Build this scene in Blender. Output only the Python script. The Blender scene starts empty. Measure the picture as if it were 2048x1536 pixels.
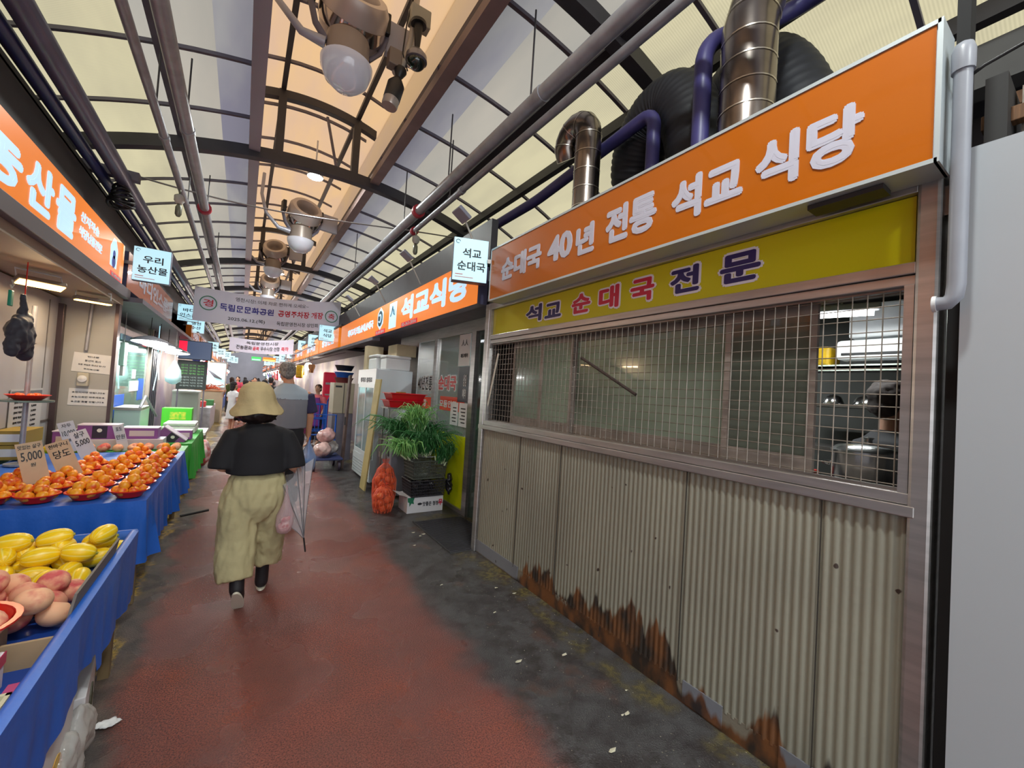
import bpy, bmesh, math, random
from mathutils import Vector, Matrix, noise, Euler
random.seed(7)
sc = bpy.context.scene
COL = sc.collection
PI = math.pi
# ------------------------------------------------------------------ camera, world, exposure
cam_data = bpy.data.cameras.new('camera')
cam = bpy.data.objects.new('camera', cam_data)
COL.objects.link(cam)
sc.camera = cam
cam_data.sensor_width = 36.0
cam_data.lens = 820.0 / 2048.0 * 36.0
cam_data.clip_start = 0.05
cam_data.clip_end = 300
_y = Vector((483 - 1024, 768 - 757, -820)).normalized()          # the alley direction seen by the camera
_up = Vector((1, -.0625, 0)).cross(_y).normalized()
if _up.y < 0: _up = -_up
_x = _y.cross(_up)
cam.matrix_world = Matrix(((_x.x, _x.y, _x.z, 0), (_y.x, _y.y, _y.z, 0), (_up.x, _up.y, _up.z, 1.62), (0, 0, 0, 1)))
world = bpy.data.worlds.new('world')
sc.world = world
world.use_nodes = True
wb = world.node_tree.nodes['Background']
wb.inputs[0].default_value = (0.90, 0.95, 1.0, 1)
wb.inputs[1].default_value = 1.5
sun_d = bpy.data.lights.new('sun', 'SUN')
sun_d.energy = 0.8
sun_d.angle = 0.35
sun_d.color = (1, .96, .88)
sun = bpy.data.objects.new('sun', sun_d)
sun.rotation_euler = (math.radians(28), math.radians(-18), 0)
COL.objects.link(sun)
sc.view_settings.view_transform = 'Standard'
sc.view_settings.look = 'None'
sc.view_settings.gamma = 1
sc.view_settings.use_curve_mapping = False
sc.view_settings.exposure = 0.8
try:
    sc.cycles.max_bounces = 7
    sc.cycles.diffuse_bounces = 4
    sc.cycles.glossy_bounces = 3
    sc.cycles.transmission_bounces = 4
    sc.cycles.transparent_max_bounces = 12
    sc.cycles.sample_clamp_indirect = 4
    sc.cycles.caustics_reflective = False
    sc.cycles.caustics_refractive = False
    sc.cycles.use_denoising = True
    sc.cycles.denoiser = 'OPENIMAGEDENOISE'
except Exception:
    pass

# ------------------------------------------------------------------ helpers
def lin(c):
    return tuple(((v / 255.) / 12.92 if v / 255. <= .04045 else ((v / 255. + .055) / 1.055) ** 2.4) for v in c)

_mats = {}
def mat(name, rgb=(200, 200, 200), rough=.5, metal=0., var=None, bump=None, emit=None, trans=0, alpha=1, sub=0, spec=.5, coat=0, rgb2=None, aniso=None):
    """procedural principled material; rgb in 0..255 sRGB; var=(scale, amount) mottles the colour towards rgb2"""
    if name in _mats: return _mats[name]
    m = bpy.data.materials.new(name)
    m.use_nodes = True
    nt = m.node_tree; N = nt.nodes; L = nt.links
    b = N['Principled BSDF']
    c = lin(rgb)
    b.inputs['Base Color'].default_value = (*c, 1)
    b.inputs['Roughness'].default_value = rough
    b.inputs['Metallic'].default_value = metal
    b.inputs['Specular IOR Level'].default_value = spec
    b.inputs['Coat Weight'].default_value = coat
    if trans: b.inputs['Transmission Weight'].default_value = trans
    if alpha < 1: b.inputs['Alpha'].default_value = alpha
    if sub:
        b.inputs['Subsurface Weight'].default_value = sub
        b.inputs['Subsurface Scale'].default_value = .01
    if emit:
        b.inputs['Emission Color'].default_value = (*lin(emit[0]), 1)
        b.inputs['Emission Strength'].default_value = emit[1]
    tc = None
    if var or bump:
        tc = N.new('ShaderNodeTexCoord')
    if var:
        n = N.new('ShaderNodeTexNoise'); n.inputs['Scale'].default_value = var[0]; n.inputs['Detail'].default_value = 5
        if aniso:
            mp = N.new('ShaderNodeMapping'); mp.inputs['Scale'].default_value = aniso
            L.new(tc.outputs['Object'], mp.inputs[0]); L.new(mp.outputs[0], n.inputs['Vector'])
        else:
            L.new(tc.outputs['Object'], n.inputs['Vector'])
        mr = N.new('ShaderNodeMapRange'); mr.inputs[1].default_value = .35; mr.inputs[2].default_value = .65
        L.new(n.outputs['Fac'], mr.inputs[0])
        mx = N.new('ShaderNodeMix'); mx.data_type = 'RGBA'
        c2 = lin(rgb2) if rgb2 else tuple(v * (1 - var[1]) for v in c)
        mx.inputs[6].default_value = (*c, 1); mx.inputs[7].default_value = (*c2, 1)
        L.new(mr.outputs[0], mx.inputs[0]); L.new(mx.outputs[2], b.inputs['Base Color'])
    if bump:
        n = N.new('ShaderNodeTexNoise'); n.inputs['Scale'].default_value = bump[0]; n.inputs['Detail'].default_value = 4
        L.new(tc.outputs['Object'], n.inputs['Vector'])
        bp = N.new('ShaderNodeBump'); bp.inputs['Strength'].default_value = bump[1]; bp.inputs['Distance'].default_value = .02
        L.new(n.outputs['Fac'], bp.inputs['Height']); L.new(bp.outputs[0], b.inputs['Normal'])
    _mats[name] = m
    return m

def sheet_mat(name, rgb, transl=.75, rough=.6, ridge=None, var=None):
    """thin sheet that lets the daylight through (polycarbonate, plastic bag, frosted film)"""
    if name in _mats: return _mats[name]
    m = bpy.data.materials.new(name); m.use_nodes = True
    nt = m.node_tree; N = nt.nodes; L = nt.links
    b = N['Principled BSDF']; out = N['Material Output']
    c = lin(rgb)
    b.inputs['Roughness'].default_value = rough
    t = N.new('ShaderNodeBsdfTranslucent')
    mx = N.new('ShaderNodeMixShader'); mx.inputs[0].default_value = transl
    col = N.new('ShaderNodeMix'); col.data_type = 'RGBA'
    col.inputs[6].default_value = (*c, 1)
    d = var[1] if var else (c[0] * .8, c[1] * .8, c[2] * .8)
    col.inputs[7].default_value = (*d, 1)
    tc = N.new('ShaderNodeTexCoord')
    n = N.new('ShaderNodeTexNoise'); n.inputs['Scale'].default_value = var[0] if var else .8; n.inputs['Detail'].default_value = 4
    mp = N.new('ShaderNodeMapping'); mp.inputs['Scale'].default_value = (2.2, .5, 1)
    L.new(tc.outputs['Object'], mp.inputs[0]); L.new(mp.outputs[0], n.inputs['Vector'])
    mr = N.new('ShaderNodeMapRange'); mr.inputs[1].default_value = .35; mr.inputs[2].default_value = .7
    L.new(n.outputs['Fac'], mr.inputs[0])
    fac = mr.outputs[0]
    L.new(fac, col.inputs[0])
    cc = col.outputs[2]
    if ridge:
        w = N.new('ShaderNodeTexWave'); w.wave_type = 'BANDS'; w.bands_direction = 'Y'
        w.inputs['Scale'].default_value = ridge
        L.new(tc.outputs['Object'], w.inputs['Vector'])
        mr2 = N.new('ShaderNodeMapRange'); mr2.inputs[3].default_value = .86; mr2.inputs[4].default_value = 1
        L.new(w.outputs['Fac'], mr2.inputs[0])
        sm = N.new('ShaderNodeVectorMath'); sm.operation = 'SCALE'
        L.new(cc, sm.inputs[0]); L.new(mr2.outputs[0], sm.inputs['Scale'])
        cc = sm.outputs[0]
    L.new(cc, t.inputs[0]); L.new(cc, b.inputs['Base Color'])
    L.new(b.outputs[0], mx.inputs[1]); L.new(t.outputs[0], mx.inputs[2]); L.new(mx.outputs[0], out.inputs[0])
    _mats[name] = m
    return m

def film_mat(name, rgb, opac=.35, rough=.15):
    """clear plastic: part see-through, part glossy sheet"""
    if name in _mats: return _mats[name]
    m = bpy.data.materials.new(name); m.use_nodes = True
    nt = m.node_tree; N = nt.nodes; L = nt.links
    b = N['Principled BSDF']; out = N['Material Output']
    b.inputs['Base Color'].default_value = (*lin(rgb), 1); b.inputs['Roughness'].default_value = rough
    t = N.new('ShaderNodeBsdfTransparent')
    lw = N.new('ShaderNodeLayerWeight'); lw.inputs[0].default_value = .35
    mr = N.new('ShaderNodeMapRange'); mr.inputs[3].default_value = opac; mr.inputs[4].default_value = min(1, opac + .45)
    L.new(lw.outputs['Facing'], mr.inputs[0])
    mx = N.new('ShaderNodeMixShader')
    L.new(mr.outputs[0], mx.inputs[0]); L.new(t.outputs[0], mx.inputs[1]); L.new(b.outputs[0], mx.inputs[2]); L.new(mx.outputs[0], out.inputs[0])
    _mats[name] = m
    return m

def frames_along(pts):
    """parallel transport frames"""
    P = [Vector(p) for p in pts]; T = []
    for i in range(len(P)):
        a = P[max(0, i - 1)]; b = P[min(len(P) - 1, i + 1)]
        d = (b - a); T.append(d.normalized() if d.length > 1e-9 else Vector((0, 0, 1)))
    u = T[0].orthogonal().normalized(); out = []
    for i, t in enumerate(T):
        u = (u - t * u.dot(t))
        u = u.normalized() if u.length > 1e-6 else t.orthogonal().normalized()
        out.append((P[i], t, u, t.cross(u)))
    return out

class MB:
    def __init__(s, M=None): s.v = []; s.f = []; s.mi = []; s.M = M or Matrix(); s.k = 0
    def at(s, M): s.M = M; return s
    def add(s, vs, fs):
        o = len(s.v); M = s.M
        s.v += [M @ Vector(v) for v in vs]
        s.f += [tuple(i + o for i in f) for f in fs]
        s.mi += [s.k] * len(fs); return s
    def box(s, x0, x1, y0, y1, z0, z1, b=0):
        if b <= 0:
            return s.add([(x0, y0, z0), (x1, y0, z0), (x1, y1, z0), (x0, y1, z0), (x0, y0, z1), (x1, y0, z1), (x1, y1, z1), (x0, y1, z1)],
                         [(0, 3, 2, 1), (4, 5, 6, 7), (0, 1, 5, 4), (1, 2, 6, 5), (2, 3, 7, 6), (3, 0, 4, 7)])
        bm = bmesh.new(); bmesh.ops.create_cube(bm, size=1)
        for v in bm.verts: v.co = Vector(((x0 + x1) / 2 + v.co.x * (x1 - x0), (y0 + y1) / 2 + v.co.y * (y1 - y0), (z0 + z1) / 2 + v.co.z * (z1 - z0)))
        bmesh.ops.bevel(bm, geom=bm.edges[:], offset=b, segments=2, affect='EDGES', profile=.5)
        s.bm(bm); return s
    def bm(s, bm):
        bm.verts.index_update()
        s.add([v.co.copy() for v in bm.verts], [tuple(v.index for v in f.verts) for f in bm.faces]); bm.free(); return s
    def quad(s, a, b, c, d): return s.add([a, b, c, d], [(0, 1, 2, 3)])
    def tube(s, pts, r, n=10, cap=True, sy=1):
        fr = frames_along(pts); vs = []; fs = []
        for i, (p, t, u, w) in enumerate(fr):
            rr = r[i] if isinstance(r, (list, tuple)) else r
            for k in range(n):
                a = 2 * PI * k / n
                vs.append(p + u * math.cos(a) * rr + w * math.sin(a) * rr * sy)
        for i in range(len(fr) - 1):
            for k in range(n):
                k2 = (k + 1) % n
                fs.append((i * n + k, i * n + k2, (i + 1) * n + k2, (i + 1) * n + k))
        if cap:
            fs.append(tuple(range(n - 1, -1, -1))); fs.append(tuple((len(fr) - 1) * n + k for k in range(n)))
        return s.add(vs, fs)
    def lathe(s, prof, n=24, c=(0, 0, 0), ax=None):
        """prof = [(r, z)...] turned about z (or ax) through c"""
        R = Matrix.Translation(c)
        if ax is not None: R = R @ Vector((0, 0, 1)).rotation_difference(Vector(ax)).to_matrix().to_4x4()
        vs = []; fs = []
        for r, z in prof:
            for k in range(n):
                a = 2 * PI * k / n; vs.append(R @ Vector((r * math.cos(a), r * math.sin(a), z)))
        for i in range(len(prof) - 1):
            for k in range(n):
                k2 = (k + 1) % n; fs.append((i * n + k, i * n + k2, (i + 1) * n + k2, (i + 1) * n + k))
        if prof[0][0] > 1e-6: fs.append(tuple(range(n - 1, -1, -1)))
        if prof[-1][0] > 1e-6: fs.append(tuple((len(prof) - 1) * n + k for k in range(n)))
        return s.add(vs, fs)
    def shell(s, prof, n=24, c=(0, 0, 0), sy=1):
        vs = []; fs = []
        for r, z in prof:
            for k in range(n):
                a = 2 * PI * k / n; vs.append((c[0] + r * math.cos(a), c[1] + r * math.sin(a) * sy, c[2] + z))
        for i in range(len(prof) - 1):
            for k in range(n):
                k2 = (k + 1) % n; fs.append((i * n + k, i * n + k2, (i + 1) * n + k2, (i + 1) * n + k))
        return s.add(vs, fs)
    def ball(s, c, r, nu=12, nv=8, R=None):
        r = (r, r, r) if not isinstance(r, (tuple, list)) else r
        vs = []; fs = []
        for j in range(1, nv):
            th = PI * j / nv
            for i in range(nu):
                ph = 2 * PI * i / nu
                vs.append(Vector((r[0] * math.sin(th) * math.cos(ph), r[1] * math.sin(th) * math.sin(ph), r[2] * math.cos(th))))
        vs.append(Vector((0, 0, r[2]))); vs.append(Vector((0, 0, -r[2])))
        if R is not None: vs = [R @ v for v in vs]
        vs = [v + Vector(c) for v in vs]
        for j in range(nv - 2):
            for i in range(nu):
                i2 = (i + 1) % nu; fs.append((j * nu + i, (j + 1) * nu + i, (j + 1) * nu + i2, j * nu + i2))
        T = len(vs) - 2; B = T + 1
        for i in range(nu):
            i2 = (i + 1) % nu
            fs.append((T, i, i2)); fs.append((B, (nv - 2) * nu + i2, (nv - 2) * nu + i))
        return s.add(vs, fs)
    def cap(s, p0, p1, r0, r1, n=14):
        """tapered capsule"""
        p0 = Vector(p0); p1 = Vector(p1); d = (p1 - p0).normalized()
        pts = []; rr = []
        for k in range(5):
            a = PI / 2 * k / 4; pts.append(p0 - d * r0 * math.cos(a)); rr.append(max(1e-4, r0 * math.sin(a)))
        for k in range(5):
            a = PI / 2 * k / 4; pts.append(p1 + d * r1 * math.sin(a)); rr.append(max(1e-4, r1 * math.cos(a)))
        return s.tube(pts, rr, n)
    def grid(s, fn, nu, nv, closed=False):
        vs = [fn(i / nu, j / nv) for j in range(nv + 1) for i in range(nu + (0 if closed else 1))]
        w = nu if closed else nu + 1; fs = []
        for j in range(nv):
            for i in range(nu):
                i2 = (i + 1) % w if closed else i + 1
                fs.append((j * w + i, j * w + i2, (j + 1) * w + i2, (j + 1) * w + i))
        return s.add(vs, fs)
    def text(s, body, w, h, bold=.02, depth=.004, spacing=1., shear=0, keep=False, fit='wh'):
        me = text_mesh(body, 0, spacing, shear)
        vs = []; fs = []                                   # strokes thickened by the same outline laid again round a small circle
        nd = 1 if bold < .006 else (8 if bold > .03 else 4)
        for k in range(nd):
            dx, dy = (0, 0) if nd == 1 else (bold * math.cos(2 * PI * k / nd), bold * math.sin(2 * PI * k / nd))
            o_ = len(vs); vs += [Vector((v.co.x + dx, v.co.y + dy, v.co.z + .001 * k)) for v in me.vertices]
            fs += [tuple(q + o_ for q in p.vertices) for p in me.polygons]
        x0 = min(v.x for v in vs); x1 = max(v.x for v in vs); y0 = min(v.y for v in vs); y1 = max(v.y for v in vs)
        sx = w / (x1 - x0); sy = h / (y1 - y0)
        if keep: sx = sy = min(sx, sy)
        out = [((v.x - (x0 + x1) / 2) * sx, (v.y - (y0 + y1) / 2) * sy, (depth + (v.z % .01) * .16 + .0002) if v.z > 5e-3 else 0) for v in vs]
        return s.add(out, fs)
    def build(s, name, mats, parent=None, smooth=None, loc=None, rotz=0, label=None):
        me = bpy.data.meshes.new(name); me.from_pydata([tuple(v) for v in s.v], [], s.f)
        ml = mats if isinstance(mats, (list, tuple)) else [mats]
        for m in ml: me.materials.append(m)
        if len(ml) > 1: me.polygons.foreach_set('material_index', s.mi)
        me.update()
        if smooth is not None:
            me.shade_smooth() if hasattr(me, 'shade_smooth') else None
            me.polygons.foreach_set('use_smooth', [True] * len(me.polygons))
            if smooth < 180: me.set_sharp_from_angle(angle=math.radians(smooth))
        o = bpy.data.objects.new(name, me); COL.objects.link(o)
        if parent is not None: o.parent = parent
        if loc is not None: o.location = loc
        if rotz: o.rotation_euler = (0, 0, rotz)
        if label: o['label'] = label
        return o

_tx = {}
def text_mesh(body, bold=.02, spacing=1., shear=0):
    key = (body, bold, spacing, shear)
    if key in _tx: return _tx[key]
    c = bpy.data.curves.new('lettering', 'FONT'); c.body = body; c.size = 1; c.offset = bold; c.extrude = .01
    c.resolution_u = 3; c.space_character = spacing; c.shear = shear; c.align_x = 'CENTER'; c.space_line = .95
    o = bpy.data.objects.new('lettering', c); COL.objects.link(o)
    bpy.context.view_layer.update()
    dg = bpy.context.evaluated_depsgraph_get()
    me = bpy.data.meshes.new_from_object(o.evaluated_get(dg), depsgraph=dg)
    bpy.data.objects.remove(o); bpy.data.curves.remove(c)
    _tx[key] = me
    return me

def thing(name, label, cat, loc=(0, 0, 0), rotz=0, group=None, rot=None):
    o = bpy.data.objects.new(name, None); COL.objects.link(o)
    o.empty_display_size = .1
    o.location = loc; o.rotation_euler = rot or (0, 0, rotz)
    o['label'] = label; o['category'] = cat
    if group: o['group'] = group
    return o
def tag(o, label, cat, group=None, kind=None):
    o['label'] = label; o['category'] = cat
    if group: o['group'] = group
    if kind: o['kind'] = kind
    return o
def struct(o): o['kind'] = 'structure'; return o
def dup(root, loc=None, rotz=None, label=None, group=None, rot=None):
    def cp(o, par):
        c = o.copy(); COL.objects.link(c)
        if par is not None: c.parent = par
        for ch in kids.get(o.name, ()): cp(ch, c)
        return c
    kids = {}
    def walk(o):
        kids[o.name] = list(o.children)
        for ch in kids[o.name]: walk(ch)
    walk(root)
    r = cp(root, None)
    if loc is not None: r.location = loc
    if rotz is not None: r.rotation_euler = (0, 0, rotz)
    if rot is not None: r.rotation_euler = rot
    if label: r['label'] = label
    if group: r['group'] = group
    return r
def remesh(mb, voxel, smooth=3):
    """one continuous surface from the joined shapes"""
    me = bpy.data.meshes.new('tmp'); me.from_pydata([tuple(v) for v in mb.v], [], mb.f); me.update()
    o = bpy.data.objects.new('tmp', me); COL.objects.link(o)
    m = o.modifiers.new('r', 'REMESH'); m.mode = 'VOXEL'; m.voxel_size = voxel
    if smooth:
        s = o.modifiers.new('s', 'SMOOTH'); s.iterations = smooth; s.factor = .5
    bpy.context.view_layer.update()
    dg = bpy.context.evaluated_depsgraph_get()
    out = bpy.data.meshes.new_from_object(o.evaluated_get(dg), depsgraph=dg)
    bpy.data.objects.remove(o); bpy.data.meshes.remove(me)
    return out
def link_mesh(name, me, mats, parent=None, loc=None, label=None):
    me.materials.clear()
    for m in (mats if isinstance(mats, (list, tuple)) else [mats]): me.materials.append(m)
    me.polygons.foreach_set('use_smooth', [True] * len(me.polygons))
    o = bpy.data.objects.new(name, me); COL.objects.link(o)
    if parent is not None: o.parent = parent
    if loc is not None: o.location = loc
    if label: o['label'] = label
    return o
def wrinkle(me, amp, scale, stretch=(1, 1, 1), seed=0):
    me.update()
    nn = [v.normal.copy() for v in me.vertices]
    for v, n in zip(me.vertices, nn):
        q = Vector((v.co.x * scale * stretch[0] + seed, v.co.y * scale * stretch[1], v.co.z * scale * stretch[2]))
        v.co += n * amp * (noise.noise(q) + .5 * noise.noise(q * 2.1))
    me.update()
def MX(origin, xa, ya):
    """matrix whose x and y axes are the reading direction and up of a flat face at origin; z points out of it"""
    xa = Vector(xa).normalized(); ya = Vector(ya).normalized(); za = xa.cross(ya)
    return Matrix(((xa.x, ya.x, za.x, origin[0]), (xa.y, ya.y, za.y, origin[1]), (xa.z, ya.z, za.z, origin[2]), (0, 0, 0, 1)))
def right_face(x, y, z): return MX((x, y, z), (0, -1, 0), (0, 0, 1))    # faces -X, the alley side of the right-hand stalls
def left_face(x, y, z): return MX((x, y, z), (0, 1, 0), (0, 0, 1))      # faces +X
def near_face(x, y, z): return MX((x, y, z), (1, 0, 0), (0, 0, 1))      # faces -Y

# ------------------------------------------------------------------ common materials
STEEL = mat('brushed_steel', (190, 186, 184), .36, .85, var=(3, .2), aniso=(1, 1, 12))
STEEL2 = mat('dull_steel', (150, 145, 142), .42, 1, var=(5, .3))
GALV = mat('galvanised_pipe', (168, 170, 178), .42, .35, var=(9, .2))
DGREY = mat('dark_grey_paint', (62, 60, 66), .5, 0, var=(6, .2))
DUSK = mat('dusty_grey_paint', (112, 108, 122), .55, 0, var=(5, .2))
BEAMB = mat('brown_grey_beam', (146, 126, 124), .5, 0, var=(4, .2))
BLACK = mat('black_plastic', (24, 24, 27), .45)
WHITE = mat('white_plastic', (226, 228, 230), .4, var=(8, .06))
OFFW = mat('off_white_board', (205, 205, 198), .6, var=(2, .12))
BLUEP = mat('blue_violet_pipe', (66, 62, 118), .42, 0, var=(5, .2))
SLATE = mat('slate_blue_steel', (98, 98, 130), .34, .1, var=(5, .2))
ORANGE = mat('orange_acrylic', (196, 102, 4), .26, 0, coat=.2, var=(1.5, .08))
ORANGE_L = mat('orange_acrylic_lit', (246, 138, 40), .3, 0, emit=((250, 130, 30), .3))
LETTER = mat('pale_letter_vinyl', (200, 200, 216), .35)
LETTER_L = mat('pale_letter_lit', (190, 228, 255), .35, emit=((190, 228, 255), .42))
RED = mat('red_plastic', (214, 36, 30), .35, sub=.0)
CYANBOX = mat('lit_sign_face', (170, 200, 206), .4, emit=((180, 232, 248), .5))
INK = mat('dark_ink', (34, 36, 44), .5)
CARD = mat('cardboard', (176, 150, 116), .8, var=(6, .15))
SKIN = mat('skin', (206, 158, 132), .5, sub=.08, var=(20, .06))
HAIR = mat('dark_hair', (34, 24, 24), .45, var=(60, .3))
WARM = mat('warm_bulb', (255, 240, 210), .4, emit=((255, 236, 200), 9))
COOL = mat('cool_lamp', (255, 255, 255), .4, emit=((245, 250, 255), 6))
# ------------------------------------------------------------------ floor
def floor_mat():
    m = bpy.data.materials.new('wet_red_asphalt'); m.use_nodes = True
    nt = m.node_tree; N = nt.nodes; L = nt.links; b = N['Principled BSDF']
    tc = N.new('ShaderNodeTexCoord'); sep = N.new('ShaderNodeSeparateXYZ'); L.new(tc.outputs['Object'], sep.inputs[0])
    def nz(scale, det=4, rough=.5):
        n = N.new('ShaderNodeTexNoise'); n.inputs['Scale'].default_value = scale; n.inputs['Detail'].default_value = det; n.inputs['Roughness'].default_value = rough
        L.new(tc.outputs['Object'], n.inputs['Vector']); return n.outputs['Fac']
    def mr(src, a, b_, c=0., d=1.):
        r = N.new('ShaderNodeMapRange'); r.interpolation_type = 'SMOOTHERSTEP'; r.inputs[1].default_value = a; r.inputs[2].default_value = b_; r.inputs[3].default_value = c; r.inputs[4].default_value = d
        L.new(src, r.inputs[0]); return r.outputs[0]
    def ma(op, x, y):
        k = N.new('ShaderNodeMath'); k.operation = op
        for i, q in enumerate((x, y)):
            if isinstance(q, (int, float)): k.inputs[i].default_value = q
            else: L.new(q, k.inputs[i])
        return k.outputs[0]
    def mix(f, a, c):
        k = N.new('ShaderNodeMix'); k.data_type = 'RGBA'
        L.new(f, k.inputs[0])
        for i, q in ((6, a), (7, c)):
            if isinstance(q, tuple): k.inputs[i].default_value = (*lin(q), 1)
            else: L.new(q, k.inputs[i])
        return k.outputs[2]
    X = ma('ADD', sep.outputs[0], ma('MULTIPLY', ma('SUBTRACT', nz(1.4, 6, .6), .5), .55))
    red = mix(mr(nz(2.2, 5), .25, .75), (154, 82, 70), (128, 72, 64))
    red = mix(mr(nz(.9, 3), .45, .8), red, (132, 90, 84))
    red = mix(mr(nz(3.3, 3), .5, .8), red, (160, 78, 56))
    red = mix(mr(nz(130, 2, .8), .35, .7), red, (96, 58, 52))
    dark = mix(mr(nz(6, 6, .7), .35, .65), (78, 78, 80), (50, 46, 48))
    dark = mix(mr(nz(3.1, 5, .6), .55, .7), dark, (84, 64, 58))
    c = mix(mr(X, 1.16, 1.42), red, dark)
    moss = mix(mr(nz(25, 4), .4, .6), (110, 100, 54), (70, 64, 46))
    c = mix(ma('MULTIPLY', mr(X, 1.83, 2.02), mr(nz(3, 5), .42, .6)), c, moss)
    left = mix(mr(nz(8, 5), .35, .65), (92, 80, 74), (62, 56, 54))
    c = mix(mr(X, -.30, -.46), c, left)
    yel = mix(mr(nz(30, 4), .35, .65), (176, 146, 62), (104, 88, 52))
    band = ma('MULTIPLY', mr(X, -.50, -.56), mr(X, -.84, -.76))
    c = mix(ma('MULTIPLY', band, mr(nz(7, 4), .3, .5)), c, yel)
    sp = mr(nz(60, 2), .70, .74)
    c = mix(ma('MULTIPLY', sp, mr(X, 1.0, 1.6)), c, (176, 170, 150))
    c = mix(ma('MULTIPLY', mr(nz(170, 2, .8), .5, .75), .55), c, (34, 30, 30))
    L.new(c, b.inputs['Base Color'])
    wet = mr(nz(1.1, 3), .34, .66, .13, .38)
    L.new(wet, b.inputs['Roughness'])
    b.inputs['Specular IOR Level'].default_value = .6
    h = ma('ADD', ma('MULTIPLY', nz(110, 3, .75), 1.0), ma('MULTIPLY', nz(7, 5, .6), .5))
    bp = N.new('ShaderNodeBump'); bp.inputs['Strength'].default_value = .7; bp.inputs['Distance'].default_value = .014
    L.new(h, bp.inputs['Height']); L.new(bp.outputs[0], b.inputs['Normal'])
    return m
fl = MB().quad((-6, -9, 0), (7, -9, 0), (7, 70, 0), (-6, 70, 0)).build('floor', floor_mat()); struct(fl)

# ------------------------------------------------------------------ arcade roof
AXC, APK, AR = 1.05, 4.85, 6.8
def vz(x): return APK - (AR - math.sqrt(AR * AR - (x - AXC) ** 2))
LX0, LX1, LPK, LR = .0, 1.45, 5.72, 2.6
def lz(x): return LPK - (LR - math.sqrt(LR * LR - (x - .72) ** 2))
PC_Y = sheet_mat('aged_yellow_polycarbonate', (160, 151, 122), .8, ridge=16, var=(1.1, lin((144, 136, 112))))
PC_G = sheet_mat('shade_grey_polycarbonate', (112, 109, 120), .62, ridge=None, var=(.9, lin((138, 136, 134))))  # grey tint paints in the shade of the lantern roof above
PC_O = sheet_mat('amber_polycarbonate', (166, 134, 98), .8, var=(1.2, lin((156, 128, 106))))
Y0R, Y1R = -4.5, 60
def vault_strip(name, xa, xb, m, lift=.09, fn=vz):
    n = max(2, int((xb - xa) / .25))
    mb = MB()
    mb.grid(lambda u, v: (xa + (xb - xa) * u, Y0R + (Y1R - Y0R) * v, fn(xa + (xb - xa) * u) + lift), n, 1)
    return struct(mb.build(name, m, smooth=180))
PC_M = sheet_mat('half_shade_polycarbonate', (146, 139, 128), .72, var=(.9, lin((132, 128, 120))))  # in-between tint fades the painted lantern shade out toward the vault
vault_strip('ceiling_left_vault', -2.75, -1.02, PC_Y)
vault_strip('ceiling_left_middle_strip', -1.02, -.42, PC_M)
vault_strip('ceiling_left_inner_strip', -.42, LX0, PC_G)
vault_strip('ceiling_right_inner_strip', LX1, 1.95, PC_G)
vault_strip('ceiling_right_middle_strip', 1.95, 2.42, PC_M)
vault_strip('ceiling_right_vault', 2.42, 4.35, PC_Y)
vault_strip('ceiling_lantern', LX0 - .12, LX1 + .12, PC_O, lift=.06, fn=lz)

mb = MB()
for xq in (LX0 - .12, LX1 + .12): mb.add([(xq, Y0R, vz(xq) + .02), (xq, Y1R, vz(xq) + .02), (xq, Y1R, lz(xq) + .07), (xq, Y0R, lz(xq) + .07)], [(0, 1, 2, 3)])
struct(mb.build('ceiling_lantern_sides', PC_O))
def beam_y(x, z, w, h, y0, y1, mb):
    mb.box(x - w / 2, x + w / 2, y0, y1, z - h, z)
ARCH_Y = [2.42, 6.6, 12.8, 16.6, 21, 25.4, 29.8, 34.2, 38.6, 43, 47.4, 52]
def arch_mesh(fn, xa, xb, w, h, n):
    mb = MB()
    def f(u, v):
        x = xa + (xb - xa) * u; z = fn(x)
        k = int(round(v * 4)) % 4
        return [(x, -w / 2, z), (x, w / 2, z), (x, w / 2, z - h), (x, -w / 2, z - h)][k]
    mb.grid(f, n, 4); return mb
nb = ['behind the big round lamp', 'in front of the hanging office-white banner']
a0 = None
for i, y in enumerate(ARCH_Y):
    lab = ['dark steel roof arch nearest the stall, crossing above the black ducts', 'dark steel roof arch above the bright white lamp', 'dark steel roof arch beyond the second round fan lamp',
           'dark steel roof arch just above the long white banner'][i] if i < 4 else 'dark steel roof arch far down the arcade past the banners'
    if a0 is None:
        a0 = thing('roof_arch', lab, 'roof arch', (0, y, 0))
        arch_mesh(vz, -2.75, 4.3, .12, .15, 40).build('arch_rib', DGREY, a0, smooth=40)
        arch_mesh(lz, LX0 - .05, LX1 + .05, .10, .11, 14).build('lantern_rib', DGREY, a0, smooth=40)
        for x in (.22, 1.22): MB().box(x - .05, x + .05, -.05, .05, vz(x) - .02, lz(x)).build('post', DGREY, a0)
        MB().tube([(.98, 0, 4.8), (.80, 0, 5.55)], .02, 6).build('brace', DUSK, a0)
        a = a0
        a['group'] = 'roof arches'
    else:
        a = dup(a0, (0, y, 0), label=lab)
    a['kind'] = 'structure'
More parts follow.
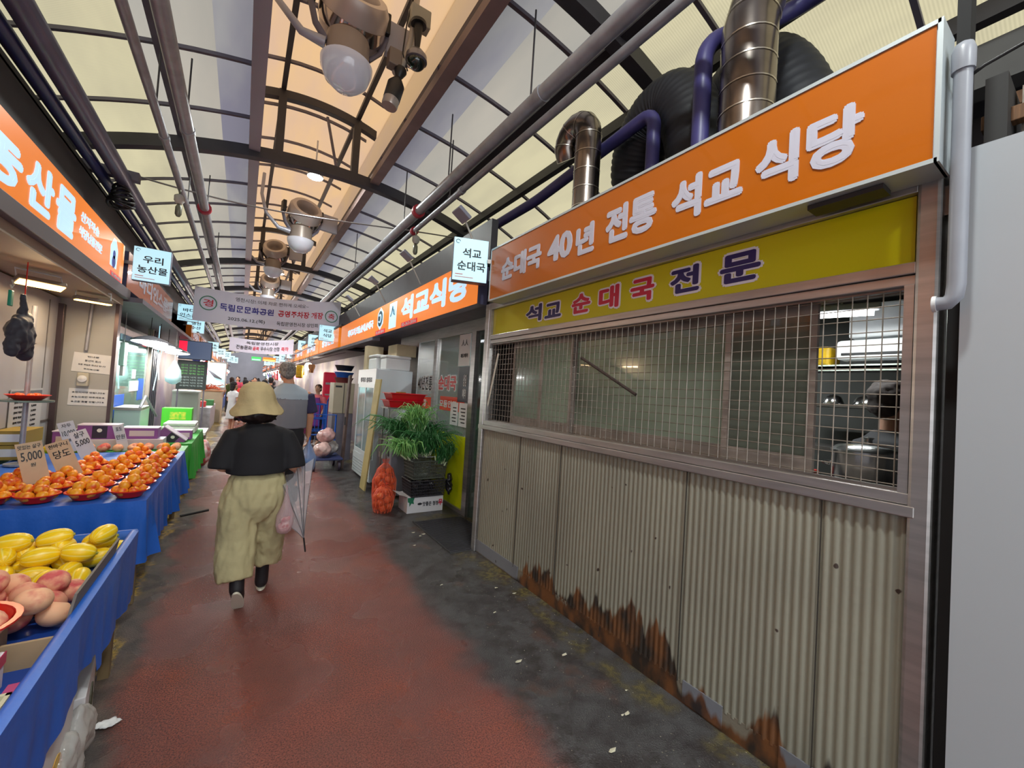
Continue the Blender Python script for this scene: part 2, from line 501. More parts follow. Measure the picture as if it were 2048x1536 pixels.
# thin glazing bars every 1.03 m
gb = None
for k in range(-3, 34):
    y = 1.87 - 3.09 + 1.03 * k
    if min(abs(y - q) for q in ARCH_Y) < .25: continue
    if gb is None:
        gb = thing('glazing_bar', 'slim metal glazing bar curving across the arcade roof', 'glazing bar', (0, y, 0), group='roof glazing bars')
        arch_mesh(lambda x: vz(x) + .085, -2.75, LX0, .035, .035, 14).build('left_bar', DUSK, gb, smooth=40)
        arch_mesh(lambda x: vz(x) + .085, LX1, 4.3, .035, .035, 14).build('right_bar', DUSK, gb, smooth=40)
        arch_mesh(lambda x: lz(x) + .055, LX0, LX1, .035, .035, 8).build('lantern_bar', DUSK, gb, smooth=40)
        g = gb
    else: g = dup(gb, (0, y, 0))
    g['kind'] = 'structure'
# long members
PURL = [('purlin', -.83, .07, .06, DUSK, 'flat grey purlin between the two sprinkler pipes on the left', 0),
        ('purlin', 2.45, .09, .13, DGREY, 'dark purlin running above the right sprinkler pipes', 0),
        ('purlin', 3.12, .08, .12, DGREY, 'dark purlin above the blue pipe behind the orange sign', 0),
        ('purlin', 3.82, .08, .12, DGREY, 'dark purlin lowest on the right of the arcade roof', 0),
        ('purlin', -1.75, .08, .12, DGREY, 'dark purlin lowest on the left of the arcade roof', 0)]
for nm, x, w, h, m, lab, d in PURL:
    mb = MB(); beam_y(0, 0, w, h, Y0R, 58, mb)
    o = mb.build(nm, m, loc=(x, 0, vz(x) + .05)); tag(o, lab, 'purlin', kind='structure')
for x, m, lab in ((LX0 - .06, mat('pale_edge_beam', (176, 170, 184), .5), 'wide pale grey edge beam on the left of the lantern opening'), (LX1 + .07, BEAMB, 'brownish edge beam on the right of the lantern opening')):
    mb = MB(); beam_y(0, 0, .13, .11, Y0R, 58, mb)
    tag(mb.build('edge_beam', m, loc=(x, 0, vz(x) + .04)), lab, 'beam', kind='structure')
for x, lab in ((.22, 'slim bar along the left of the amber roof lantern'), (1.22, 'slim bar along the right of the amber roof lantern')):
    mb = MB(); beam_y(0, 0, .06, .06, Y0R, 58, mb)
    tag(mb.build('lantern_purlin', DGREY, loc=(x, 0, lz(x) + .05)), lab, 'purlin', kind='structure')
# wall plates and the dark boxed walls above the stalls
for nm, x0, x1, z0, z1 in (('trim_right_plate', 4.0, 4.25, 3.80, 4.15), ('trim_left_plate', -2.2, -1.9, 3.75, 4.25)):
    struct(MB().box(x0, x1, Y0R, 58, z0, z1).build(nm, DGREY))
struct(MB().box(4.25, 4.4, Y0R, 58, 0, 4.1).build('wall_right_back', mat('dark_back_wall', (48, 42, 44), .8, var=(2, .3))))
struct(MB().box(-2.35, -2.2, -2, 58, 0, 4.3).build('wall_left_back', mat('dark_back_wall', (48, 42, 44), .8)))
struct(MB().box(3.72, 3.88, Y0R, 58, 3.72, 4.0).build('trim_right_beam', mat('grey_green_beam', (96, 96, 96), .6, var=(3, .2))))

# ------------------------------------------------------------------ pipes under the roof
def pipe(label, pts, r, m, cat='pipe', group=None, name='pipe', collars=(), n=14):
    t = thing(name, label, cat, pts[0], group=group)
    o = Vector(pts[0])
    P = [Vector(p) - o for p in pts]
    Q = [P[0]]
    for i in range(1, len(P) - 1):                     # rounded bends
        a = (P[i - 1] - P[i]); b = (P[i + 1] - P[i]); d = min(a.length, b.length) * .45
        d = min(d, r * 2.6)
        if a.normalized().dot(b.normalized()) < -.999: Q.append(P[i]); continue
        for k in range(7):
            u = k / 6; Q.append((1 - u) ** 2 * (P[i] + a.normalized() * d) + 2 * u * (1 - u) * P[i] + u * u * (P[i] + b.normalized() * d))
    Q.append(P[-1])
    MB().tube(Q, r, n).build('run', m, t, smooth=50)
    for c, cr, cm in collars:
        c = Vector(c) - o
        MB().tube([c + Vector((0, -.03, 0)), c + Vector((0, .03, 0))], cr, n).build('collar', cm, t, smooth=50)
    return t
REDC = mat('red_iron', (170, 30, 50), .5)
pipe('thicker galvanised sprinkler pipe on the right of the roof, red clamp on it', [(1.82, -1.2, 4.0), (1.82, 30, 4.0)], .058, GALV, 'pipe', 'sprinkler pipes', collars=[((1.82, 5.3, 4), .085, REDC), ((1.82, 2.6, 4), .066, GALV), ((1.82, 8.5, 4), .066, GALV)])
pipe('thinner galvanised sprinkler pipe right beside the thicker one on the right', [(2.02, -1.2, 4.0), (2.02, 30, 4.0)], .036, GALV, 'pipe', 'sprinkler pipes', collars=[((2.02, 4.4, 4), .045, GALV), ((2.02, 6.0, 4), .06, REDC)])
pipe('thicker galvanised sprinkler pipe on the left of the roof, red clamp on it', [(-.60, -1.2, 4.0), (-.60, 30, 4.0)], .055, GALV, 'pipe', 'sprinkler pipes', collars=[((-.6, 5.1, 4), .062, GALV), ((-.6, 7.3, 4), .085, REDC), ((-.6, 9.2, 4), .062, GALV)])
pipe('thinner galvanised sprinkler pipe nearest the left edge of the arcade roof', [(-.81, -1.2, 4.0), (-.81, 30, 4.0)], .036, GALV, 'pipe', 'sprinkler pipes', collars=[((-.81, 5.4, 4), .045, GALV), ((-.81, 9, 4), .045, GALV)])
def hanger(x, y, z0, lab):
    t = thing('pipe_hanger', lab, 'hanger', (x, y, z0), group='pipe hanger rods')
    MB().tube([(0, 0, 0), (0, 0, vz(x) - z0)], .008, 6).build('rod', DGREY, t)
    MB().lathe([(.012, -.02), (.028, 0), (.012, .03)], 8).build('nut', DGREY, t)
for i, (x, y) in enumerate([(1.82, 2.75), (1.82, 4.35), (1.82, 5.9), (2.02, 4.75), (-.60, 5.0), (-.81, 4.9), (-.60, 7.7), (-.81, 7.5), (1.82, 9), (-.60, 10.6)]):
    hanger(x, y, 4.05, 'thin rod hanging the %s sprinkler pipe on the %s, %s' % ('thinner' if x in (2.02, -.81) else 'thicker', 'right' if x > 0 else 'left', ['nearest one', 'middle one', 'just past the red clamp', 'above the hanging sign', 'nearer one', 'nearer one', 'past the red clamp', 'farther one', 'farthest one', 'farthest one'][i]))
# tubes on the left edge
pipe('fat slate-blue steel tube along the top of the left-hand stalls', [(-1.20, -1, 3.68), (-1.20, 30, 3.68)], .075, SLATE, 'tube')
pipe('blue painted pipe just outside the fat slate tube on the left', [(-1.36, -1, 3.66), (-1.36, 30, 3.66)], .05, mat('deep_blue_pipe', (48, 56, 130), .4, var=(2.5, .25)), 'pipe')
t = thing('beam_bracket', 'grey angle bracket carrying the tubes above the left orange sign', 'bracket', (-1.75, 6.0, 3.68))
MB().box(0, .68, -.05, .05, .0, .09).build('arm', DUSK, t)
MB().box(-.04, .02, -.07, .07, -.1, .15).build('plate', DUSK, t)
# blue drain pipes and ducts behind the orange sign
pipe('blue-violet drain pipe turning down behind the orange sign, beside the silver duct', [(2.47, 30, 3.74), (2.47, 3.5, 3.69), (2.47, 2.02, 3.84), (2.47, 2.02, 2.85)], .052, BLUEP, 'pipe')
pipe('blue-violet pipe rising behind the orange sign beside the wide silver duct', [(2.36, 1.56, 2.8), (2.36, 1.56, 3.98), (2.9, 1.3, 4.3), (2.9, -1.2, 4.3)], .055, BLUEP, 'pipe')
DUCT = mat('spiral_duct_steel', (150, 140, 134), .25, 1, var=(4, .3))
def duct(label, pts, r, seam):
    t = thing('silver_duct', label, 'duct', pts[0], group='silver ventilation ducts')
    o = Vector(pts[0]); P = [Vector(p) - o for p in pts]
    MB().tube(P, r, 28).build('run', DUCT, t, smooth=50)
    mb = MB()
    fr = frames_along(P)
    acc = 0
    for i in range(len(P) - 1):
        d = P[i + 1] - P[i]; Ln = d.length; q = seam - acc
        while q < Ln:
            c = P[i] + d * (q / Ln); dd = d.normalized()
            mb.tube([c - dd * .004, c + dd * .004], r + .0035, 28, cap=False); q += seam
        acc = (acc + Ln) % seam
    mb.build('seam', mat('duct_seam', (205, 198, 190), .3, 1), t, smooth=50)
def arcpts(c, r, a0, a1, u, v, n=8):
    return [Vector(c) + Vector(u) * r * math.cos(a0 + (a1 - a0) * k / n) + Vector(v) * r * math.sin(a0 + (a1 - a0) * k / n) for k in range(n + 1)]
duct('narrow silver spiral duct rising behind the orange sign, elbow on top', [(2.27, 2.52, 2.9), (2.27, 2.52, 3.82)] + arcpts((2.27, 2.66, 3.82), .14, PI, 0, (0, 1, 0), (0, 0, 1), 8) + [(2.31, 2.81, 3.76)], .107, .15)
duct('wide silver spiral duct rising behind the orange sign through the roof beams', [(2.45, 1.32, 2.8), (2.45, 1.32, 3.95), (2.52, 1.3, 4.2), (2.7, 1.28, 4.7)], .155, .15)
FLEX = mat('black_flexible_duct', (34, 36, 44), .6, 0, var=(14, .3))
def flex(label, P, r):
    t = thing('flexible_duct', label, 'duct', P[0], group='black flexible ducts')
    # smooth spline then rings
    o = Vector(P[0]); Q = []
    P = [Vector(p) - o for p in P]
    for i in range(len(P) - 1):
        p0 = P[max(0, i - 1)]; p1 = P[i]; p2 = P[i + 1]; p3 = P[min(len(P) - 1, i + 2)]
        for k in range(30):
            u = k / 30
            Q.append(.5 * ((2 * p1) + (p2 - p0) * u + (2 * p0 - 5 * p1 + 4 * p2 - p3) * u * u + (3 * p1 - p0 - 3 * p2 + p3) * u ** 3))
    R = [r * (1 + .025 * math.sin(i * 2.1) + .02 * noise.noise(Vector((i * .15, 0, 3)))) for i in range(len(Q))]
    MB().tube(Q, R, 30).build('hose', FLEX, t, smooth=180)
flex('fat black flexible duct looping over the blue pipe behind the orange sign', [(2.75, 1.78, 2.85), (2.72, 1.80, 3.5), (2.72, 1.98, 3.98), (2.75, 2.28, 3.98), (2.85, 2.5, 3.72), (3.1, 2.55, 3.45)], .225)
flex('second black flexible duct half hidden behind the wide silver duct', [(3.1, 1.20, 2.9), (3.1, 1.25, 3.6), (3.12, 1.5, 4.15), (3.2, 1.85, 4.2), (3.4, 2.1, 3.9)], .21)
# ------------------------------------------------------------------ the shuttered stall front on the right
def rust_mat(name, base, z_hi, amount):
    m = bpy.data.materials.new(name); m.use_nodes = True
    nt = m.node_tree; N = nt.nodes; L = nt.links; b = N['Principled BSDF']
    b.inputs['Roughness'].default_value = .55
    tc = N.new('ShaderNodeTexCoord'); sep = N.new('ShaderNodeSeparateXYZ'); L.new(tc.outputs['Object'], sep.inputs[0])
    def nz(sc_, det, mp):
        p = N.new('ShaderNodeMapping'); p.inputs['Scale'].default_value = mp
        L.new(tc.outputs['Object'], p.inputs[0])
        n = N.new('ShaderNodeTexNoise'); n.inputs['Scale'].default_value = sc_; n.inputs['Detail'].default_value = det
        L.new(p.outputs[0], n.inputs['Vector']); return n.outputs['Fac']
    def mr(src, a, c, d=0., e=1.):
        r = N.new('ShaderNodeMapRange'); r.inputs[1].default_value = a; r.inputs[2].default_value = c; r.inputs[3].default_value = d; r.inputs[4].default_value = e
        L.new(src, r.inputs[0]); return r.outputs[0]
    def ma(op, x, y):
        k = N.new('ShaderNodeMath'); k.operation = op
        for i, q in enumerate((x, y)):
            if isinstance(q, (int, float)): k.inputs[i].default_value = q
            else: L.new(q, k.inputs[i])
        return k.outputs[0]
    def mix(f, a, c):
        k = N.new('ShaderNodeMix'); k.data_type = 'RGBA'; L.new(f, k.inputs[0])
        for i, q in ((6, a), (7, c)):
            if isinstance(q, tuple): k.inputs[i].default_value = (*lin(q), 1)
            else: L.new(q, k.inputs[i])
        return k.outputs[2]
    streak = nz(1, 5, (1, 22, 1.6)); patch = nz(1, 2, (1, 1.3, .4))
    c = mix(mr(nz(2, 4, (1, 1, .5)), .35, .65), base, tuple(int(v * .9) for v in base))
    yy = sep.outputs[1]
    zone = ma('MULTIPLY', mr(yy, 3.3, 2.4), mr(yy, .5, .75))
    h = ma('MULTIPLY', ma('MULTIPLY', ma('ADD', ma('MULTIPLY', streak, 1.25), .22), mr(nz(1, 3, (1, 3.1, .2)), .42, .6, .25, 1.)), zone)
    reach = ma('SUBTRACT', ma('MULTIPLY', h, amount), sep.outputs[2])
    f = mr(reach, z_hi, z_hi + .035)
    rust = mix(mr(nz(1, 4, (1, 9, 5)), .4, .6), (112, 66, 28), (34, 20, 15))
    c = mix(ma('MULTIPLY', f, .93), c, rust)
    # a few long dark runs
    runs = ma('MULTIPLY', mr(nz(1, 1, (1, 6.3, .02)), .66, .69), mr(nz(1, 4, (1, 60, 2)), .3, .6))
    c = mix(ma('MULTIPLY', runs, mr(sep.outputs[2], .9, .3, 0, .8)), c, (70, 58, 44))
    spots = mr(nz(14, 1, (1, 1, 1)), .76, .78)
    c = mix(spots, c, (60, 46, 40))
    L.new(c, b.inputs['Base Color'])
    m2 = nz(40, 2, (1, 1, 1))
    bp = N.new('ShaderNodeBump'); bp.inputs['Strength'].default_value = .12; bp.inputs['Distance'].default_value = .01
    L.new(m2, bp.inputs['Height']); L.new(bp.outputs[0], b.inputs['Normal'])
    return m
WX = 2.12
corr = MB()
ys = []; pitch = .0352
n = int((3.765 - .463) / pitch * 8)
def cx(y):
    p = ((y - .463) / pitch) % 1
    return WX + .011 - .0075 * (0.5 + .5 * math.tanh(3.2 * math.sin(2 * PI * p)))
corr.grid(lambda u, v: (cx(.463 + (3.765 - .463) * u), .463 + (3.765 - .463) * u, .10 + (1.258 - .10) * v), n, 1)
struct(corr.build('wall_right_corrugated', rust_mat('corrugated_cream', (146, 143, 128), -.02, .40), smooth=50))
struct(MB().box(WX + .006, WX + .16, .463, 3.765, 0, .11).build('baseboard_right', rust_mat('stained_concrete', (134, 126, 112), .0, .34)))
mb = MB()
for y0, y1 in ((2.95, 3.76), (1.12, 1.34), (.70, .86)):
    mb.box(WX + .000, WX + .008, y0, y1, .012, .125)
pl = mb.build('trim_right_patches', rust_mat('bare_grey_panel', (124, 126, 134), .0, .35)); struct(pl)
struct(MB().box(WX + .03, WX + .10, .463, 3.765, .1, 1.25).build('wall_right_lining', DGREY))
# panel joints as thin dark strips
mb = MB()
for y in (1.375, 2.46, 3.02, .735): mb.box(WX - .001, WX + .004, y - .002, y + .002, .1, 1.257)
struct(mb.build('trim_right_joints', mat('dark_joint_strip', (58, 54, 48), .8)))
# stainless frame
mb = MB()
mb.box(WX - .022, WX + .09, .44, 3.78, 1.257, 1.300, .004).box(WX - .014, WX + .09, .44, 3.78, 1.302, 1.345, .004)      # sill
mb.box(WX - .004, WX + .09, .46, 3.78, 2.138, 2.178, .004).box(WX - .012, WX + .09, .46, 3.78, 2.180, 2.226, .004)      # transom
mb.box(WX - .018, WX + .09, .46, 3.78, 2.492, 2.56, .004)
struct(mb.build('trim_right_rails', STEEL))
mb = MB(); mb.box(WX - .02, WX + .10, 3.70, 3.775, 0, 2.56, .006).box(WX - .014, WX + .02, 3.655, 3.70, 1.345, 2.5)
mb.box(WX - .02, WX + .12, .395, .463, 0, 2.56, .012).box(WX - .012, WX + .02, .463, .492, 1.345, 2.138)
struct(mb.build('trim_right_posts', STEEL))
mb = MB(); mb.box(WX + .12, WX + .3, .375, .40, 0, 2.5, .01)
struct(mb.build('trim_right_corner', mat('dark_corner_steel', (92, 90, 88), .4, .8)))
mb = MB(); mb.box(WX + .02, WX + .2, .37, .42, 2.39, 2.5)
tag(mb.build('steel_bracket', STEEL2), 'small steel bracket sticking out at the top of the right-hand post', 'bracket')
# yellow sign
YEL = mat('yellow_acrylic', (198, 190, 6), .3, 0, coat=.2, var=(1.4, .12), rgb2=(206, 192, 20))
t = thing('shop_sign', 'long yellow sign with navy and red brush lettering above the wire grille', 'sign', (WX + .012, .47, 2.228))
MB().box(0, .05, 0, 3.185, 0, .262).build('sign_board', YEL, t)
NAVY = mat('navy_vinyl', (44, 34, 96), .4); CRIM = mat('crimson_vinyl', (200, 34, 66), .4); WV = mat('white_vinyl', (232, 226, 236), .4)
def wallchars(t, chars, ox, m_out=True, zc=0, x=-.002):
    lo = MB(); a = MB(); c = MB()
    for ch, y, z, w, h, col in chars:
        M = right_face(x, y, z)
        lo.at(M @ Matrix.Translation((0, 0, -.0005))).text(ch, w + .028, h + .028, .085, .001)
        (a if col == 'n' else c).at(M @ Matrix.Translation((0, 0, .002))).text(ch, w, h, .04, .001)
    lo.build('letter_outline', WV, t); a.build('navy_letters', NAVY, t)
    if c.v: c.build('red_letters', CRIM, t)
wallchars(t, [('석', 2.48, .135, .235, .15, 'n'), ('교', 2.21, .125, .215, .125, 'n'), ('순', 1.87, .13, .205, .15, 'r'), ('대', 1.585, .13, .19, .16, 'r'), ('국', 1.295, .13, .19, .15, 'r'),
              ('전', .99, .135, .19, .155, 'n'), ('문', .67, .135, .21, .155, 'n')], 0)
# orange sign
t = thing('shop_sign', 'big orange sign board with pale lettering above the yellow sign', 'sign', (1.95, .382, 2.522))
W_, H_ = 3.075, .50
MB().box(.004, .145, 0, W_, 0, H_).build('sign_box', WHITE, t)
MB().box(-.001, .004, .012, W_ - .008, .012, H_ - .012).build('sign_face', ORANGE, t)
mb = MB(); mb.box(-.006, .15, -.006, .008, -.006, H_ + .006).box(-.006, .15, W_ - .008, W_ + .006, -.006, H_ + .006).box(-.006, .15, 0, W_, -.006, .010).box(-.006, .15, 0, W_, H_ - .010, H_ + .006)
mb.build('edge_trim', mat('pale_aluminium_trim', (196, 206, 210), .4, .3), t)
lt = MB()
for s, y0, y1, zc, h in (('순대국', 2.87, 2.26, .25, .21), ('40', 2.18, 1.89, .25, .205), ('년', 1.85, 1.665, .23, .215), ('전통', 1.56, 1.16, .243, .24), ('석교', 1.06, .665, .224, .236), ('식당', .61, .205, .227, .236)):
    if s in ('석교', '식당'): sp = (y0 - y1)
    k = .05
    lt.at(right_face(-.0015, (y0 + y1) / 2, zc)).text(s, y0 - y1, h, k, .003)
lt.build('lettering', LETTER, t)
mb = MB(); mb.box(.03, .12, .15, .40, -.028, -.008)
mb.build('bottom_bracket', mat('black_bracket', (40, 42, 46), .4), t)
# wire grille
WIRE = mat('worn_steel_wire', (150, 140, 130), .45, .7, var=(12, .4))
t = thing('wire_grille', 'square steel wire mesh grille covering the whole stall window', 'grille', (WX + .025, .49, 1.345))
mb = MB(); y = .02; ny = 0
gy = .0505; gz = .0505
i = 0
while y < 3.17:
    mb.tube([(-.0035, y, .0), (-.0035, y, .795)], .0024, 5, cap=False); y += gy
mb.build('upright_wires', WIRE, t)
mb = MB(); z = .02
while z < .79:
    mb.tube([(.0015 + .002 * math.sin(k * PI), 0 + k * .8, z + .002 * math.sin(k + z * 30)) for k in range(5)], .0024, 5, cap=False); z += gz
mb.build('level_wires', WIRE, t)
mb = MB(); mb.box(-.006, .006, -.004, .006, 0, .795).box(-.006, .006, 3.18, 3.19, 0, .795).box(-.006, .006, 0, 3.19, -.0, .012).box(-.006, .006, 0, 3.19, .783, .795)
mb.build('rim', STEEL2, t)
mb = MB(); mb.tube([(0, 0, 0), (.0, -.53, -.262)], .011, 8)
tag(mb.build('wooden_stick', mat('dark_rod', (66, 52, 48), .6, var=(30, .5)), loc=(WX + .008, 2.30, 1.937)), 'dark stick tied slanting across the middle of the wire grille', 'stick')
mb = MB(); mb.tube([(0, 0, 0), (.0, .17, -.60)], .009, 8)
tag(mb.build('pale_stick', mat('pale_rod', (196, 186, 170), .5), loc=(WX + .008, 3.51, 2.03)), 'pale thin stick leaning at the left end of the wire grille', 'stick')
# sliding windows behind
FX = 2.235
ALU = mat('old_aluminium_frame', (158, 146, 138), .5, .3, var=(6, .35))
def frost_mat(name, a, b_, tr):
    m = sheet_mat(name, a, tr, .16, None, (1.2, lin(b_)))  # second tone mottles the pane in place of its uneven reflections
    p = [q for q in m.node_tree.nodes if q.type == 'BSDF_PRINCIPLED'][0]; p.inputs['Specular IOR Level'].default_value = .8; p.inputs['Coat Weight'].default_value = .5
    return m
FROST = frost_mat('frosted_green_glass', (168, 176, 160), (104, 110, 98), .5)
def sash(n_, y0, y1, x, m_glass, lab=None):
    w = thing('window_%d' % n_, 'aluminium sliding window sash %d behind the grille' % n_, 'window', (x, y0, 1.335)); w['kind'] = 'structure'
    H = .815; W = y1 - y0
    mb = MB(); f = .032
    mb.box(-.012, .012, 0, f, 0, H).box(-.012, .012, W - f, W, 0, H).box(-.012, .012, f, W - f, 0, .085).box(-.012, .012, f, W - f, H - .06, H)
    mb.build('sash_frame', ALU, w)
    MB().box(-.003, .003, f, W - f, .085, H - .06).build('pane', m_glass, w)
    return w
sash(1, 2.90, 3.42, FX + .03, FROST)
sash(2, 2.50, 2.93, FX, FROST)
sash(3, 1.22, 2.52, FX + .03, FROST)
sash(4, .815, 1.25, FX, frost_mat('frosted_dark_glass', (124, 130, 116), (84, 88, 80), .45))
struct(MB().box(FX - .05, FX + .06, .48, 3.78, 1.27, 1.34).box(FX - .05, FX + .06, .48, 3.78, 2.145, 2.23).build('trim_right_window_track', ALU))
# stickers on the panes (pale blue squares seen through the top of the glass)
# kitchen behind the open window bay
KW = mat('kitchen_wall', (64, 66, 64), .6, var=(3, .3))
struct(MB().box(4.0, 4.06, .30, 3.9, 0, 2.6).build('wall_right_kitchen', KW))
struct(MB().box(2.22, 4.06, 3.84, 3.9, 0, 3.0).build('wall_right_kitchen_far', mat('dark_kitchen_wall_and_shade', (40, 38, 38), .7)))
struct(MB().box(2.30, 2.34, 3.44, 3.84, 1.2, 2.2).build('wall_right_bay_shade', mat('dark_kitchen_wall_and_shade', (40, 38, 38), .7)))  # dark sheet behind the open bay, standing in for its shade
struct(MB().box(2.4, 4.06, .28, .34, 0, 3.0).build('wall_right_kitchen_near', mat('dark_kitchen_wall_and_shade', (70, 70, 68), .7)))
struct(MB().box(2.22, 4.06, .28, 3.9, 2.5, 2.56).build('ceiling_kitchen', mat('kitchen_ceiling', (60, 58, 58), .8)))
def area(loc, rot, sx, sy, power, col=(1, 1, 1), parent=None):
    d = bpy.data.lights.new('lamp_light', 'AREA'); d.shape = 'RECTANGLE'; d.size = sx; d.size_y = sy; d.energy = power; d.color = col
    o = bpy.data.objects.new('lamp_light', d); COL.objects.link(o); o.location = loc; o.rotation_euler = rot
    if parent is not None: o.parent = parent
    return o
def tube_lamp(label, loc, rotz, ln, power, col=(1, 1, 1), em=COOL):
    t = thing('tube_lamp', label, 'lamp', loc, rotz)
    MB().box(-.04, .04, -ln / 2, ln / 2, .03, .07, .01).build('housing', WHITE, t)
    MB().box(-.006, .006, -.006, .006, .07, 2.5 - loc[2]).build('rod', WHITE, t)
    MB().tube([(0, -ln / 2 + .03, .012), (0, ln / 2 - .03, .012)], .016, 10).build('tube', em, t, smooth=60)
    area((0, 0, -.01), (0, 0, 0), .05, ln, power, col, t)
    return t
tube_lamp('white strip lamp on the kitchen ceiling seen through the grille', (3.0, .98, 2.22), .3, .36, 3.2, (.95, 1, .97))
tube_lamp('white strip lamp further inside the kitchen behind the frosted glass', (3.1, 2.4, 2.40), 0, .9, 26, (.95, 1, .97))
# kitchen shelf and things
t = thing('wall_shelf', 'pale metal shelf with yellow end inside the kitchen', 'shelf', (3.3, .50, 1.93))
MB().box(0, .3, 0, .95, 0, .02).build('board', WHITE, t); MB().box(0, .012, 0, .95, -.012, .03).build('lip', mat('lip_pale', (200, 214, 200), .4), t)
t = thing('wall_air_conditioner', 'white wall air conditioner above the kitchen shelf', 'air conditioner', (3.3, .62, 1.99))
MB().box(0, .18, 0, .48, 0, .13, .02).build('body', WHITE, t); MB().box(-.004, .01, .03, .45, .03, .045).build('vent', BLACK, t)
tag(MB().box(0, .25, 0, .3, 0, .22, .01).build('white_box', WHITE, loc=(3.35, .75, 2.14)), 'white box above the kitchen air conditioner', 'box')
tag(MB().box(0, .2, 0, .12, 0, .14, .02).build('yellow_pack', mat('yellow_pack', (210, 170, 30), .4, var=(20, .4)), loc=(3.32, 1.14, 1.95)), 'yellow pack at the end of the kitchen shelf', 'package')
BOWL = mat('kitchen_steel', (190, 190, 190), .2, 1)
t = thing('kitchen_rack', 'steel rack with a lower board inside the kitchen', 'rack', (3.4, .45, 0))
MB().box(0, .4, 0, 1.1, 1.68, 1.70).build('upper_board', STEEL2, t); MB().box(0, .4, 0, 1.1, 1.38, 1.40).build('lower_board', STEEL2, t)
for x, y in ((0, 0), (.4, 0), (0, 1.1), (.4, 1.1)): MB().box(x - .012, x + .012, y - .012, y + .012, 0, 1.72).build('leg', STEEL2, t)
for i in range(5):
    r = random.uniform(.06, .09)
    tag(MB().lathe([(r, 0), (r, .004), (r * .75, .05), (r * .3, .065), (0, .067)], 18).build('steel_bowl', BOWL, smooth=60, loc=(3.5, .60 + .19 * i, 1.701)),
        'upturned steel bowl on the upper board of the kitchen rack', 'bowl', 'steel bowls on the kitchen rack')
t = thing('white_basket', 'white plastic basket on the kitchen rack behind the cook', 'basket', (3.5, .78, 1.402))
mb = MB(); mb.shell([(.10, 0), (.125, .1)], 20); mb.shell([(.13, .1), (.13, .115), (.12, .115), (.12, .1)], 20); mb.shell([(0, 0.002), (.10, 0)], 20)
mb.build('body', WHITE, t)
mb = MB()
for k in range(20):
    a = 2 * PI * k / 20; mb.box(-.004, .004, -.004, .004, 0, .001)
    mb.v = mb.v[:-8]; mb.f = mb.f[:-6]; mb.mi = mb.mi[:-6]
    mb.tube([(.1 * math.cos(a), .1 * math.sin(a), 0), (.127 * math.cos(a), .127 * math.sin(a), .1)], .003, 4)
mb.build('ribs', OFFW, t)
t = thing('stock_pot', 'big steel stock pot with a lid just inside the open kitchen window', 'pot', (2.60, .72, 1.101))
MB().lathe([(.135, 0), (.14, .01), (.14, .34)], 30).build('body', BOWL, t, smooth=40)
MB().lathe([(.146, .34), (.146, .352), (.12, .375), (.04, .39), (.018, .392), (.018, .41), (.026, .42), (.0, .425)], 30).build('lid', BOWL, t, smooth=40)
for s in (-1, 1): MB().tube([(-.05, s * .139, .27), (-.04, s * .17, .275), (.04, s * .17, .275), (.05, s * .139, .27)], .007, 8).build('handle', BOWL, t, smooth=60)
t = thing('kitchen_counter', 'dark steel kitchen counter below the open window', 'counter', (2.36, .46, 0))
MB().box(0, .55, 0, 2.9, 1.06, 1.10, .005).build('top', STEEL2, t); MB().box(.02, .53, .02, 2.88, 0, 1.06).build('body', DGREY, t)
tag(MB().box(0, .16, 0, .13, 0, .2, .01).build('red_bucket', mat('dull_red', (170, 44, 34), .5), loc=(2.68, 1.0, 1.101)), 'dull red container beside the stock pot in the kitchen', 'container')
t = thing('detergent_box', 'red, white and blue box on the kitchen counter by the window frame', 'box', (2.7, 1.18, 1.101))
MB().box(0, .12, 0, .1, 0, .16).build('lower_half', mat('box_blue', (30, 70, 170), .4), t); MB().box(0, .12, 0, .1, .16, .21).build('red_band', RED, t); MB().box(0, .12, 0, .1, .21, .42).build('upper_half', WHITE, t)
mb = MB()
for k in range(7): mb.ball((random.uniform(0, .1), random.uniform(0, .12), .02 + random.uniform(0, .03)), (.04, .035, .02), 8, 6)
tag(mb.build('green_net', mat('green_net', (60, 190, 130), .6), smooth=180, loc=(2.42, .92, 1.101)), 'crumpled green net lying on the kitchen counter', 'net')
# ------------------------------------------------------------------ right edge: white panel and grey pipe
struct(MB().box(2.06, 2.10, -8, .335, 0, 2.58).build('wall_right_white_panel', mat('white_panel', (172, 177, 183), .35, var=(.8, .05)))).location = (0, 0, 0)
struct(MB().box(2.12, 2.2, .34, .375, 0, 3.3).build('wall_right_gap_shade', mat('gap_shade_black', (22, 22, 24), .8)))  # near-black block fills the gap, its shade put into the colour
t = thing('grey_pipe', 'pale grey plastic pipe with a round cap beside the orange sign end', 'pipe', (2.0, .335, 2.03))
PVC = mat('grey_pvc', (150, 154, 164), .35, var=(6, .12))
MB().tube([(.0, .05, .0), (0, .02, .0), (0, .004, .02), (0, 0, .06), (0, 0, .84)], .024, 16).build('run', PVC, t, smooth=50)
MB().lathe([(.03, .80), (.031, .82), (.031, .87), (.024, .895), (.01, .905), (0, .906)], 16).build('cap', PVC, t, smooth=60)
MB().lathe([(.028, .045), (.028, .056), (.0, .056)], 16, (0, 0, 0), (0, 1, 0)).build('collar', WHITE, t, smooth=40)
mb = MB(); mb.tube([(0, -.5, .25), (.05, -.25, .30), (0, -.04, .22), (0, 0, .20), (.1, .06, .19), (.25, .3, .16)], .006, 6)
tag(mb.build('black_cable', BLACK, smooth=180, loc=(2.03, .33, 2.62)), 'thin black cable tied to the top of the pale grey pipe', 'cable')
WOOD = mat('old_wood', (120, 82, 50), .7, var=(12, .4), aniso=(1, 12, 1))
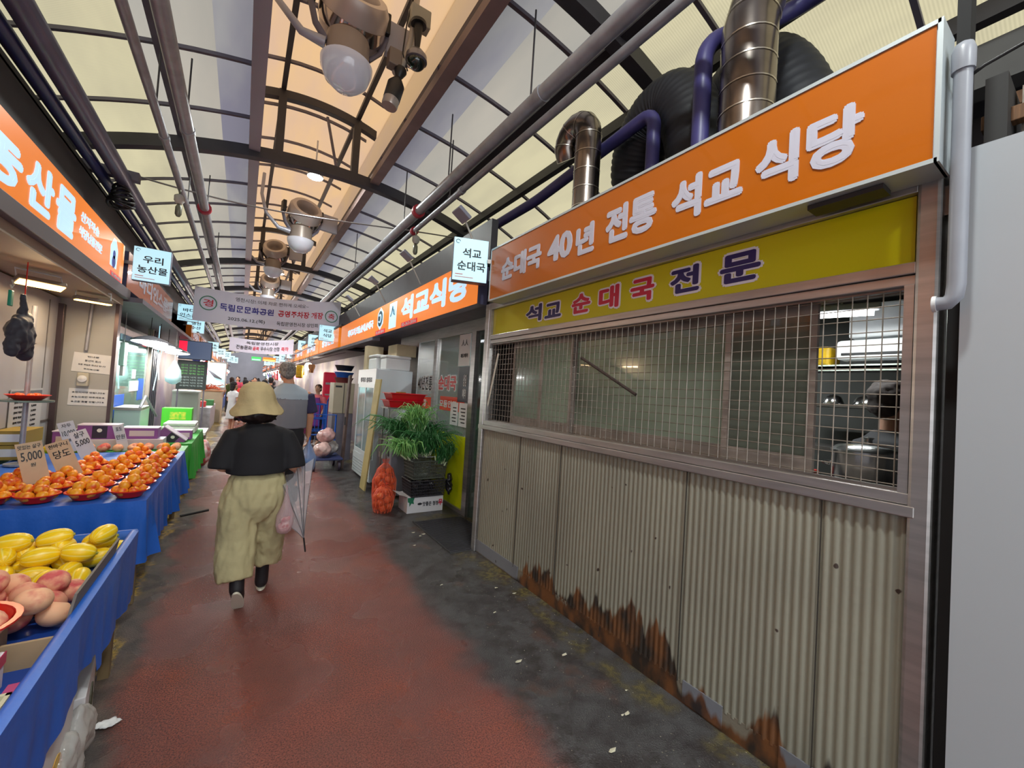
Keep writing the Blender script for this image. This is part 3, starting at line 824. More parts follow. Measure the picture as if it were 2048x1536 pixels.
for i, (z, x, lab) in enumerate([(2.86, 2.5, 'brown wooden batten behind the pale grey pipe, lower one'), (3.05, 2.75, 'brown wooden batten behind the pale grey pipe, upper one')]):
    tag(MB().box(-.025, .025, -.9, 0, -.03, .03, .003).build('wooden_batten', WOOD, loc=(x, .36, z)), lab, 'batten')
struct(MB().box(2.55, 2.62, .16, .26, 0, 3.0).build('trim_right_rough_post', mat('rough_render', (150, 140, 128), .9, bump=(20, .6))))
# ------------------------------------------------------------------ second eatery: lit orange sign, glass front and its goods
t = thing('shop_sign', 'lit orange sign board with white lettering over the glass-fronted eatery', 'sign', (2.0, 3.80, 2.56))
W_ = 7.1
MB().box(.004, .12, 0, W_, 0, .50).build('sign_box', SLATE, t)
MB().box(-.001, .004, .0, W_, .0, .50).build('sign_face', ORANGE_L, t)
lt = MB(); lt.at(right_face(-.003, 1.33, .27)).text('석교식당', 2.30, .36, .05, .002)
lt.at(right_face(-.003, 5.2, .24)).text('돼지고기,모듬,순대,순대국', 2.2, .17, .05, .002).build('lettering', LETTER_L, t)
mb = MB(); mb.box(-.004, 0, 1.75, 2.45, -.0, .07); mb.box(-.004, 0, 3.3, 3.9, .0, .08)
mb.build('phone_strip', mat('red_strip', (215, 36, 50), .4, emit=((215, 36, 50), .3)), t)
lt = MB(); lt.at(right_face(-.005, 2.1, .035)).text('02-363-2816', .62, .05, .03, .001).at(right_face(-.005, 3.6, .04)).text('02-363-2816', .5, .05, .03, .001).build('phone_number', WHITE, t)
mb = MB(); mb.box(-.004, 0, 2.72, 3.1, .04, .46); mb.build('white_plaque', LETTER_L, t)
mb = MB(); mb.tube([(-.006, 3.02, .24), (-.006, 2.96, .30), (-.006, 2.92, .40), (-.006, 2.88, .28), (-.006, 2.80, .24), (-.006, 2.86, .34)], .008, 5); mb.build('plaque_mark', mat('teal_ink', (40, 110, 130), .5), t)
mb = MB(); mb.lathe([(.0, 0), (.20, 0), (.20, .004), (0, .004)], 6, (-.004, 3.62, .28), (-1, 0, 0)); mb.build('gate_plaque', LETTER_L, t)
mb = MB(); mb.lathe([(.0, .005), (.14, .005), (.14, .008), (0, .008)], 24, (-.004, 3.62, .28), (-1, 0, 0)); mb.build('gate_roundel', mat('teal_roundel', (30, 80, 96), .4), t)
mb = MB(); mb.tube([(-.014, 3.62 + .07 * math.cos(a), .28 + .07 * math.sin(a)) for a in [k * PI / 8 for k in range(2, 15)]], .012, 6); mb.build('roundel_mark', LETTER_L, t)
# stainless pillar and glass front
FX2 = 2.55
struct(MB().box(FX2, FX2 + .35, 6.98, 7.90, 0, 2.60, .006).build('trim_right_pillar', STEEL))
struct(MB().box(FX2, FX2 + .06, 3.78, 6.98, 2.44, 2.60).box(FX2 - .01, FX2 + .06, 6.06, 6.17, 0, 2.44).box(FX2 - .01, FX2 + .06, 4.78, 4.90, 0, 2.44).box(FX2, FX2 + .06, 6.90, 6.98, 0, 2.44).box(FX2 - .01, FX2 + .07, 4.90, 6.06, 0, .05).box(FX2, FX2 + .07, 6.17, 6.9, 0, .08).build('trim_right_glass_front', STEEL))
struct(MB().box(2.13, 3.4, 3.9, 11, 2.60, 2.66).box(2.0, 2.14, 7.9, 11, 2.5, 2.56).build('ceiling_eatery_soffit', DUSK))
struct(MB().box(2.14, FX2 + .1, 3.78, 3.84, 0, 2.6).build('wall_right_return', STEEL2))
GLASS = film_mat('shop_glass', (150, 160, 156), .32, .06)
d = thing('door_1', 'glass door of the eatery with a yellow lower half and red lettering', 'door', (2.565, 4.90, -.257)); d['kind'] = 'structure'; d.scale = (1.2, 1.2, 1.2)
MB().box(0, .008, 0, .965, .25, 2.26).build('pane', GLASS, d)
YG = mat('lime_yellow_film', (206, 218, 10), .35)
MB().box(-.003, 0, 0, .965, .26, 1.06).build('yellow_film', YG, d)
MB().box(-.004, -.001, .12, .80, 1.33, 1.50).build('orange_band', mat('orange_red_film', (226, 70, 28), .4), d)
mb = MB(); mb.at(right_face(-.006, .56, 1.41)).text('모둠안주', .5, .09, .03, .001).build('band_lettering', WHITE, d)
lo = MB(); lo.at(right_face(-.004, .62, 1.67)).text('순대국', .56, .21, .09, .001).build('letter_outline', WHITE, d)
mb = MB(); mb.at(right_face(-.006, .62, 1.67)).text('순대국', .52, .18, .035, .001).build('door_lettering', mat('red_letters', (206, 40, 40), .4), d)
MB().box(-.006, -.003, .05, .34, 1.87, 2.24).build('poster', WHITE, d)
mb = MB(); mb.at(right_face(-.008, .19, 2.14)).text('人人', .16, .07, .0, .001).at(right_face(-.008, .19, 1.99)).text('제로페이', .18, .05, .02, .001).build('poster_lettering', INK, d)
MB().box(-.006, -.003, .0, .30, 1.45, 1.86).build('dark_notice', mat('dark_notice', (50, 50, 62), .4), d)
mb = MB(); mb.at(right_face(-.008, .13, 1.7)).text('상담', .09, .14, .03, .001).at(right_face(-.008, .13, 1.55)).text('예약', .09, .12, .03, .001).build('notice_lettering', WHITE, d)
for y0, lab in ((.03, 'opening hours'), (.26, 'menu')):
    MB().box(-.009, -.006, y0, y0 + .2, 1.17, 1.44).build('paper_notice', WHITE, d)
mb = MB()
for y0 in (.05, .28):
    for k in range(5): mb.box(-.011, -.009, y0 + .02, y0 + .02 + random.uniform(.08, .13), 1.21 + .04 * k, 1.222 + .04 * k)
mb.build('notice_lines', INK, d)
MB().box(-.03, -.01, .88, .90, .8, 1.3).build('handle', STEEL, d)
w = thing('window_6', 'glass panel beside the eatery door with white outlined lettering', 'window', (2.565, 6.17, -.21)); w['kind'] = 'structure'; w.scale = (1.2, 1.2, 1.2)
MB().box(0, .008, 0, .61, .24, 2.2).build('pane', GLASS, w)
lo = MB(); lo.at(right_face(-.002, .3, 1.62)).text('40년전통', .56, .22, .09, .001).build('letter_outline', WHITE, w)
mb = MB(); mb.at(right_face(-.004, .3, 1.62)).text('40년전통', .52, .19, .02, .001).build('lettering', INK, w)
MB().box(-.003, 0, 0, .61, 1.27, 1.43).build('orange_band', mat('orange_red_film', (226, 70, 28), .4), w)
mb = MB(); mb.at(right_face(-.005, .3, 1.35)).text('포장', .2, .1, .03, .001).build('band_lettering', WHITE, w)
w = thing('window_7', 'narrow dark glass strip between the eatery door and the shuttered stall', 'window', (2.58, 3.85, 0)); w['kind'] = 'structure'
MB().box(0, .01, 0, .93, 0, 2.44).build('pane', film_mat('dark_glass', (60, 80, 74), .55, .08), w)
struct(MB().box(3.9, 3.96, 3.9, 11, 0, 2.6).build('wall_right_eatery', mat('eatery_wall', (96, 100, 96), .7, var=(1.5, .35))))
struct(MB().box(2.2, 4.2, 3.9, 11, 2.66, 2.70).build('ceiling_eatery', DGREY))
tube_lamp('white strip lamp inside the glass-fronted eatery', (3.2, 5.4, 2.45), 0, 1.0, 40, (.95, 1, 1))
for i, (y, z) in enumerate([(4.4, 1.2), (5.3, 1.0), (6.2, 1.1)]):
    t = thing('potted_plant', ['leafy green plant behind the right part of the glass door', 'leafy green plant behind the middle of the glass door', 'leafy green plant behind the lettered glass panel'][i], 'plant', (3.05, y, 0))
    MB().lathe([(.1, 0), (.14, .4), (.13, .4), (.12, .36), (0, .36)], 16).build('pot', OFFW, t, smooth=40)
    mb = MB()
    for k in range(34):
        a = random.uniform(0, 2 * PI); L_ = random.uniform(.25, .5); hz = random.uniform(.7, z + .5)
        p0 = Vector((0, 0, .36)); p1 = Vector((math.cos(a) * L_ * .35, math.sin(a) * L_ * .5, hz)); p2 = p1 + Vector((math.cos(a) * .12, math.sin(a) * .12, -.05))
        s_ = Vector((-math.sin(a), math.cos(a), 0)) * .03
        mb.add([p1 - s_ * .2, (p1 + p2) / 2 - s_ + Vector((0, 0, .02)), p2, (p1 + p2) / 2 + s_ + Vector((0, 0, .02)), p1 + s_ * .2], [(0, 1, 2, 3, 4)])
        mb.tube([p0, (p0 + p1) / 2 + Vector((0, 0, .05)), p1], .004, 4, cap=False)
    mb.build('foliage', mat('leaf_green', (60, 120, 58), .5, var=(12, .4)), t)
# grate on the floor
t = thing('floor_grate', 'dark ribbed metal grate mat in front of the eatery door', 'mat', (1.86, 3.74, 0))
mb = MB(); 
for k in range(30): mb.box(0.0, .62, .02 + k * .035, .034 + k * .035, .004, .016)
mb.build('bars', DGREY, t); MB().box(0, .62, 0, 1.08, .0, .006).box(-.008, 0, 0, 1.08, 0, .018).box(.62, .628, 0, 1.08, 0, .018).build('tray', mat('grate_tray', (60, 60, 62), .6), t)
# scraps on the ground
rn = random.Random(3)
for i in range(16):
    x = rn.uniform(1.35, 2.0); y = rn.uniform(1.2, 4.8); s_ = rn.uniform(.008, .022); a = rn.uniform(0, 6)
    tag(MB().add([(s_ * math.cos(a + q) * (1 + .4 * (k % 2)), s_ * math.sin(a + q) * .6, .002 + .004 * (k % 2)) for k, q in enumerate((0, 1.2, 2.4, 3.6, 5))], [(0, 1, 2, 3, 4)]).build('litter_scrap', mat('pale_scrap', (206, 202, 180), .7), loc=(x, y, .004)),
        'tiny pale scrap on the dark asphalt, about %s m before the door' % ['four', 'three', 'two', 'one', 'half a'][min(4, max(0, int(y - .6)))], 'litter', 'pale scraps on the dark asphalt')
# radish box
BOXW = mat('printed_carton_white', (214, 212, 216), .6, var=(5, .06))
t = thing('carton', 'white radish carton with green leaf print under the dark crates', 'box', (1.90, 5.17, 0), rotz=0)
MB().box(0, .50, 0, .34, 0, .215, .004).build('body', BOXW, t)
mb = MB(); mb.at(near_face(.32, -.001, .11)).text('맛좋은 청정', .22, .06, .03, .001).build('lettering', INK, t)
mb = MB(); mb.at(near_face(.462, -.001, .115)).text('무', .06, .085, .04, .001).build('red_lettering', CRIM, t)
mb = MB(); mb.at(near_face(.06, -.001, .15)).add([(-.06, .055, .001), (.035, .055, .001), (.02, .01, .001), (.03, -.03, .001), (-.005, -.02, .001), (-.03, -.06, .001), (-.035, -.01, .001), (-.055, 0, .001)], [(7, 6, 5, 4, 3, 2, 1, 0)])
mb.build('leaf_print', mat('leaf_print', (34, 110, 80), .5), t)
mb = MB(); mb.at(near_face(.17, -.001, .115)).add([(.032 * math.cos(a), .016 * math.sin(a), .001) for a in [k * PI / 8 for k in range(16)]], [tuple(range(16))]).build('oval_mark', INK, t)
MB().add([(-.0, 0, .215), (-.0, .33, .215), (-.11, .30, .25), (-.10, .04, .245)], [(0, 1, 2, 3), (3, 2, 1, 0)]).build('open_flap', BOXW, t)
# plastic lattice crates
CR = mat('dark_crate_plastic', (52, 50, 56), .45); CR2 = mat('grey_green_crate_plastic', (84, 88, 82), .45)
def crate(label, loc, w, d, h, m, rz=0, tilt=0):
    t = thing('lattice_crate', label, 'crate', loc, rot=(tilt, 0, rz))
    def side(fn, L_):
        mb = MB(); n = max(6, int(L_ / .022))
        for k in range(n + 1):
            u = k / n; mb.add(*barq(fn(u, 0), fn(u, 1), .003))
        for k in range(6):
            z = k / 5; mb.add(*barq(fn(0, z), fn(1, z), .0035 if 0 < k < 5 else .007))
        mb.build('lattice_side', m, t)
    e = .03
    P = lambda x, y, z: Vector((x * (1 - e + e * z) + w / 2 * 0, y, z * h))
    def cor(x, y, z):
        s_ = .9 + .1 * z
        return Vector((w / 2 + (x - .5) * w * s_, d / 2 + (y - .5) * d * s_, z * h))
    side(lambda u, z: cor(u, 0, z), w); side(lambda u, z: cor(u, 1, z), w); side(lambda u, z: cor(0, u, z), d); side(lambda u, z: cor(1, u, z), d)
    MB().add([cor(0, 0, 0), cor(1, 0, 0), cor(1, 1, 0), cor(0, 1, 0)], [(0, 1, 2, 3)]).build('base', m, t)
    return t
def barq(a, b, r):
    d = (b - a).normalized(); u = d.orthogonal().normalized(); w = d.cross(u)
    vs = [p + (u * sx + w * sy) * r for p in (a, b) for sx, sy in ((-1, -1), (1, -1), (1, 1), (-1, 1))]
    return vs, [(0, 1, 5, 4), (1, 2, 6, 5), (2, 3, 7, 6), (3, 0, 4, 7), (3, 2, 1, 0), (4, 5, 6, 7)]
crate('dark purple-brown lattice crate directly on the radish carton', (1.92, 5.14, .216), .50, .36, .20, CR)
crate('grey-green lattice crate of green onions, topmost of the stack', (1.96, 5.20, .43), .50, .34, .23, CR2, .05)
BAGB = mat('black_bag', (26, 26, 32), .25)
mb = MB()
for k in range(8): mb.ball((random.uniform(.05, .35), random.uniform(.08, .26), random.uniform(.05, .14)), (random.uniform(.05, .1), .07, .06), 10, 7)
me = remesh(mb, .012, 2); wrinkle(me, .012, 22)
tag(link_mesh('black_plastic_bag', me, BAGB, loc=(1.98, 5.16, .24)), 'crumpled black plastic bag inside the lower lattice crate', 'bag')
mb = MB(); mb.ball((0, 0, 0), (.045, .05, .15), 14, 10); me = remesh(mb, .01, 1); wrinkle(me, .02, 20)
tag(link_mesh('dark_plastic_bag', me, BAGB, loc=(2.44, 5.10, .37)), 'shiny dark plastic bag hanging on the corner of the crates', 'bag')
# green onions
LEAFG = mat('onion_green', (96, 160, 80), .4, var=(14, .45), rgb2=(140, 190, 110)); LEAFD = mat('deep_onion_green', (58, 124, 66), .38, var=(14, .4))
def onion_bunch(label, loc, n_, spread, ln, dirv, m, seed):
    rnd = random.Random(seed)
    t = thing('green_onion_bunch', label, 'green onions', loc, group='bunches of green onions')
    mb = MB(); st = MB()
    dv = Vector(dirv)
    for k in range(int(n_ * 2.1)):
        a = rnd.uniform(0, 2 * PI); q = rnd.uniform(.05, 1.15)
        base = Vector((rnd.uniform(-.09, .09), rnd.uniform(-.07, .07), rnd.uniform(-.02, .05)))
        out = Vector((math.cos(a), math.sin(a), 0)) * spread * q
        L_ = ln * rnd.uniform(.55, 1.25)
        p1 = base + (dv * .45 + out * .35 + Vector((0, 0, .25))) * L_
        p2 = p1 + (dv * .35 + out * .75 + Vector((0, 0, .05))) * L_ * .55
        p3 = p2 + (dv * .2 + out * .6 + Vector((0, 0, -.65))) * L_ * .42
        r = rnd.uniform(.006, .0115)
        mb.tube([p1 * .15 + base * .85, p1 * .6 + base * .4, p1, (p1 + p2) / 2 + Vector((0, 0, .02)), p2, p3], [r * .8, r, r * 1.1, r, r * .8, .001], 5, cap=False, sy=.5)
        if k % 9 == 0: st.tube([base, p1 * .4 + base * .6], r * 1.1, 6, cap=False)
    mb.build('leaves', m, t, smooth=180); st.build('stalks', mat('onion_white', (206, 218, 180), .45), t, smooth=180)
onion_bunch('spray of green onion leaves fanning out over the left of the heap', (2.0, 5.62, .86), 90, .9, .46, (-.55, .1, .5), LEAFD, 1)
onion_bunch('bright green onion bunch standing at the top of the heap', (2.05, 5.45, 1.0), 70, .8, .42, (.0, -.1, .8), LEAFG, 2)
onion_bunch('dense green onion bunch lying in the middle of the crate', (2.18, 5.36, .72), 130, .9, .46, (.05, -.2, .5), LEAFD, 3)
onion_bunch('green onion bunch hanging forward out of the crate to the lower left', (1.94, 5.30, .70), 44, .55, .50, (-.6, -.3, .2), LEAFG, 4)
onion_bunch('short green onion bunch at the right end of the crate', (2.38, 5.26, .62), 70, .7, .34, (.25, -.1, .6), LEAFD, 5)
onion_bunch('green onion bunch spilling over the far side of the crate', (2.2, 5.6, .8), 90, 1.0, .45, (.1, .1, .6), LEAFD, 6)
mb = MB()
for k in range(6): mb.ball((random.uniform(-.12, .1), random.uniform(-.06, .1), random.uniform(0, .08)), (.08, .07, .06), 10, 7)
me = remesh(mb, .015, 2); wrinkle(me, .014, 18)
tag(link_mesh('navy_plastic_bag', me, mat('navy_bag', (30, 34, 110), .35), loc=(2.02, 5.75, .93)), 'dark blue plastic bag tucked under the green onions', 'bag')
# onions in net bags
ON = mat('onion_skin', (226, 112, 52), .35, var=(6, .3), rgb2=(200, 84, 40))
NET = film_mat('red_net', (240, 90, 60), .22, .5)
def onion_bag(label, loc, n_, w, h, seed):
    rnd = random.Random(seed)
    t = thing('net_bag', label, 'net bag', loc, group='net bags of onions')
    mb = MB()
    mb.shell([(w * .50, -.0), (w * .60, h * .25), (w * .60, h * .6), (w * .4, h * .85), (w * .12, h * .98), (w * .22, h * 1.08)], 20)
    for i, v in enumerate(mb.v): v += Vector((noise.noise(v * 14), noise.noise(v * 14 + Vector((5, 0, 0))), 0)) * .02
    mb.build('net', NET, t, smooth=180)
    mb = MB()
    for k in range(16):
        a = 2 * PI * k / 16
        mb.tube([(math.cos(a + j * .16) * w * rr * 1.01, math.sin(a + j * .16) * w * rr * 1.01, h * zz) for j, (rr, zz) in enumerate(((.5, 0), (.6, .25), (.6, .6), (.4, .85), (.12, .98)))], .0016, 4, cap=False)
        mb.tube([(math.cos(a - j * .16) * w * rr * 1.01, math.sin(a - j * .16) * w * rr * 1.01, h * zz) for j, (rr, zz) in enumerate(((.5, 0), (.6, .25), (.6, .6), (.4, .85), (.12, .98)))], .0016, 4, cap=False)
    mb.build('strings', mat('net_string', (244, 120, 80), .5), t)
    pts = []
    tries = 0
    while len(pts) < n_ and tries < 4000:
        tries += 1
        a = rnd.uniform(0, 2 * PI); z = rnd.uniform(.045, h * .82); rr = w * (.5 if z < h * .65 else .35) - .03
        p = Vector((rr * math.cos(a), rr * math.sin(a), z))
        if all((p - q).length > .080 for q in pts): pts.append(p)
    return pts, Vector(loc)
oo = None
for lab, loc, n_, w, h, sd, lab2 in (('red net bag of onions standing behind, leaning on the steel cabinet', (1.72, 5.62, 0), 34, .26, .60, 3, 'brown-orange onion in the tall net bag by the steel cabinet'),
                                      ('red net bag of onions lying low in front, beside the radish carton', (1.65, 5.40, 0), 20, .22, .34, 5, 'brown-orange onion in the low net bag beside the carton')):
    pts, L0 = onion_bag(lab, loc, n_, w, h, sd)
    for p in pts:
        if oo is None:
            oo = thing('onion', lab2, 'onion', p + L0, group='onions in the net bags')
            MB().lathe([(0, -.042), (.014, -.041), (.036, -.026), (.046, 0), (.038, .024), (.018, .040), (.006, .05), (0, .058)], 14).build('bulb', ON, oo, smooth=180)
        else:
            dup(oo, p + L0, label=lab2, rot=(random.uniform(-1, 1), random.uniform(-1, 1), 0))
# steel chest, upright glass fridge, trays
t = thing('steel_chest', 'scuffed steel cabinet standing behind the net bags of onions', 'cabinet', (1.90, 5.98, 0))
MB().box(0, .60, 0, .72, .03, .84, .008).build('body', mat('scuffed_steel', (152, 152, 164), .4, .6, var=(4, .2)), t)
MB().box(-.01, .61, -.01, .73, .84, .87, .004).build('lid', STEEL2, t)
MB().box(-.006, 0, .10, .16, .60, .72).box(-.006, 0, .1, .3, .72, .735).build('handle', BLACK, t)
MB().box(-.004, 0, .42, .62, .52, .60).build('label_plate', WHITE, t)
mb = MB(); mb.at(right_face(-.005, .52, .56)).text('LG', .1, .05, .03, .001); mb.v = []; mb.f = []; mb.mi = []; mb.box(-.0055, -.004, .46, .58, .55, .57).build('plate_mark', INK, t)
for x, y in ((.05, .05), (.55, .05), (.05, .67), (.55, .67)): MB().lathe([(.02, 0), (.02, .03)], 10, (x, y, 0)).build('foot', BLACK, t)
t = thing('display_fridge', 'tall white drinks fridge with two sliding glass doors facing the alley', 'fridge', (1.84, 6.86, 0))
FW = mat('fridge_white', (206, 216, 222), .35)
MB().box(.03, .62, 0, 1.22, .05, 1.92, .01).build('body', FW, t)
MB().box(0, .03, 0, 1.22, 1.66, 1.92).box(0, .03, 0, 1.22, .05, .42).build('front_panels', FW, t)
for y0, x in ((.03, .0), (.60, .012)):
    dd = MB().box(x - .008, x + .012, y0, y0 + .04, .42, 1.66).box(x - .008, x + .012, y0 + .54, y0 + .58, .42, 1.66).box(x - .008, x + .012, y0 + .04, y0 + .54, 1.60, 1.66).box(x - .008, x + .012, y0 + .04, y0 + .54, .42, .50).build('sliding_door', FW, t)
    MB().box(x, x + .004, y0 + .04, y0 + .54, .5, 1.6).build('pane', mat('cold_glass', (150, 178, 184), .1, 0, var=(3, .35), rgb2=(96, 128, 134), coat=.5), dd)
mb = MB(); mb.at(right_face(-.002, .62, 1.735)).text('위치로 설치로', .8, .09, .04, .001).build('lettering', mat('grey_letters', (96, 100, 110), .5), t)
mb = MB(); 
for k in range(5): mb.box(-.004, 0, .06, 1.16, .10 + .05 * k, .115 + .05 * k)
mb.build('vent_slats', mat('slat_grey', (150, 160, 168), .5), t)
MB().box(.35, .52, -.004, 0, 1.44, 1.56).build('energy_sticker', mat('orange_sticker', (220, 150, 50), .5, var=(60, .4)), t)
for x, y in ((.08, .06), (.56, .06), (.08, 1.14), (.56, 1.14)): MB().lathe([(.025, 0), (.025, .05)], 10, (x, y, 0)).build('foot', BLACK, t)
TRAY = mat('red_tray', (196, 18, 34), .3)
def tray(loc, label, rz=0):
    t = thing('red_tray', label, 'tray', loc, rz, group='red trays stacked by the fridge')
    mb = MB()
    def ring(w, d, z): return [(-w / 2, -d / 2, z), (w / 2, -d / 2, z), (w / 2, d / 2, z), (-w / 2, d / 2, z)]
    R_ = [ring(.50, .34, .09), ring(.54, .38, .09), ring(.54, .38, .10), ring(.50, .34, .10), ring(.44, .29, .008), ring(.44, .29, 0), ring(.48, .33, .085)]
    vs = sum(R_[:5], []) ; fs = []
    for i in range(4):
        for k in range(4): fs.append((i * 4 + k, i * 4 + (k + 1) % 4, (i + 1) * 4 + (k + 1) % 4, (i + 1) * 4 + k))
    fs.append((16, 17, 18, 19)); mb.add(vs, fs)
    mb.add(ring(.44, .29, 0) + ring(.50, .34, .09), [(0, 3, 2, 1)] + [(k, (k + 1) % 4, 4 + (k + 1) % 4, 4 + k) for k in range(4)])
    mb.build('tray_body', TRAY, t)
    return t
t = thing('small_side_table', 'narrow steel stand holding the red trays behind the green onions', 'table', (1.66, 6.0 - .02, 0))
# the trays rest on a thin stand beside the fridge
MB().box(.05, .55, -.32, -.0, 1.33, 1.35).build('top', STEEL2, t)
for x, y in ((.08, -.29), (.52, -.29), (.08, -.03), (.52, -.03)): MB().box(x - .01, x + .01, y - .01, y + .01, 0, 1.33).build('leg', STEEL2, t)
tray((1.96, 5.80, 1.351), 'shiny red plastic tray, lower of the pair by the pillar'); tray((1.98, 5.80, 1.452), 'shiny red plastic tray, upper of the pair by the pillar', .03)
WB = mat('bare_plywood', (186, 170, 112), .6, var=(4, .2))
o = MB().box(-.012, .012, 0, .30, 0, 1.75, .003).build('wooden_board', WB, loc=(1.70, 6.52, .0)); o.rotation_euler = (0, math.radians(4.5), 0)
tag(o, 'long yellowish plywood board leaning between fridge and steel cabinet', 'board')
o = MB().box(-.02, .02, 0, .16, 0, 1.85, .003).build('wooden_plank', mat('dark_plank', (84, 62, 56), .6, var=(10, .4)), loc=(1.74, 8.42, 0)); o.rotation_euler = (math.radians(-8), math.radians(3), 0)
tag(o, 'dark stained plank leaning beyond the drinks fridge', 'plank')
# things on the fridge
FOAM = mat('white_foam', (222, 224, 226), .8)
t = thing('foam_box', 'white foam box with a lid on top of the drinks fridge', 'box', (2.0, 6.9, 1.921))
MB().box(0, .42, 0, .34, 0, .2, .02).build('body', FOAM, t); MB().box(-.01, .43, -.01, .35, .2, .25, .02).build('lid', FOAM, t)
t = thing('foam_box', 'second foam box wrapped in white film behind the first one on the fridge', 'box', (1.95, 7.35, 1.921))
MB().box(0, .46, 0, .5, 0, .22, .03).build('body', FOAM, t); MB().box(-.01, .47, -.01, .51, .22, .28, .03).build('lid', FOAM, t)
CB2 = mat('pale_carton', (196, 180, 148), .8, var=(5, .15))
for i, (x, y, z, w, d_, h, lab) in enumerate([(2.18, 6.95, 2.175, .35, .5, .2, 'flat brown carton lying on the foam box above the fridge'), (1.92, 7.88, 1.921, .3, .2, .46, 'tall narrow carton standing at the far end of the fridge top')]):
    tag(MB().box(0, w, 0, d_, 0, h, .004).build('carton', CB2, loc=(x, y, z)), lab, 'box')
# ------------------------------------------------------------------ left-hand fruit stall: walls and sign
LW = mat('left_panel_grey', (176, 178, 186), .4, var=(1.2, .08), coat=.15)
struct(MB().box(-1.90, -1.82, -1, 6.96, 0, 2.42).build('wall_left', LW))
mb = MB()
for y in (1.2, 2.6, 4.0, 5.3, 6.6): mb.box(-1.822, -1.814, y - .006, y + .006, 0, 2.36)
mb.box(-1.822, -1.81, -1, 6.9, 1.0, 1.02)
struct(mb.build('trim_left_seams', STEEL2))
struct(MB().box(-1.86, -1.34, 6.93, 6.99, 0, 2.46).build('wall_left_partition', mat('partition_grey', (176, 176, 172), .4, var=(1.4, .1), coat=.1)))
struct(MB().box(-1.83, -1.77, 6.86, 6.93, 0, 2.36, .004).box(-1.345, -1.31, 6.90, 7.02, 0, 2.48).build('trim_left_corner', mat('brown_steel_frame', (92, 78, 80), .35, .7)))
struct(MB().box(-1.90, -1.30, -1, 6.99, 2.44, 2.52).build('ceiling_left_stall', mat('soffit_beige', (170, 156, 140), .7)))
struct(MB().box(-1.36, -1.24, -1, 7.0, 2.52, 2.64, .005).build('trim_left_rail', mat('grey_rail', (118, 114, 120), .5, .3)))
struct(MB().box(-1.52, -1.44, -1, 30, 3.16, 3.62).box(-2.2, -1.44, -1, 30, 3.60, 3.66).build('trim_left_fascia', mat('dark_fascia', (74, 74, 76), .6, var=(1.5, .2))))
struct(MB().box(-2.2, -1.9, -1, 7, 2.4, 3.6).build('wall_left_upper', mat('dark_back_wall', (48, 42, 44), .8)))
t = thing('shop_sign', 'lit orange sign board with big pale lettering over the fruit stall', 'sign', (-1.3, -.4, 2.65))
W_ = 7.24; H_ = .5
MB().box(-.13, -.004, 0, W_, 0, H_).build('sign_box', SLATE, t); MB().box(-.004, .001, 0, W_, 0, H_).build('sign_face', ORANGE_L, t)
lt = MB()
for s, yc, zc, w, h in (('우리', 3.1, .27, .9, .34), ('농', 4.24, .25, .40, .34), ('산', 5.10, .25, .46, .31), ('물', 5.98, .24, .50, .31)):
    lt.at(left_face(.002, yc - (.0), zc)).text(s, w * .9, h, .05, .002)
lt = MB()
for s, y0, y1, zc, h in (('우리', 2.7, 3.8, .26, .36), ('농', 3.93, 4.46, .26, .37), ('산', 4.52, 5.00, .25, .35), ('물', 5.05, 5.50, .25, .36)):
    lt.at(left_face(.002, (y0 + y1) / 2, zc)).text(s, y1 - y0, h, .045, .002)
lt.at(left_face(.002, 5.90, .345)).text('산지직송', .56, .095, .03, .002).at(left_face(.002, 5.96, .21)).text('식당납품전문', .72, .095, .03, .002)
lt.build('lettering', LETTER_L, t)
mb = MB(); mb.at(left_face(.001, 6.78, .29)).add([(-.14, -.15, .002), (.14, -.15, .002), (.16, .06, .002), (.05, .17, .002), (-.05, .17, .002), (-.16, .06, .002)], [tuple(range(6))]).build('gate_plaque', LETTER_L, t)
mb = MB(); mb.at(left_face(.005, 6.78, .28)).lathe([(.0, 0), (.05, 0), (.05, .002), (0, .002)], 12, (0, 0, 0)).lathe([(.0, 0), (.07, 0), (.07, .002), (0, .002)], 12, (0, -.08, 0)).build('plaque_mark', mat('blue_purple_mark', (90, 90, 190), .5), t)
MB().box(.001, .003, 6.7, 7.18, .03, .09).build('phone_strip', mat('red_strip', (215, 36, 50), .4, emit=((215, 36, 50), .3)), t)
mb = MB(); mb.at(left_face(.004, 6.94, .06)).text('02-363-8839', .42, .035, .02, .001).build('phone_number', WHITE, t)
# warm lamps under the soffit
def warm_lamp(label, loc, rz, tilt, power):
    t = thing('flood_lamp', label, 'lamp', loc, rot=(tilt, 0, rz))
    MB().box(-.15, .15, -.05, .05, .0, .04, .008).build('housing', mat('lamp_housing', (150, 140, 130), .4, .6), t)
    MB().box(-.14, .14, -.04, .04, -.008, .0).build('lamp_face', mat('amber_light', (255, 200, 120), .4, emit=((255, 188, 92), 8)), t)
    MB().tube([(-.14, 0, .03), (-.14, 0, .12), (.14, 0, .12), (.14, 0, .03)], .008, 6).build('bracket', WHITE, t)
    area((0, 0, -.015), (0, 0, 0), .28, .08, power, (1, .72, .42), t)
warm_lamp('amber floodlight glowing brightly under the soffit of the fruit stall', (-1.48, 5.15, 2.31), math.radians(38), math.radians(-24), 7)
warm_lamp('second amber floodlight seen edge-on beside the grey partition', (-1.40, 6.25, 2.35), math.radians(30), 0, 5)
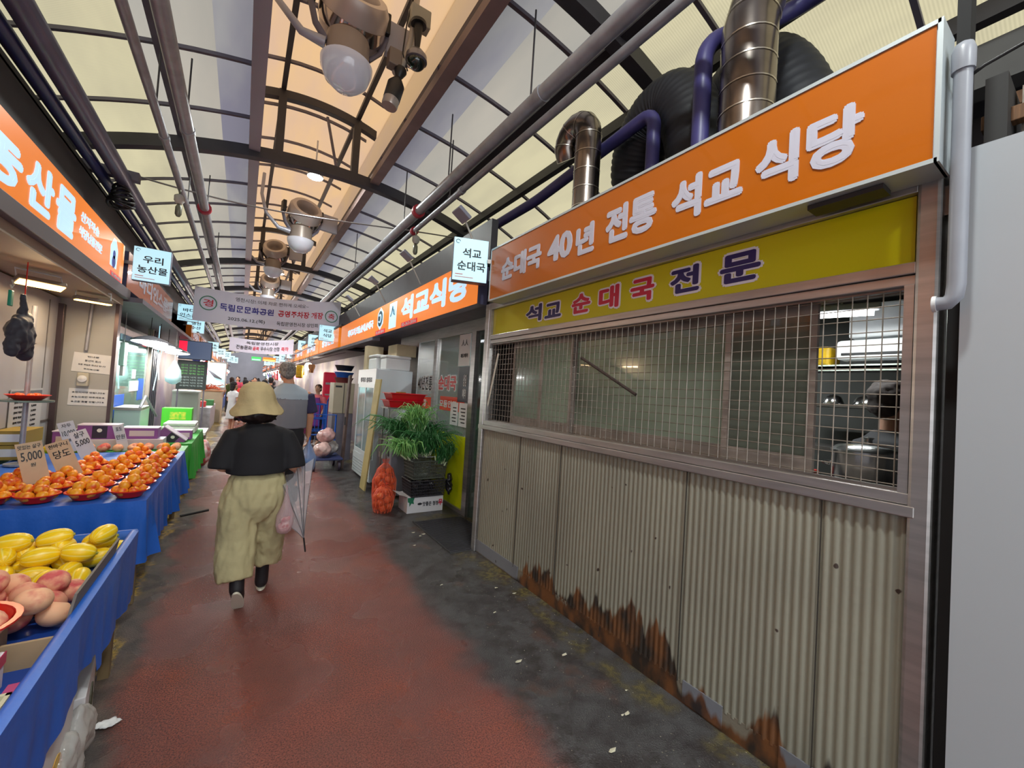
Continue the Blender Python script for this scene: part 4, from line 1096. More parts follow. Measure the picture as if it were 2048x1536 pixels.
# notices, meter, tube on the partition
def paper(label, loc, w, h, lines, mat_=WHITE, mx=near_face, rot=0):
    t = thing('paper_notice', label, 'notice', loc, rot=(0, rot, 0))
    MB().box(-w / 2, w / 2, -.002, 0, -h / 2, h / 2).build('sheet', mat_, t)
    mb = MB()
    for k, (s, lw, lh) in enumerate(lines):
        z = h / 2 - h * (k + .8) / (len(lines) + .6)
        mb.at(mx(0, -.003, z)).text(s, w * lw, lh, .01, .001)
    mb.build('writing', INK, t)
paper('upper white notice taped on the grey partition of the fruit stall', (-1.51, 6.926, 1.69), .34, .23, [('안내문', .3, .02), ('원산지 표시', .4, .025), ('모든 과일은 국내산 입니다', .7, .02), ('우리농산물', .4, .015)], rot=.06)
paper('lower white notice with three lines taped on the grey partition', (-1.52, 6.926, 1.28), .34, .2, [('★만지시면 안됩니다★', .85, .022), ('★눈으로만 봐주세요★', .85, .022), ('★교환 환불 안됩니다★', .85, .022)], rot=.02)
t = thing('electric_meter', 'small glass electric meter between the two notices', 'meter', (-1.57, 6.925, 1.49))
MB().box(-.05, .05, -.06, 0, -.08, .08, .012).build('case', mat('meter_case', (190, 186, 170), .3), t)
MB().lathe([(.04, 0), (.04, .02), (.0, .03)], 16, (0, -.06, .01), (0, -1, 0)).build('dial_glass', WHITE, t, smooth=50)
o = MB().tube([(0, 0, 0), (.02, 0, .6)], .018, 10).build('grey_tube', GALV, smooth=60, loc=(-1.57, 6.90, 1.84)); tag(o, 'pale tube running down the partition above the notices', 'tube')
# wall list
t = thing('price_list', 'large printed price list on the wall behind the apricots', 'notice', (-1.812, 6.25, 1.12))
MB().box(0, .004, -.40, .35, -.30, .26).build('sheet', mat('list_grey', (188, 192, 198), .5), t)
MB().box(.004, .006, -.38, .33, .18, .24).build('header_band', mat('band_grey', (110, 114, 124), .5), t)
mb = MB()
for k in range(8): mb.at(left_face(.005, -.2, .13 - k * .05)).text('참외 복숭아', .22, .022, .01, .001).at(left_face(.005, .14, .13 - k * .05)).text('5,000', .12, .022, .01, .001)
mb.build('writing', INK, t)
# stand with dishes and hanging bag
t = thing('display_pole', 'grey pole with small round shelves behind the apricots', 'stand', (-1.56, 5.35, .746))
MB().tube([(0, 0, 0), (0, 0, 1.40)], .018, 12).build('pole', GALV, t, smooth=60)
MB().lathe([(0, .554), (.17, .554), (.17, .569), (0, .569)], 24).build('glass_shelf', mat('green_shelf', (110, 130, 124), .3), t)
MB().lathe([(.10, .0), (.10, .015), (.02, .025)], 20).build('foot', GALV, t)
t = thing('red_dish', 'red oval dish standing on the round shelf of the pole', 'dish', (-1.545, 5.33, 1.317))
MB().lathe([(.08, 0), (.14, .045), (.135, .045), (.078, .005), (0, .005)], 24).build('dish', RED, t, smooth=60)
mb = MB()
for i in range(6):
    a = i * 1.05; mb = MB(); mb.ball((0, 0, 0), .028, 10, 8); tag(mb.build('small_tomato', mat('tomato_orange', (226, 92, 40), .3), smooth=180, loc=(-1.545 + .06 * math.cos(a), 5.33 + .06 * math.sin(a), 1.317 + .033)), 'small orange fruit heaped in the red dish on the pole', 'fruit', 'fruit in the red dish')
mb = MB(); mb.ball((0, 0, 0), (.07, .15, .16)).ball((0, .1, -.12), (.05, .08, .08)).ball((0, -.12, -.1), (.04, .06, .08)).ball((0, .06, .13), (.05, .08, .05)).cap((0, .02, .1), (0, .0, .30), .03, .02)
me = remesh(mb, .012, 3); wrinkle(me, .018, 14)
tag(link_mesh('waist_bag', me, mat('charcoal_cloth', (46, 46, 58), .7), loc=(-1.48, 4.85, 1.86)), 'dark charcoal bag hanging from the soffit at the left edge', 'bag')
mb = MB(); mb.tube([(0, 0, 0), (0, 0, .34)], .004, 6); tag(mb.build('red_string', RED, loc=(-1.48, 4.87, 2.1)), 'red cord holding the charcoal bag', 'cord')
t = thing('hanging_clip', 'green plastic clip hanging beside the charcoal bag', 'clip', (-1.5, 4.70, 2.06))
MB().tube([(0, .0, .2), (0, .03, .17), (0, .0, .14), (0, -.02, .16)], .006, 6).build('ring', OFFW, t); MB().box(-.01, .01, -.02, .02, 0, .12, .005).build('grip', mat('green_grip', (20, 130, 100), .4), t)
t = thing('knife', 'dark bladed knife sticking out behind the charcoal bag', 'knife', (-1.5, 5.0, 1.74), rot=(.1, 0, 0))
MB().add([(0, 0, 0), (0, .26, .05), (0, .10, .045), (0, 0, .035)], [(0, 1, 2, 3), (3, 2, 1, 0)]).build('blade', STEEL2, t); MB().box(-.01, .01, -.1, .0, .0, .035, .005).build('handle', BLACK, t)
# left sign 2 and what is under it
t = thing('shop_sign', 'dim orange sign board reflecting violet light beyond the fruit stall sign', 'sign', (-1.3, 7.08, 2.68))
MB().box(-.13, -.004, 0, 4.0, 0, .47).build('sign_box', SLATE, t); MB().box(-.004, .001, 0, 4.0, 0, .47).build('sign_face', ORANGE, t)
mb = MB(); mb.at(left_face(.002, 2.0, .24)).text('바디인스푼', 2.6, .27, .04, .002).build('lettering', LETTER, t)
# ------------------------------------------------------------------ cloth-covered tables
def cloth_table(name, label, x0, x1, y0, y1, z, drop, m, seed=0, amp=.06, legs=True, sag=0):
    t = thing(name, label, 'table', (0, 0, 0))
    cx_, cy_ = (x0 + x1) / 2, (y0 + y1) / 2
    MB().box(x0 + .03, x1 - .03, y0 + .03, y1 - .03, z - .03, z - .012).build('board', WOOD, t)
    for x in (x0 + .1, x1 - .06):
        for y in (y0 + .12, y1 - .1): MB().box(x - .022, x + .022, y - .022, y + .022, 0, z - .03).build('leg', mat('table_leg_wood', (120, 100, 70), .7, var=(10, .3)), t)
    per = []
    def path(s):                                                   # s in 0..1 round the perimeter, starting at far right corner
        L1 = y1 - y0; L2 = x1 - x0; T = 2 * (L1 + L2); d = s * T
        if d < L1: return (x1, y1 - d), (1, 0)
        d -= L1
        if d < L2: return (x1 - d, y0), (0, -1)
        d -= L2
        if d < L1: return (x0, y0 + d), (-1, 0)
        d -= L1; return (x0 + d, y1), (0, 1)
    nn = 220; rings = 9
    def fn(u, v):
        (x, y), (nx, ny) = path(u % 1)
        q = u * 64 + seed
        ph = noise.noise(Vector((q, seed, 0))) + .6 * noise.noise(Vector((q * 2.3, seed, 4)))
        d = v
        off = d * (.02 + amp * ph * 1.6)
        zz = z - drop * d * (1 + .10 * noise.noise(Vector((u * 20, seed, 9))))
        w = .004 * noise.noise(Vector((x * 6, y * 6, d * 3)))
        return (x + nx * off + (ny != 0) * ph * .01 * d, y + ny * off, zz)
    mb = MB(); mb.grid(fn, nn, rings, closed=True)
    # top
    nx_, ny_ = 26, 26
    mb.grid(lambda u, v: (x0 + (x1 - x0) * u, y0 + (y1 - y0) * v, z + .004 * noise.noise(Vector((u * 9, v * 9, seed))) * (0 < u < 1) * (0 < v < 1)), nx_, ny_)
    mb.build('cloth', m, t, smooth=70)
    return t
BLUEC = mat('blue_tarpaulin', (36, 102, 204), .45, var=(3, .15), bump=(9, .25))
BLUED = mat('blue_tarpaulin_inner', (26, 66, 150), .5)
GREENC = mat('green_cloth', (60, 168, 66), .5, var=(3, .15))
cloth_table('fruit_table', 'long fruit table under a draped blue tarpaulin, bowls of apricots on it', -1.70, -.49, 3.74, 6.05, .74, .42, BLUEC, 3)
cloth_table('fruit_table', 'small table under a green cloth just behind the blue apricot table', -1.70, -.52, 6.18, 6.80, .70, .5, GREENC, 6)
cloth_table('fruit_table', 'long green-covered table beyond the partition, foam trays on it', -1.12, -.50, 7.0, 8.9, .70, .5, GREENC, 8)
# front tray table: rimmed bed of melons and peaches
t = thing('tray_table', 'blue lined tray table in the foreground holding yellow melons and peaches', 'table', (0, 0, 0))
X0, X1, YA, YB, ZT = -1.5, -.425, 1.1, 3.06, .74
ZB = .625
MB().box(X0, X1 - .03, YA, YB - .03, ZB - .03, ZB).build('bed', BLUED, t)
mb = MB(); fl_ = [0]
def rimfn(u, v):
    L1 = YB - YA; L2 = X1 - X0; T = L1 + L2; d = u * T
    if d < L1: x, y, nx, ny = X1, YA + d, 1, 0
    else: x, y, nx, ny = X1 - (d - L1), YB, 0, 1
    ph = noise.noise(Vector((u * 16, 2, 0))) + .6 * noise.noise(Vector((u * 37, 2, 4)))
    if v < .25: k = v / .25; return (x - nx * .035, y - ny * .035, ZB + (ZT - ZB) * k)
    if v < .4: return (x - nx * .03 * (1 - (v - .25) / .15), y - ny * .03 * (1 - (v - .25) / .15), ZT + .008 * math.sin(PI * (v - .25) / .15))
    k = (v - .4) / .6
    drop = .27 + .12 * noise.noise(Vector((u * 7, 1, 7))) + .08 * (u > .4)
    return (x + nx * (.006 + k * .035 * ph), y + ny * (.006 + k * .035 * ph), ZT - drop * k)
mb.grid(rimfn, 150, 20); mb.build('blue_lining', BLUEC, t, smooth=60)
for x, y in ((-.50, 3.20 - .22), (-.50, 1.3), (-1.42, 2.98), (-1.42, 1.3)): MB().box(x - .022, x + .022, y - .022, y + .022, 0, ZB - .03).build('leg', mat('table_leg_wood', (120, 100, 70), .7), t)
# ------------------------------------------------------------------ fruit
def fruit_mat(name, a, b_, scale=2.5, rough=.45, blush=None, sp=0):
    m = bpy.data.materials.new(name); m.use_nodes = True
    nt = m.node_tree; N = nt.nodes; L = nt.links; b = N['Principled BSDF']
    b.inputs['Roughness'].default_value = rough
    b.inputs['Subsurface Weight'].default_value = .1; b.inputs['Subsurface Scale'].default_value = .01
    tc = N.new('ShaderNodeTexCoord'); oi = N.new('ShaderNodeObjectInfo')
    ad = N.new('ShaderNodeVectorMath'); ad.operation = 'ADD'
    sc_ = N.new('ShaderNodeVectorMath'); sc_.operation = 'SCALE'; sc_.inputs[0].default_value = (7, 13, 5)
    L.new(oi.outputs['Random'], sc_.inputs['Scale']); L.new(tc.outputs['Generated'], ad.inputs[0]); L.new(sc_.outputs[0], ad.inputs[1])
    n = N.new('ShaderNodeTexNoise'); n.inputs['Scale'].default_value = scale; n.inputs['Detail'].default_value = 3
    L.new(ad.outputs[0], n.inputs['Vector'])
    mr = N.new('ShaderNodeMapRange'); mr.inputs[1].default_value = .44; mr.inputs[2].default_value = .68; L.new(n.outputs['Fac'], mr.inputs[0])
    a2 = N.new('ShaderNodeMath'); a2.operation = 'ADD'; L.new(mr.outputs[0], a2.inputs[0])
    r2 = N.new('ShaderNodeMapRange'); r2.inputs[3].default_value = -.45; r2.inputs[4].default_value = .45; L.new(oi.outputs['Random'], r2.inputs[0]); L.new(r2.outputs[0], a2.inputs[1]); a2.use_clamp = True
    mx = N.new('ShaderNodeMix'); mx.data_type = 'RGBA'; mx.inputs[6].default_value = (*lin(a), 1); mx.inputs[7].default_value = (*lin(b_), 1)
    L.new(a2.outputs[0], mx.inputs[0]); L.new(mx.outputs[2], b.inputs['Base Color'])
    return m
APR = fruit_mat('apricot_skin', (250, 168, 40), (224, 74, 36), rough=.38)
PEA = fruit_mat('peach_skin', (240, 184, 146), (206, 92, 92), 1.8, .75)
PLUM = fruit_mat('pale_peach_skin', (238, 150, 110), (200, 80, 76), 1.8, .7)
def melon_mat():
    m = bpy.data.materials.new('striped_melon_skin'); m.use_nodes = True
    nt = m.node_tree; N = nt.nodes; L = nt.links; b = N['Principled BSDF']; b.inputs['Roughness'].default_value = .35
    tc = N.new('ShaderNodeTexCoord'); sp = N.new('ShaderNodeSeparateXYZ'); L.new(tc.outputs['Object'], sp.inputs[0])
    at = N.new('ShaderNodeMath'); at.operation = 'ARCTAN2'; L.new(sp.outputs[1], at.inputs[0]); L.new(sp.outputs[2], at.inputs[1])
    mu = N.new('ShaderNodeMath'); mu.operation = 'MULTIPLY'; mu.inputs[1].default_value = 9; L.new(at.outputs[0], mu.inputs[0])
    si = N.new('ShaderNodeMath'); si.operation = 'SINE'; L.new(mu.outputs[0], si.inputs[0])
    mr = N.new('ShaderNodeMapRange'); mr.inputs[1].default_value = .55; mr.inputs[2].default_value = .95; L.new(si.outputs[0], mr.inputs[0])
    mx = N.new('ShaderNodeMix'); mx.data_type = 'RGBA'; mx.inputs[6].default_value = (*lin((250, 208, 24)), 1); mx.inputs[7].default_value = (*lin((250, 226, 110)), 1)
    L.new(mr.outputs[0], mx.inputs[0]); L.new(mx.outputs[2], b.inputs['Base Color']); return m
MEL = melon_mat()
def fruit_obj(name, label, cat, group, m, prof, n=14, dent=0):
    t = thing(name, label, cat, (0, 0, 0), group=group)
    mb = MB(); mb.lathe(prof, n)
    if dent:
        for v in mb.v:
            a = math.atan2(v.y, v.x); k = max(0, math.cos(a)) ** 12 * dent; v.x -= k * .8 * math.cos(a); v.y -= k * .8 * math.sin(a)
    mb.build('flesh', m, t, smooth=180)
    return t
def sph(r, k=1., n=9, tip=0): return [(r * math.sin(PI * i / n), -r * k * math.cos(PI * i / n) + (tip * (i / n) ** 6)) for i in range(n + 1)]
BOWLM = mat('red_basket_plastic', (216, 34, 20), .3, var=(9, .12))
def bowl_shape(r, h):
    mb = MB(); mb.shell([(0, 0), (r * .62, 0), (r * .93, h), (r * 1.03, h), (r * 1.03, h - .006), (r * .95, h - .006), (r * .93, h - .003)], 30)
    mb.shell([(r * .60, .004), (r * .90, h - .002)], 30); return mb
bw = None; ap = None; rows = []
n_ap = 0
C5 = [-.60, -.815, -1.03, -1.245, -1.46]
ROWS = [(3.89, C5, 'front row'), (4.115, C5, 'second row'), (4.34, C5, 'third row'), (4.565, C5[:4], 'fourth row'), (4.80, C5[:3], 'fifth row'), (5.05, C5[:3], 'sixth row'), (5.32, C5[:2], 'seventh row'), (5.60, C5[:2], 'farthest row')]
CN = ['at the right end', 'second from the right', 'third from the right', 'fourth from the right', 'fifth from the right']
for ri, (y, xs, rn) in enumerate(ROWS):
    for ci, x in enumerate(xs):
        lab = 'red plastic basket heaped with apricots, %s, %s' % (rn, CN[ci])
        if ri >= 4 and ci == 0: lab = 'red plastic basket of apricots at the table edge, ' + rn
        x += random.uniform(-.012, .012); yy = y + random.uniform(-.015, .015)
        if bw is None:
            bw = thing('fruit_basket', lab, 'basket', (x, yy, .748), group='baskets of apricots on the blue table'); bowl_shape(.104, .05).build('basket_body', BOWLM, bw, smooth=50); b_ = bw
        else: b_ = dup(bw, (x, yy, .748), label=lab)
        n1, n2, n3 = (6, 3, 1)
        pts = [(0, 0, .033)] + [(.064 * math.cos(a), .064 * math.sin(a), .046) for a in [2 * PI * k / n1 + ri for k in range(n1)]]
        pts += [(.037 * math.cos(a), .037 * math.sin(a), .084) for a in [2 * PI * k / n2 + ci * 1.7 for k in range(n2)]] + [(random.uniform(-.02, .02), random.uniform(-.02, .02), .116)] * n3
        for k, p in enumerate(pts):
            if k == 0: continue
            oc = ['right', 'back right', 'back', 'back left', 'left', 'front left', 'front', 'front right'][int(round(math.atan2(p[1], p[0]) / (PI / 4))) % 8]
            al = 'apricot %s, %s, basket %s' % ('on top of the heap' if k == len(pts) - 1 else 'in the upper layer, %s side' % oc if k > n1 else 'at the basket rim, %s side' % oc, rn, CN[ci])
            L0 = (x + p[0] + random.uniform(-.005, .005), yy + p[1] + random.uniform(-.005, .005), .748 + p[2] + random.uniform(-.003, .003))
            s_ = random.uniform(.92, 1.12)
            if ap is None:
                ap = fruit_obj('apricot', al, 'apricot', 'apricots in basket %s, %s' % (CN[ci], rn), APR, sph(.0325, .96), 12, .004); a_ = ap; ap.location = L0
            else:
                a_ = dup(ap, L0, label=al, group='apricots in basket %s, %s' % (CN[ci], rn), rot=(random.uniform(0, 6), random.uniform(0, 6), random.uniform(0, 6)))
            a_.scale = (s_, s_, s_ * random.uniform(.95, 1.1)); n_ap += 1
# melons
ml = None
rnd = random.Random(11)
def melon_pos():
    L_ = []
    for j, y in enumerate((2.96, 2.84, 2.72, 2.60)):
        for i in range(8):
            x = -.50 - i * .108 - (j % 2) * .05
            if j > 1 and x > -.52: continue
            L_.append((x, y + rnd.uniform(-.015, .015), ZB + .045 + .01 * rnd.random(), j))
    for j, y in enumerate((2.90, 2.78)):
        for i in range(7):
            x = -.55 - i * .125 - (j % 2) * .04
            L_.append((x, y + rnd.uniform(-.02, .02), ZB + .112 + .012 * rnd.random(), 5 + j))
    for i in range(6): L_.append((-.52 - .15 * i - .04 * rnd.random(), 2.88 + rnd.uniform(-.03, .04), ZB + .165, 8))
    return L_
ORD = ['first', 'second', 'third', 'fourth', 'fifth', 'sixth', 'seventh', 'eighth']
_c = {}
for x, y, z, j in melon_pos():
    _c[j] = _c.get(j, -1) + 1
    lab = 'yellow striped melon, %s from the right, %s' % (ORD[min(7, _c[j])], {0: 'back row of the lowest layer', 1: 'second row of the lowest layer', 2: 'third row of the lowest layer', 3: 'front row of the lowest layer', 5: 'back row of the middle layer', 6: 'front row of the middle layer', 8: 'on top of the heap'}[j])
    k = rnd.uniform(.88, 1.1)
    R_ = (rnd.uniform(-.3, .3), rnd.uniform(-.25, .25), rnd.choice([rnd.uniform(-.5, .5), rnd.uniform(-.4, .4), rnd.uniform(1, 2)]))
    if ml is None:
        ml = thing('yellow_melon', lab, 'melon', (x, y, z), rot=R_, group='yellow melons in the foreground tray')
        prof = [(.043 * math.sin(PI * i / 12) ** .75, -.062 * math.cos(PI * i / 12)) for i in range(13)]
        mb = MB(); mb.lathe([(max(r, 0), z_) for r, z_ in prof], 18, (0, 0, 0), (1, 0, 0))
        for v in mb.v:
            a = math.atan2(v.y, v.z); f = 1 + .018 * math.sin(9 * a + PI); v.y *= f; v.z *= f
        mb.build('rind', MEL, ml, smooth=180)
        MB().lathe([(.008, 0), (.006, .006), (0, .007)], 8, (.061, 0, 0), (1, 0, 0)).build('stem_end', mat('stem_green', (150, 150, 60), .6), ml)
        q = ml
    else: q = dup(ml, (x, y, z), label=lab, rot=R_)
    q.scale = (k, k, k)
# peaches in a carton
pc = None
PP = []
for j in range(6):
    for i in range(6):
        x = -.535 - i * .105 - (j % 2) * .045; y = 2.46 - j * .098
        if x > -.51 - 0: pass
        PP.append((x + rnd.uniform(-.006, .006), y + rnd.uniform(-.006, .006), ZB + .055, 0))
for j in range(5):
    for i in range(5):
        PP.append((-.58 - i * .11 - (j % 2) * .04, 2.41 - j * .10, ZB + .125 + rnd.uniform(-.005, .01), 1))
for i in range(3): PP.append((-.72 - .12 * i, 2.30 + .05 * (i % 2), ZB + .185, 2))
BASK = (-.80, 1.84, ZB + .06)
for x, y, z, j in PP:
    if math.hypot(x + .73, y - 2.02) < .235 or y < 2.03: continue
    kq = (j, round(-y / .0985) if j == 0 else round(-y / .1)); _c[kq] = _c.get(kq, -1) + 1; _c.setdefault(('r', j), []); kq[1] in _c[('r', j)] or _c[('r', j)].append(kq[1])
    lab = 'downy pink peach, %s from the right, %s row from the back, %s layer' % (ORD[_c[kq]], ORD[_c[('r', j)].index(kq[1])], ['lower', 'upper', 'topmost'][j])
    R_ = (rnd.uniform(-.8, .8), rnd.uniform(-.8, .8), rnd.uniform(0, 6)); k = rnd.uniform(.94, 1.08)
    if pc is None:
        pc = thing('peach', lab, 'peach', (x, y, z), rot=R_, group='peaches in the foreground tray')
        mb = MB(); mb.lathe(sph(.05, .88, 12), 22)
        for v in mb.v:
            a = math.atan2(v.y, v.x); c_ = max(0, math.cos(a)) ** 24 * .005; rr = math.hypot(v.x, v.y)
            if rr > 1e-4: v.x -= c_ * v.x / rr; v.y -= c_ * v.y / rr
            v.z -= .012 * math.exp(-(rr / .013) ** 2) * (1 if v.z > 0 else 0)
        mb.build('skin', PEA, pc, smooth=180); q = pc
    else: q = dup(pc, (x, y, z), label=lab, rot=R_)
    q.scale = (k, k, k * rnd.uniform(.95, 1.08))
# leaning grey board dividing the tray
o = MB().add([(0, 0, 0), (0, .66, .0), (0, .66, .10), (0, .60, .135), (0, .1, .155), (0, 0, .12)], [tuple(range(6))])
o = MB().box(-.004, .004, 0, .62, 0, .19).build('divider_board', mat('grey_board', (120, 112, 106), .8), loc=(-.475, 2.08, ZB)); o.rotation_euler = (0, math.radians(10), math.radians(0))
tag(o, 'thin grey cardboard divider standing along the peaches', 'board')
o = MB().box(0, .13, -.006, .006, 0, .085).build('carton_wall', CARD, loc=(-.60, 2.0, ZB)); tag(o, 'low brown cardboard wall of the peach carton', 'box')
t = thing('fruit_basket', 'big red basket of peaches at the left edge of the foreground tray', 'basket', (-.73, 2.02, ZB + .091))
bowl_shape(.17, .075).build('basket_body', BOWLM, t, smooth=50)
o = MB().box(-.13, .13, -.10, .12, 0, .09, .004).build('carton', CARD, loc=(-.75, 2.04, ZB + .0)); tag(o, 'brown carton carrying the big red basket of peaches', 'box')
for k in range(8):
    a = k * 2 * PI / 6; rr = .10 if k < 6 else .03
    q = dup(pc, (-.73 + rr * math.cos(a), 2.02 + rr * math.sin(a), ZB + .091 + (.06 if k < 6 else .125)), label='large peach in the big red basket, %s' % ['right', 'back right', 'back left', 'left', 'front left', 'front right', 'on top, right', 'on top, left'][k], group='peaches in the big red basket', rot=(rnd.uniform(-1, 1), rnd.uniform(-1, 1), rnd.uniform(0, 6)))
t = thing('carton', 'pink and white printed fruit carton in front of the big red basket', 'box', (-.87, 1.73, ZB))
MB().box(0, .32, 0, .18, 0, .11, .004).build('body', mat('pink_white_print', (220, 214, 220), .5, var=(7, .1)), t)
MB().box(.03, .29, .03, .15, .11, .113).build('window_film', mat('magenta_film', (196, 30, 90), .3), t); MB().box(.321, .323, .0, .18, .075, .11).build('magenta_band', mat('magenta_film', (196, 30, 90), .3), t)
o = MB().box(0, .07, 0, .16, 0, .004).build('pink_card', mat('pink_card', (200, 80, 130), .5), loc=(-.535, 1.74, ZB + .004)); tag(o, 'pink card lying on the blue lining', 'card')
t = thing('carton', 'open pale carton with a yellow fruit at the bottom left corner', 'box', (-.725, 1.46, ZB))
MB().box(0, .26, 0, .012, 0, .10).box(0, .26, .21, .222, 0, .10).box(0, .012, 0, .222, 0, .1).box(.25, .26, 0, .222, 0, .1).box(0, .26, 0, .22, 0, .01).build('body', mat('pale_card', (204, 196, 166), .8), t)
for x, y in ((-.65, 1.56), (-.54, 1.57)):
    tag(MB().lathe(sph(.05, 1.1, 10), 16).build('green_mango', fruit_mat('mango_skin', (206, 196, 70), (170, 180, 70)), smooth=180, loc=(x, y, ZB + .066)), 'yellow-green fruit in the pale open carton', 'fruit', 'fruit in the pale carton')
# price cards among the apricots
def price_card(label, loc, w, h, lines, m, rz=0, tilt=.15, roll=-.2):
    t = thing('price_card', label, 'price card', loc, rot=(-tilt, roll, rz))
    MB().box(-w / 2, w / 2, -.0015, .0015, 0, h).build('card', m, t)
    mb = MB()
    for s, z, lw, lh in lines: mb.at(near_face(0, -.002, h * z)).text(s, w * lw, lh, .012, .0008, shear=.1)
    mb.build('handwriting', INK, t)
KRAFT = mat('kraft_card', (206, 180, 150), .8, var=(9, .1)); CARDW = mat('white_card', (206, 208, 214), .7, var=(9, .08))
price_card('kraft card reading 5000 stuck among the front apricots', (-1.14, 4.22, .80), .125, .29, [('맛있는 살구', .90, .85, .03), ('5,000', .66, .8, .07), ('원', .46, .2, .025)], KRAFT, .35)
price_card('second kraft card leaning just behind the card reading 5000', (-1.02, 4.42, .80), .13, .28, [('한바구니', .90, .8, .03), ('당도', .66, .7, .06)], KRAFT, .6, .2, -.3)
price_card('tall white card with violet writing behind the kraft cards', (-1.40, 6.10, .75), .12, .32, [('자두', .88, .6, .04), ('10,000', .62, .8, .06), ('원', .4, .3, .03)], CARDW, .2, .1, -.3)
price_card('pale card leaning among the far apricots', (-1.14, 5.40, .80), .12, .26, [('살구', .85, .6, .05), ('5,000', .55, .8, .06)], CARDW, .5, .2, -.35)
price_card('thin white card sticking up in front of the purple boxes', (-1.05, 6.28, .72), .09, .30, [('포도', .85, .6, .04), ('만원', .55, .8, .05)], CARDW, .1, .1, -.25)
price_card('short bluish card standing before the purple boxes', (-1.36, 6.25, .72), .08, .24, [('천도', .8, .6, .04)], CARDW, .3, .1, -.35)
# purple grape cartons etc. on the green table
PUR = mat('purple_print', (140, 82, 158), .45, var=(3, .15)); PURD = mat('dark_print', (44, 36, 60), .45)
def grape_box(label, loc, w, d_, h, rz=0, ry=0, dark=True, m=PUR):
    t = thing('fruit_carton', label, 'box', loc, rot=(0, ry, rz), group='purple fruit cartons')
    MB().box(0, w, 0, d_, 0, h, .003).build('body', m, t)
    if dark:
        MB().box(w * .35, w * .72, -.002, 0, .01, h - .01).build('dark_panel', PURD, t)
        mb = MB(); mb.at(near_face(w * .53, -.003, h * .62)).lathe([(0, 0), (.022, 0), (.022, .001), (0, .001)], 12).build('round_mark', WHITE, t)
    else:
        MB().box(w * .2, w * .9, -.002, 0, h * .25, h * .75).build('label_panel', mat('label_grey', (200, 190, 196), .5), t)
    MB().box(-.004, w + .004, -.004, d_ + .004, h - .006, h + .004).build('lid_edge', mat('pale_lid', (214, 206, 222), .5), t)
for i, (x, w) in enumerate(((-1.50, .38), (-1.10, .36))):
    tag(MB().box(0, w, 0, .28, 0, .12, .004).build('flat_carton', mat('lilac_white_carton', (206, 200, 214), .5, var=(6, .1)), loc=(x, 6.46, .707)), ['pale lilac carton under the purple carton with the dark emblem', 'pale lilac carton under the purple carton with the pale label'][i], 'box')
grape_box('purple carton with a dark emblem panel in front of the grey partition', (-1.49, 6.50, .828), .34, .22, .16)
grape_box('purple carton with a pale label right of the emblem carton', (-1.12, 6.50, .828), .32, .22, .13, dark=False)
grape_box('purple carton tipped up on one corner beside the labelled carton', (-.90, 7.15, .80), .30, .26, .14, 0, math.radians(38))
grape_box('small purple carton at the front right corner of the green table', (-.76, 7.4, .705), .22, .2, .13, dark=False)
grape_box('purple carton far left behind the apricot table', (-1.66, 6.42, .705), .14, .25, .22, dark=False)
for i in range(2):
    t = thing('kraft_carton', 'yellow-brown carton with white labels at the left edge, ' + ('lower one' if i == 0 else 'upper one'), 'box', (-1.815, 5.60, .75 + i * .135))
    MB().box(0, .20, 0, .4, 0, .13, .003).build('body', mat('kraft_yellow', (160, 136, 62), .7), t); MB().box(.02, .17, -.002, 0, .03, .10).build('label_panel', WHITE, t)
for i in range(14):
    x = -.60 - (i % 7) * .125; y = 6.26 + (i // 7) * .10
    q = dup(pc, (x, y, .755), label='pale orange peach behind the apricots, %s from the right, %s row' % (ORD[i % 7], ['front', 'back'][i // 7]), group='peaches on the green table', rot=(rnd.uniform(-1, 1), 0, rnd.uniform(0, 6)))
for i in range(5):
    q = dup(ml, (-1.42 - .05 * i, 6.27 + .07 * (i % 2), .752), label='yellow melon on the small green table, %s from the right' % ORD[i], group='melons on the green table', rot=(0, 0, rnd.uniform(0, 3)))
# foam trays and bags beyond
for k, (x, y, z, w, d_, h, lab) in enumerate([(-.98, 8.0 + .2, .705, .42, .6, .10, 'white foam tray heap at the end of the green table, lower one'), (-.96, 8.22, .81, .4, .5, .05, 'white foam tray heap at the end of the green table, upper one')]):
    tag(MB().box(0, w, 0, d_, 0, h, .015).build('foam_tray', FOAM, loc=(x, y, z)), lab, 'tray')
# cartons under the front table
t = thing('carton', 'white printed fruit carton standing on end under the tray table, farther one', 'box', (-.545, 2.30, 0), .12)
MB().box(0, .11, 0, .36, 0, .30, .004).build('body', BOXW, t); mb = MB(); mb.tube([(.112, .20 + .05 * math.cos(a), .17 + .07 * math.sin(a)) for a in [k * PI / 10 for k in range(21)]], .004, 4).build('round_mark', mat('dark_olive', (70, 66, 50), .6), t)
t = thing('carton', 'white printed fruit carton leaning under the tray table, nearer one', 'box', (-.545, 1.78, 0), .06)
MB().box(0, .12, 0, .44, 0, .42, .004).build('body', BOXW, t); MB().lathe([(0, 0), (.10, 0), (.10, .002), (0, .002)], 20, (.121, .2, .2), (1, 0, 0)).build('fruit_print', mat('fruit_print', (190, 60, 30), .5, var=(12, .4), rgb2=(220, 190, 90)), t)
CLB = film_mat('clear_bag', (210, 210, 206), .35, .2)
mb = MB(); 
for k in range(5): mb.ball((0, k * .08, .1 + .05 * (k % 2)), (.04, .07, .11), 10, 8)
me = remesh(mb, .015, 2); wrinkle(me, .02, 14)
tag(link_mesh('clear_plastic_bag', me, CLB, loc=(-.44, 2.02, .05)), 'crumpled clear plastic bag between the two white cartons', 'bag')
mb = MB(); mb.ball((0, 0, 0), (.05, .03, .008), 10, 6); me = remesh(mb, .006, 1); wrinkle(me, .01, 40)
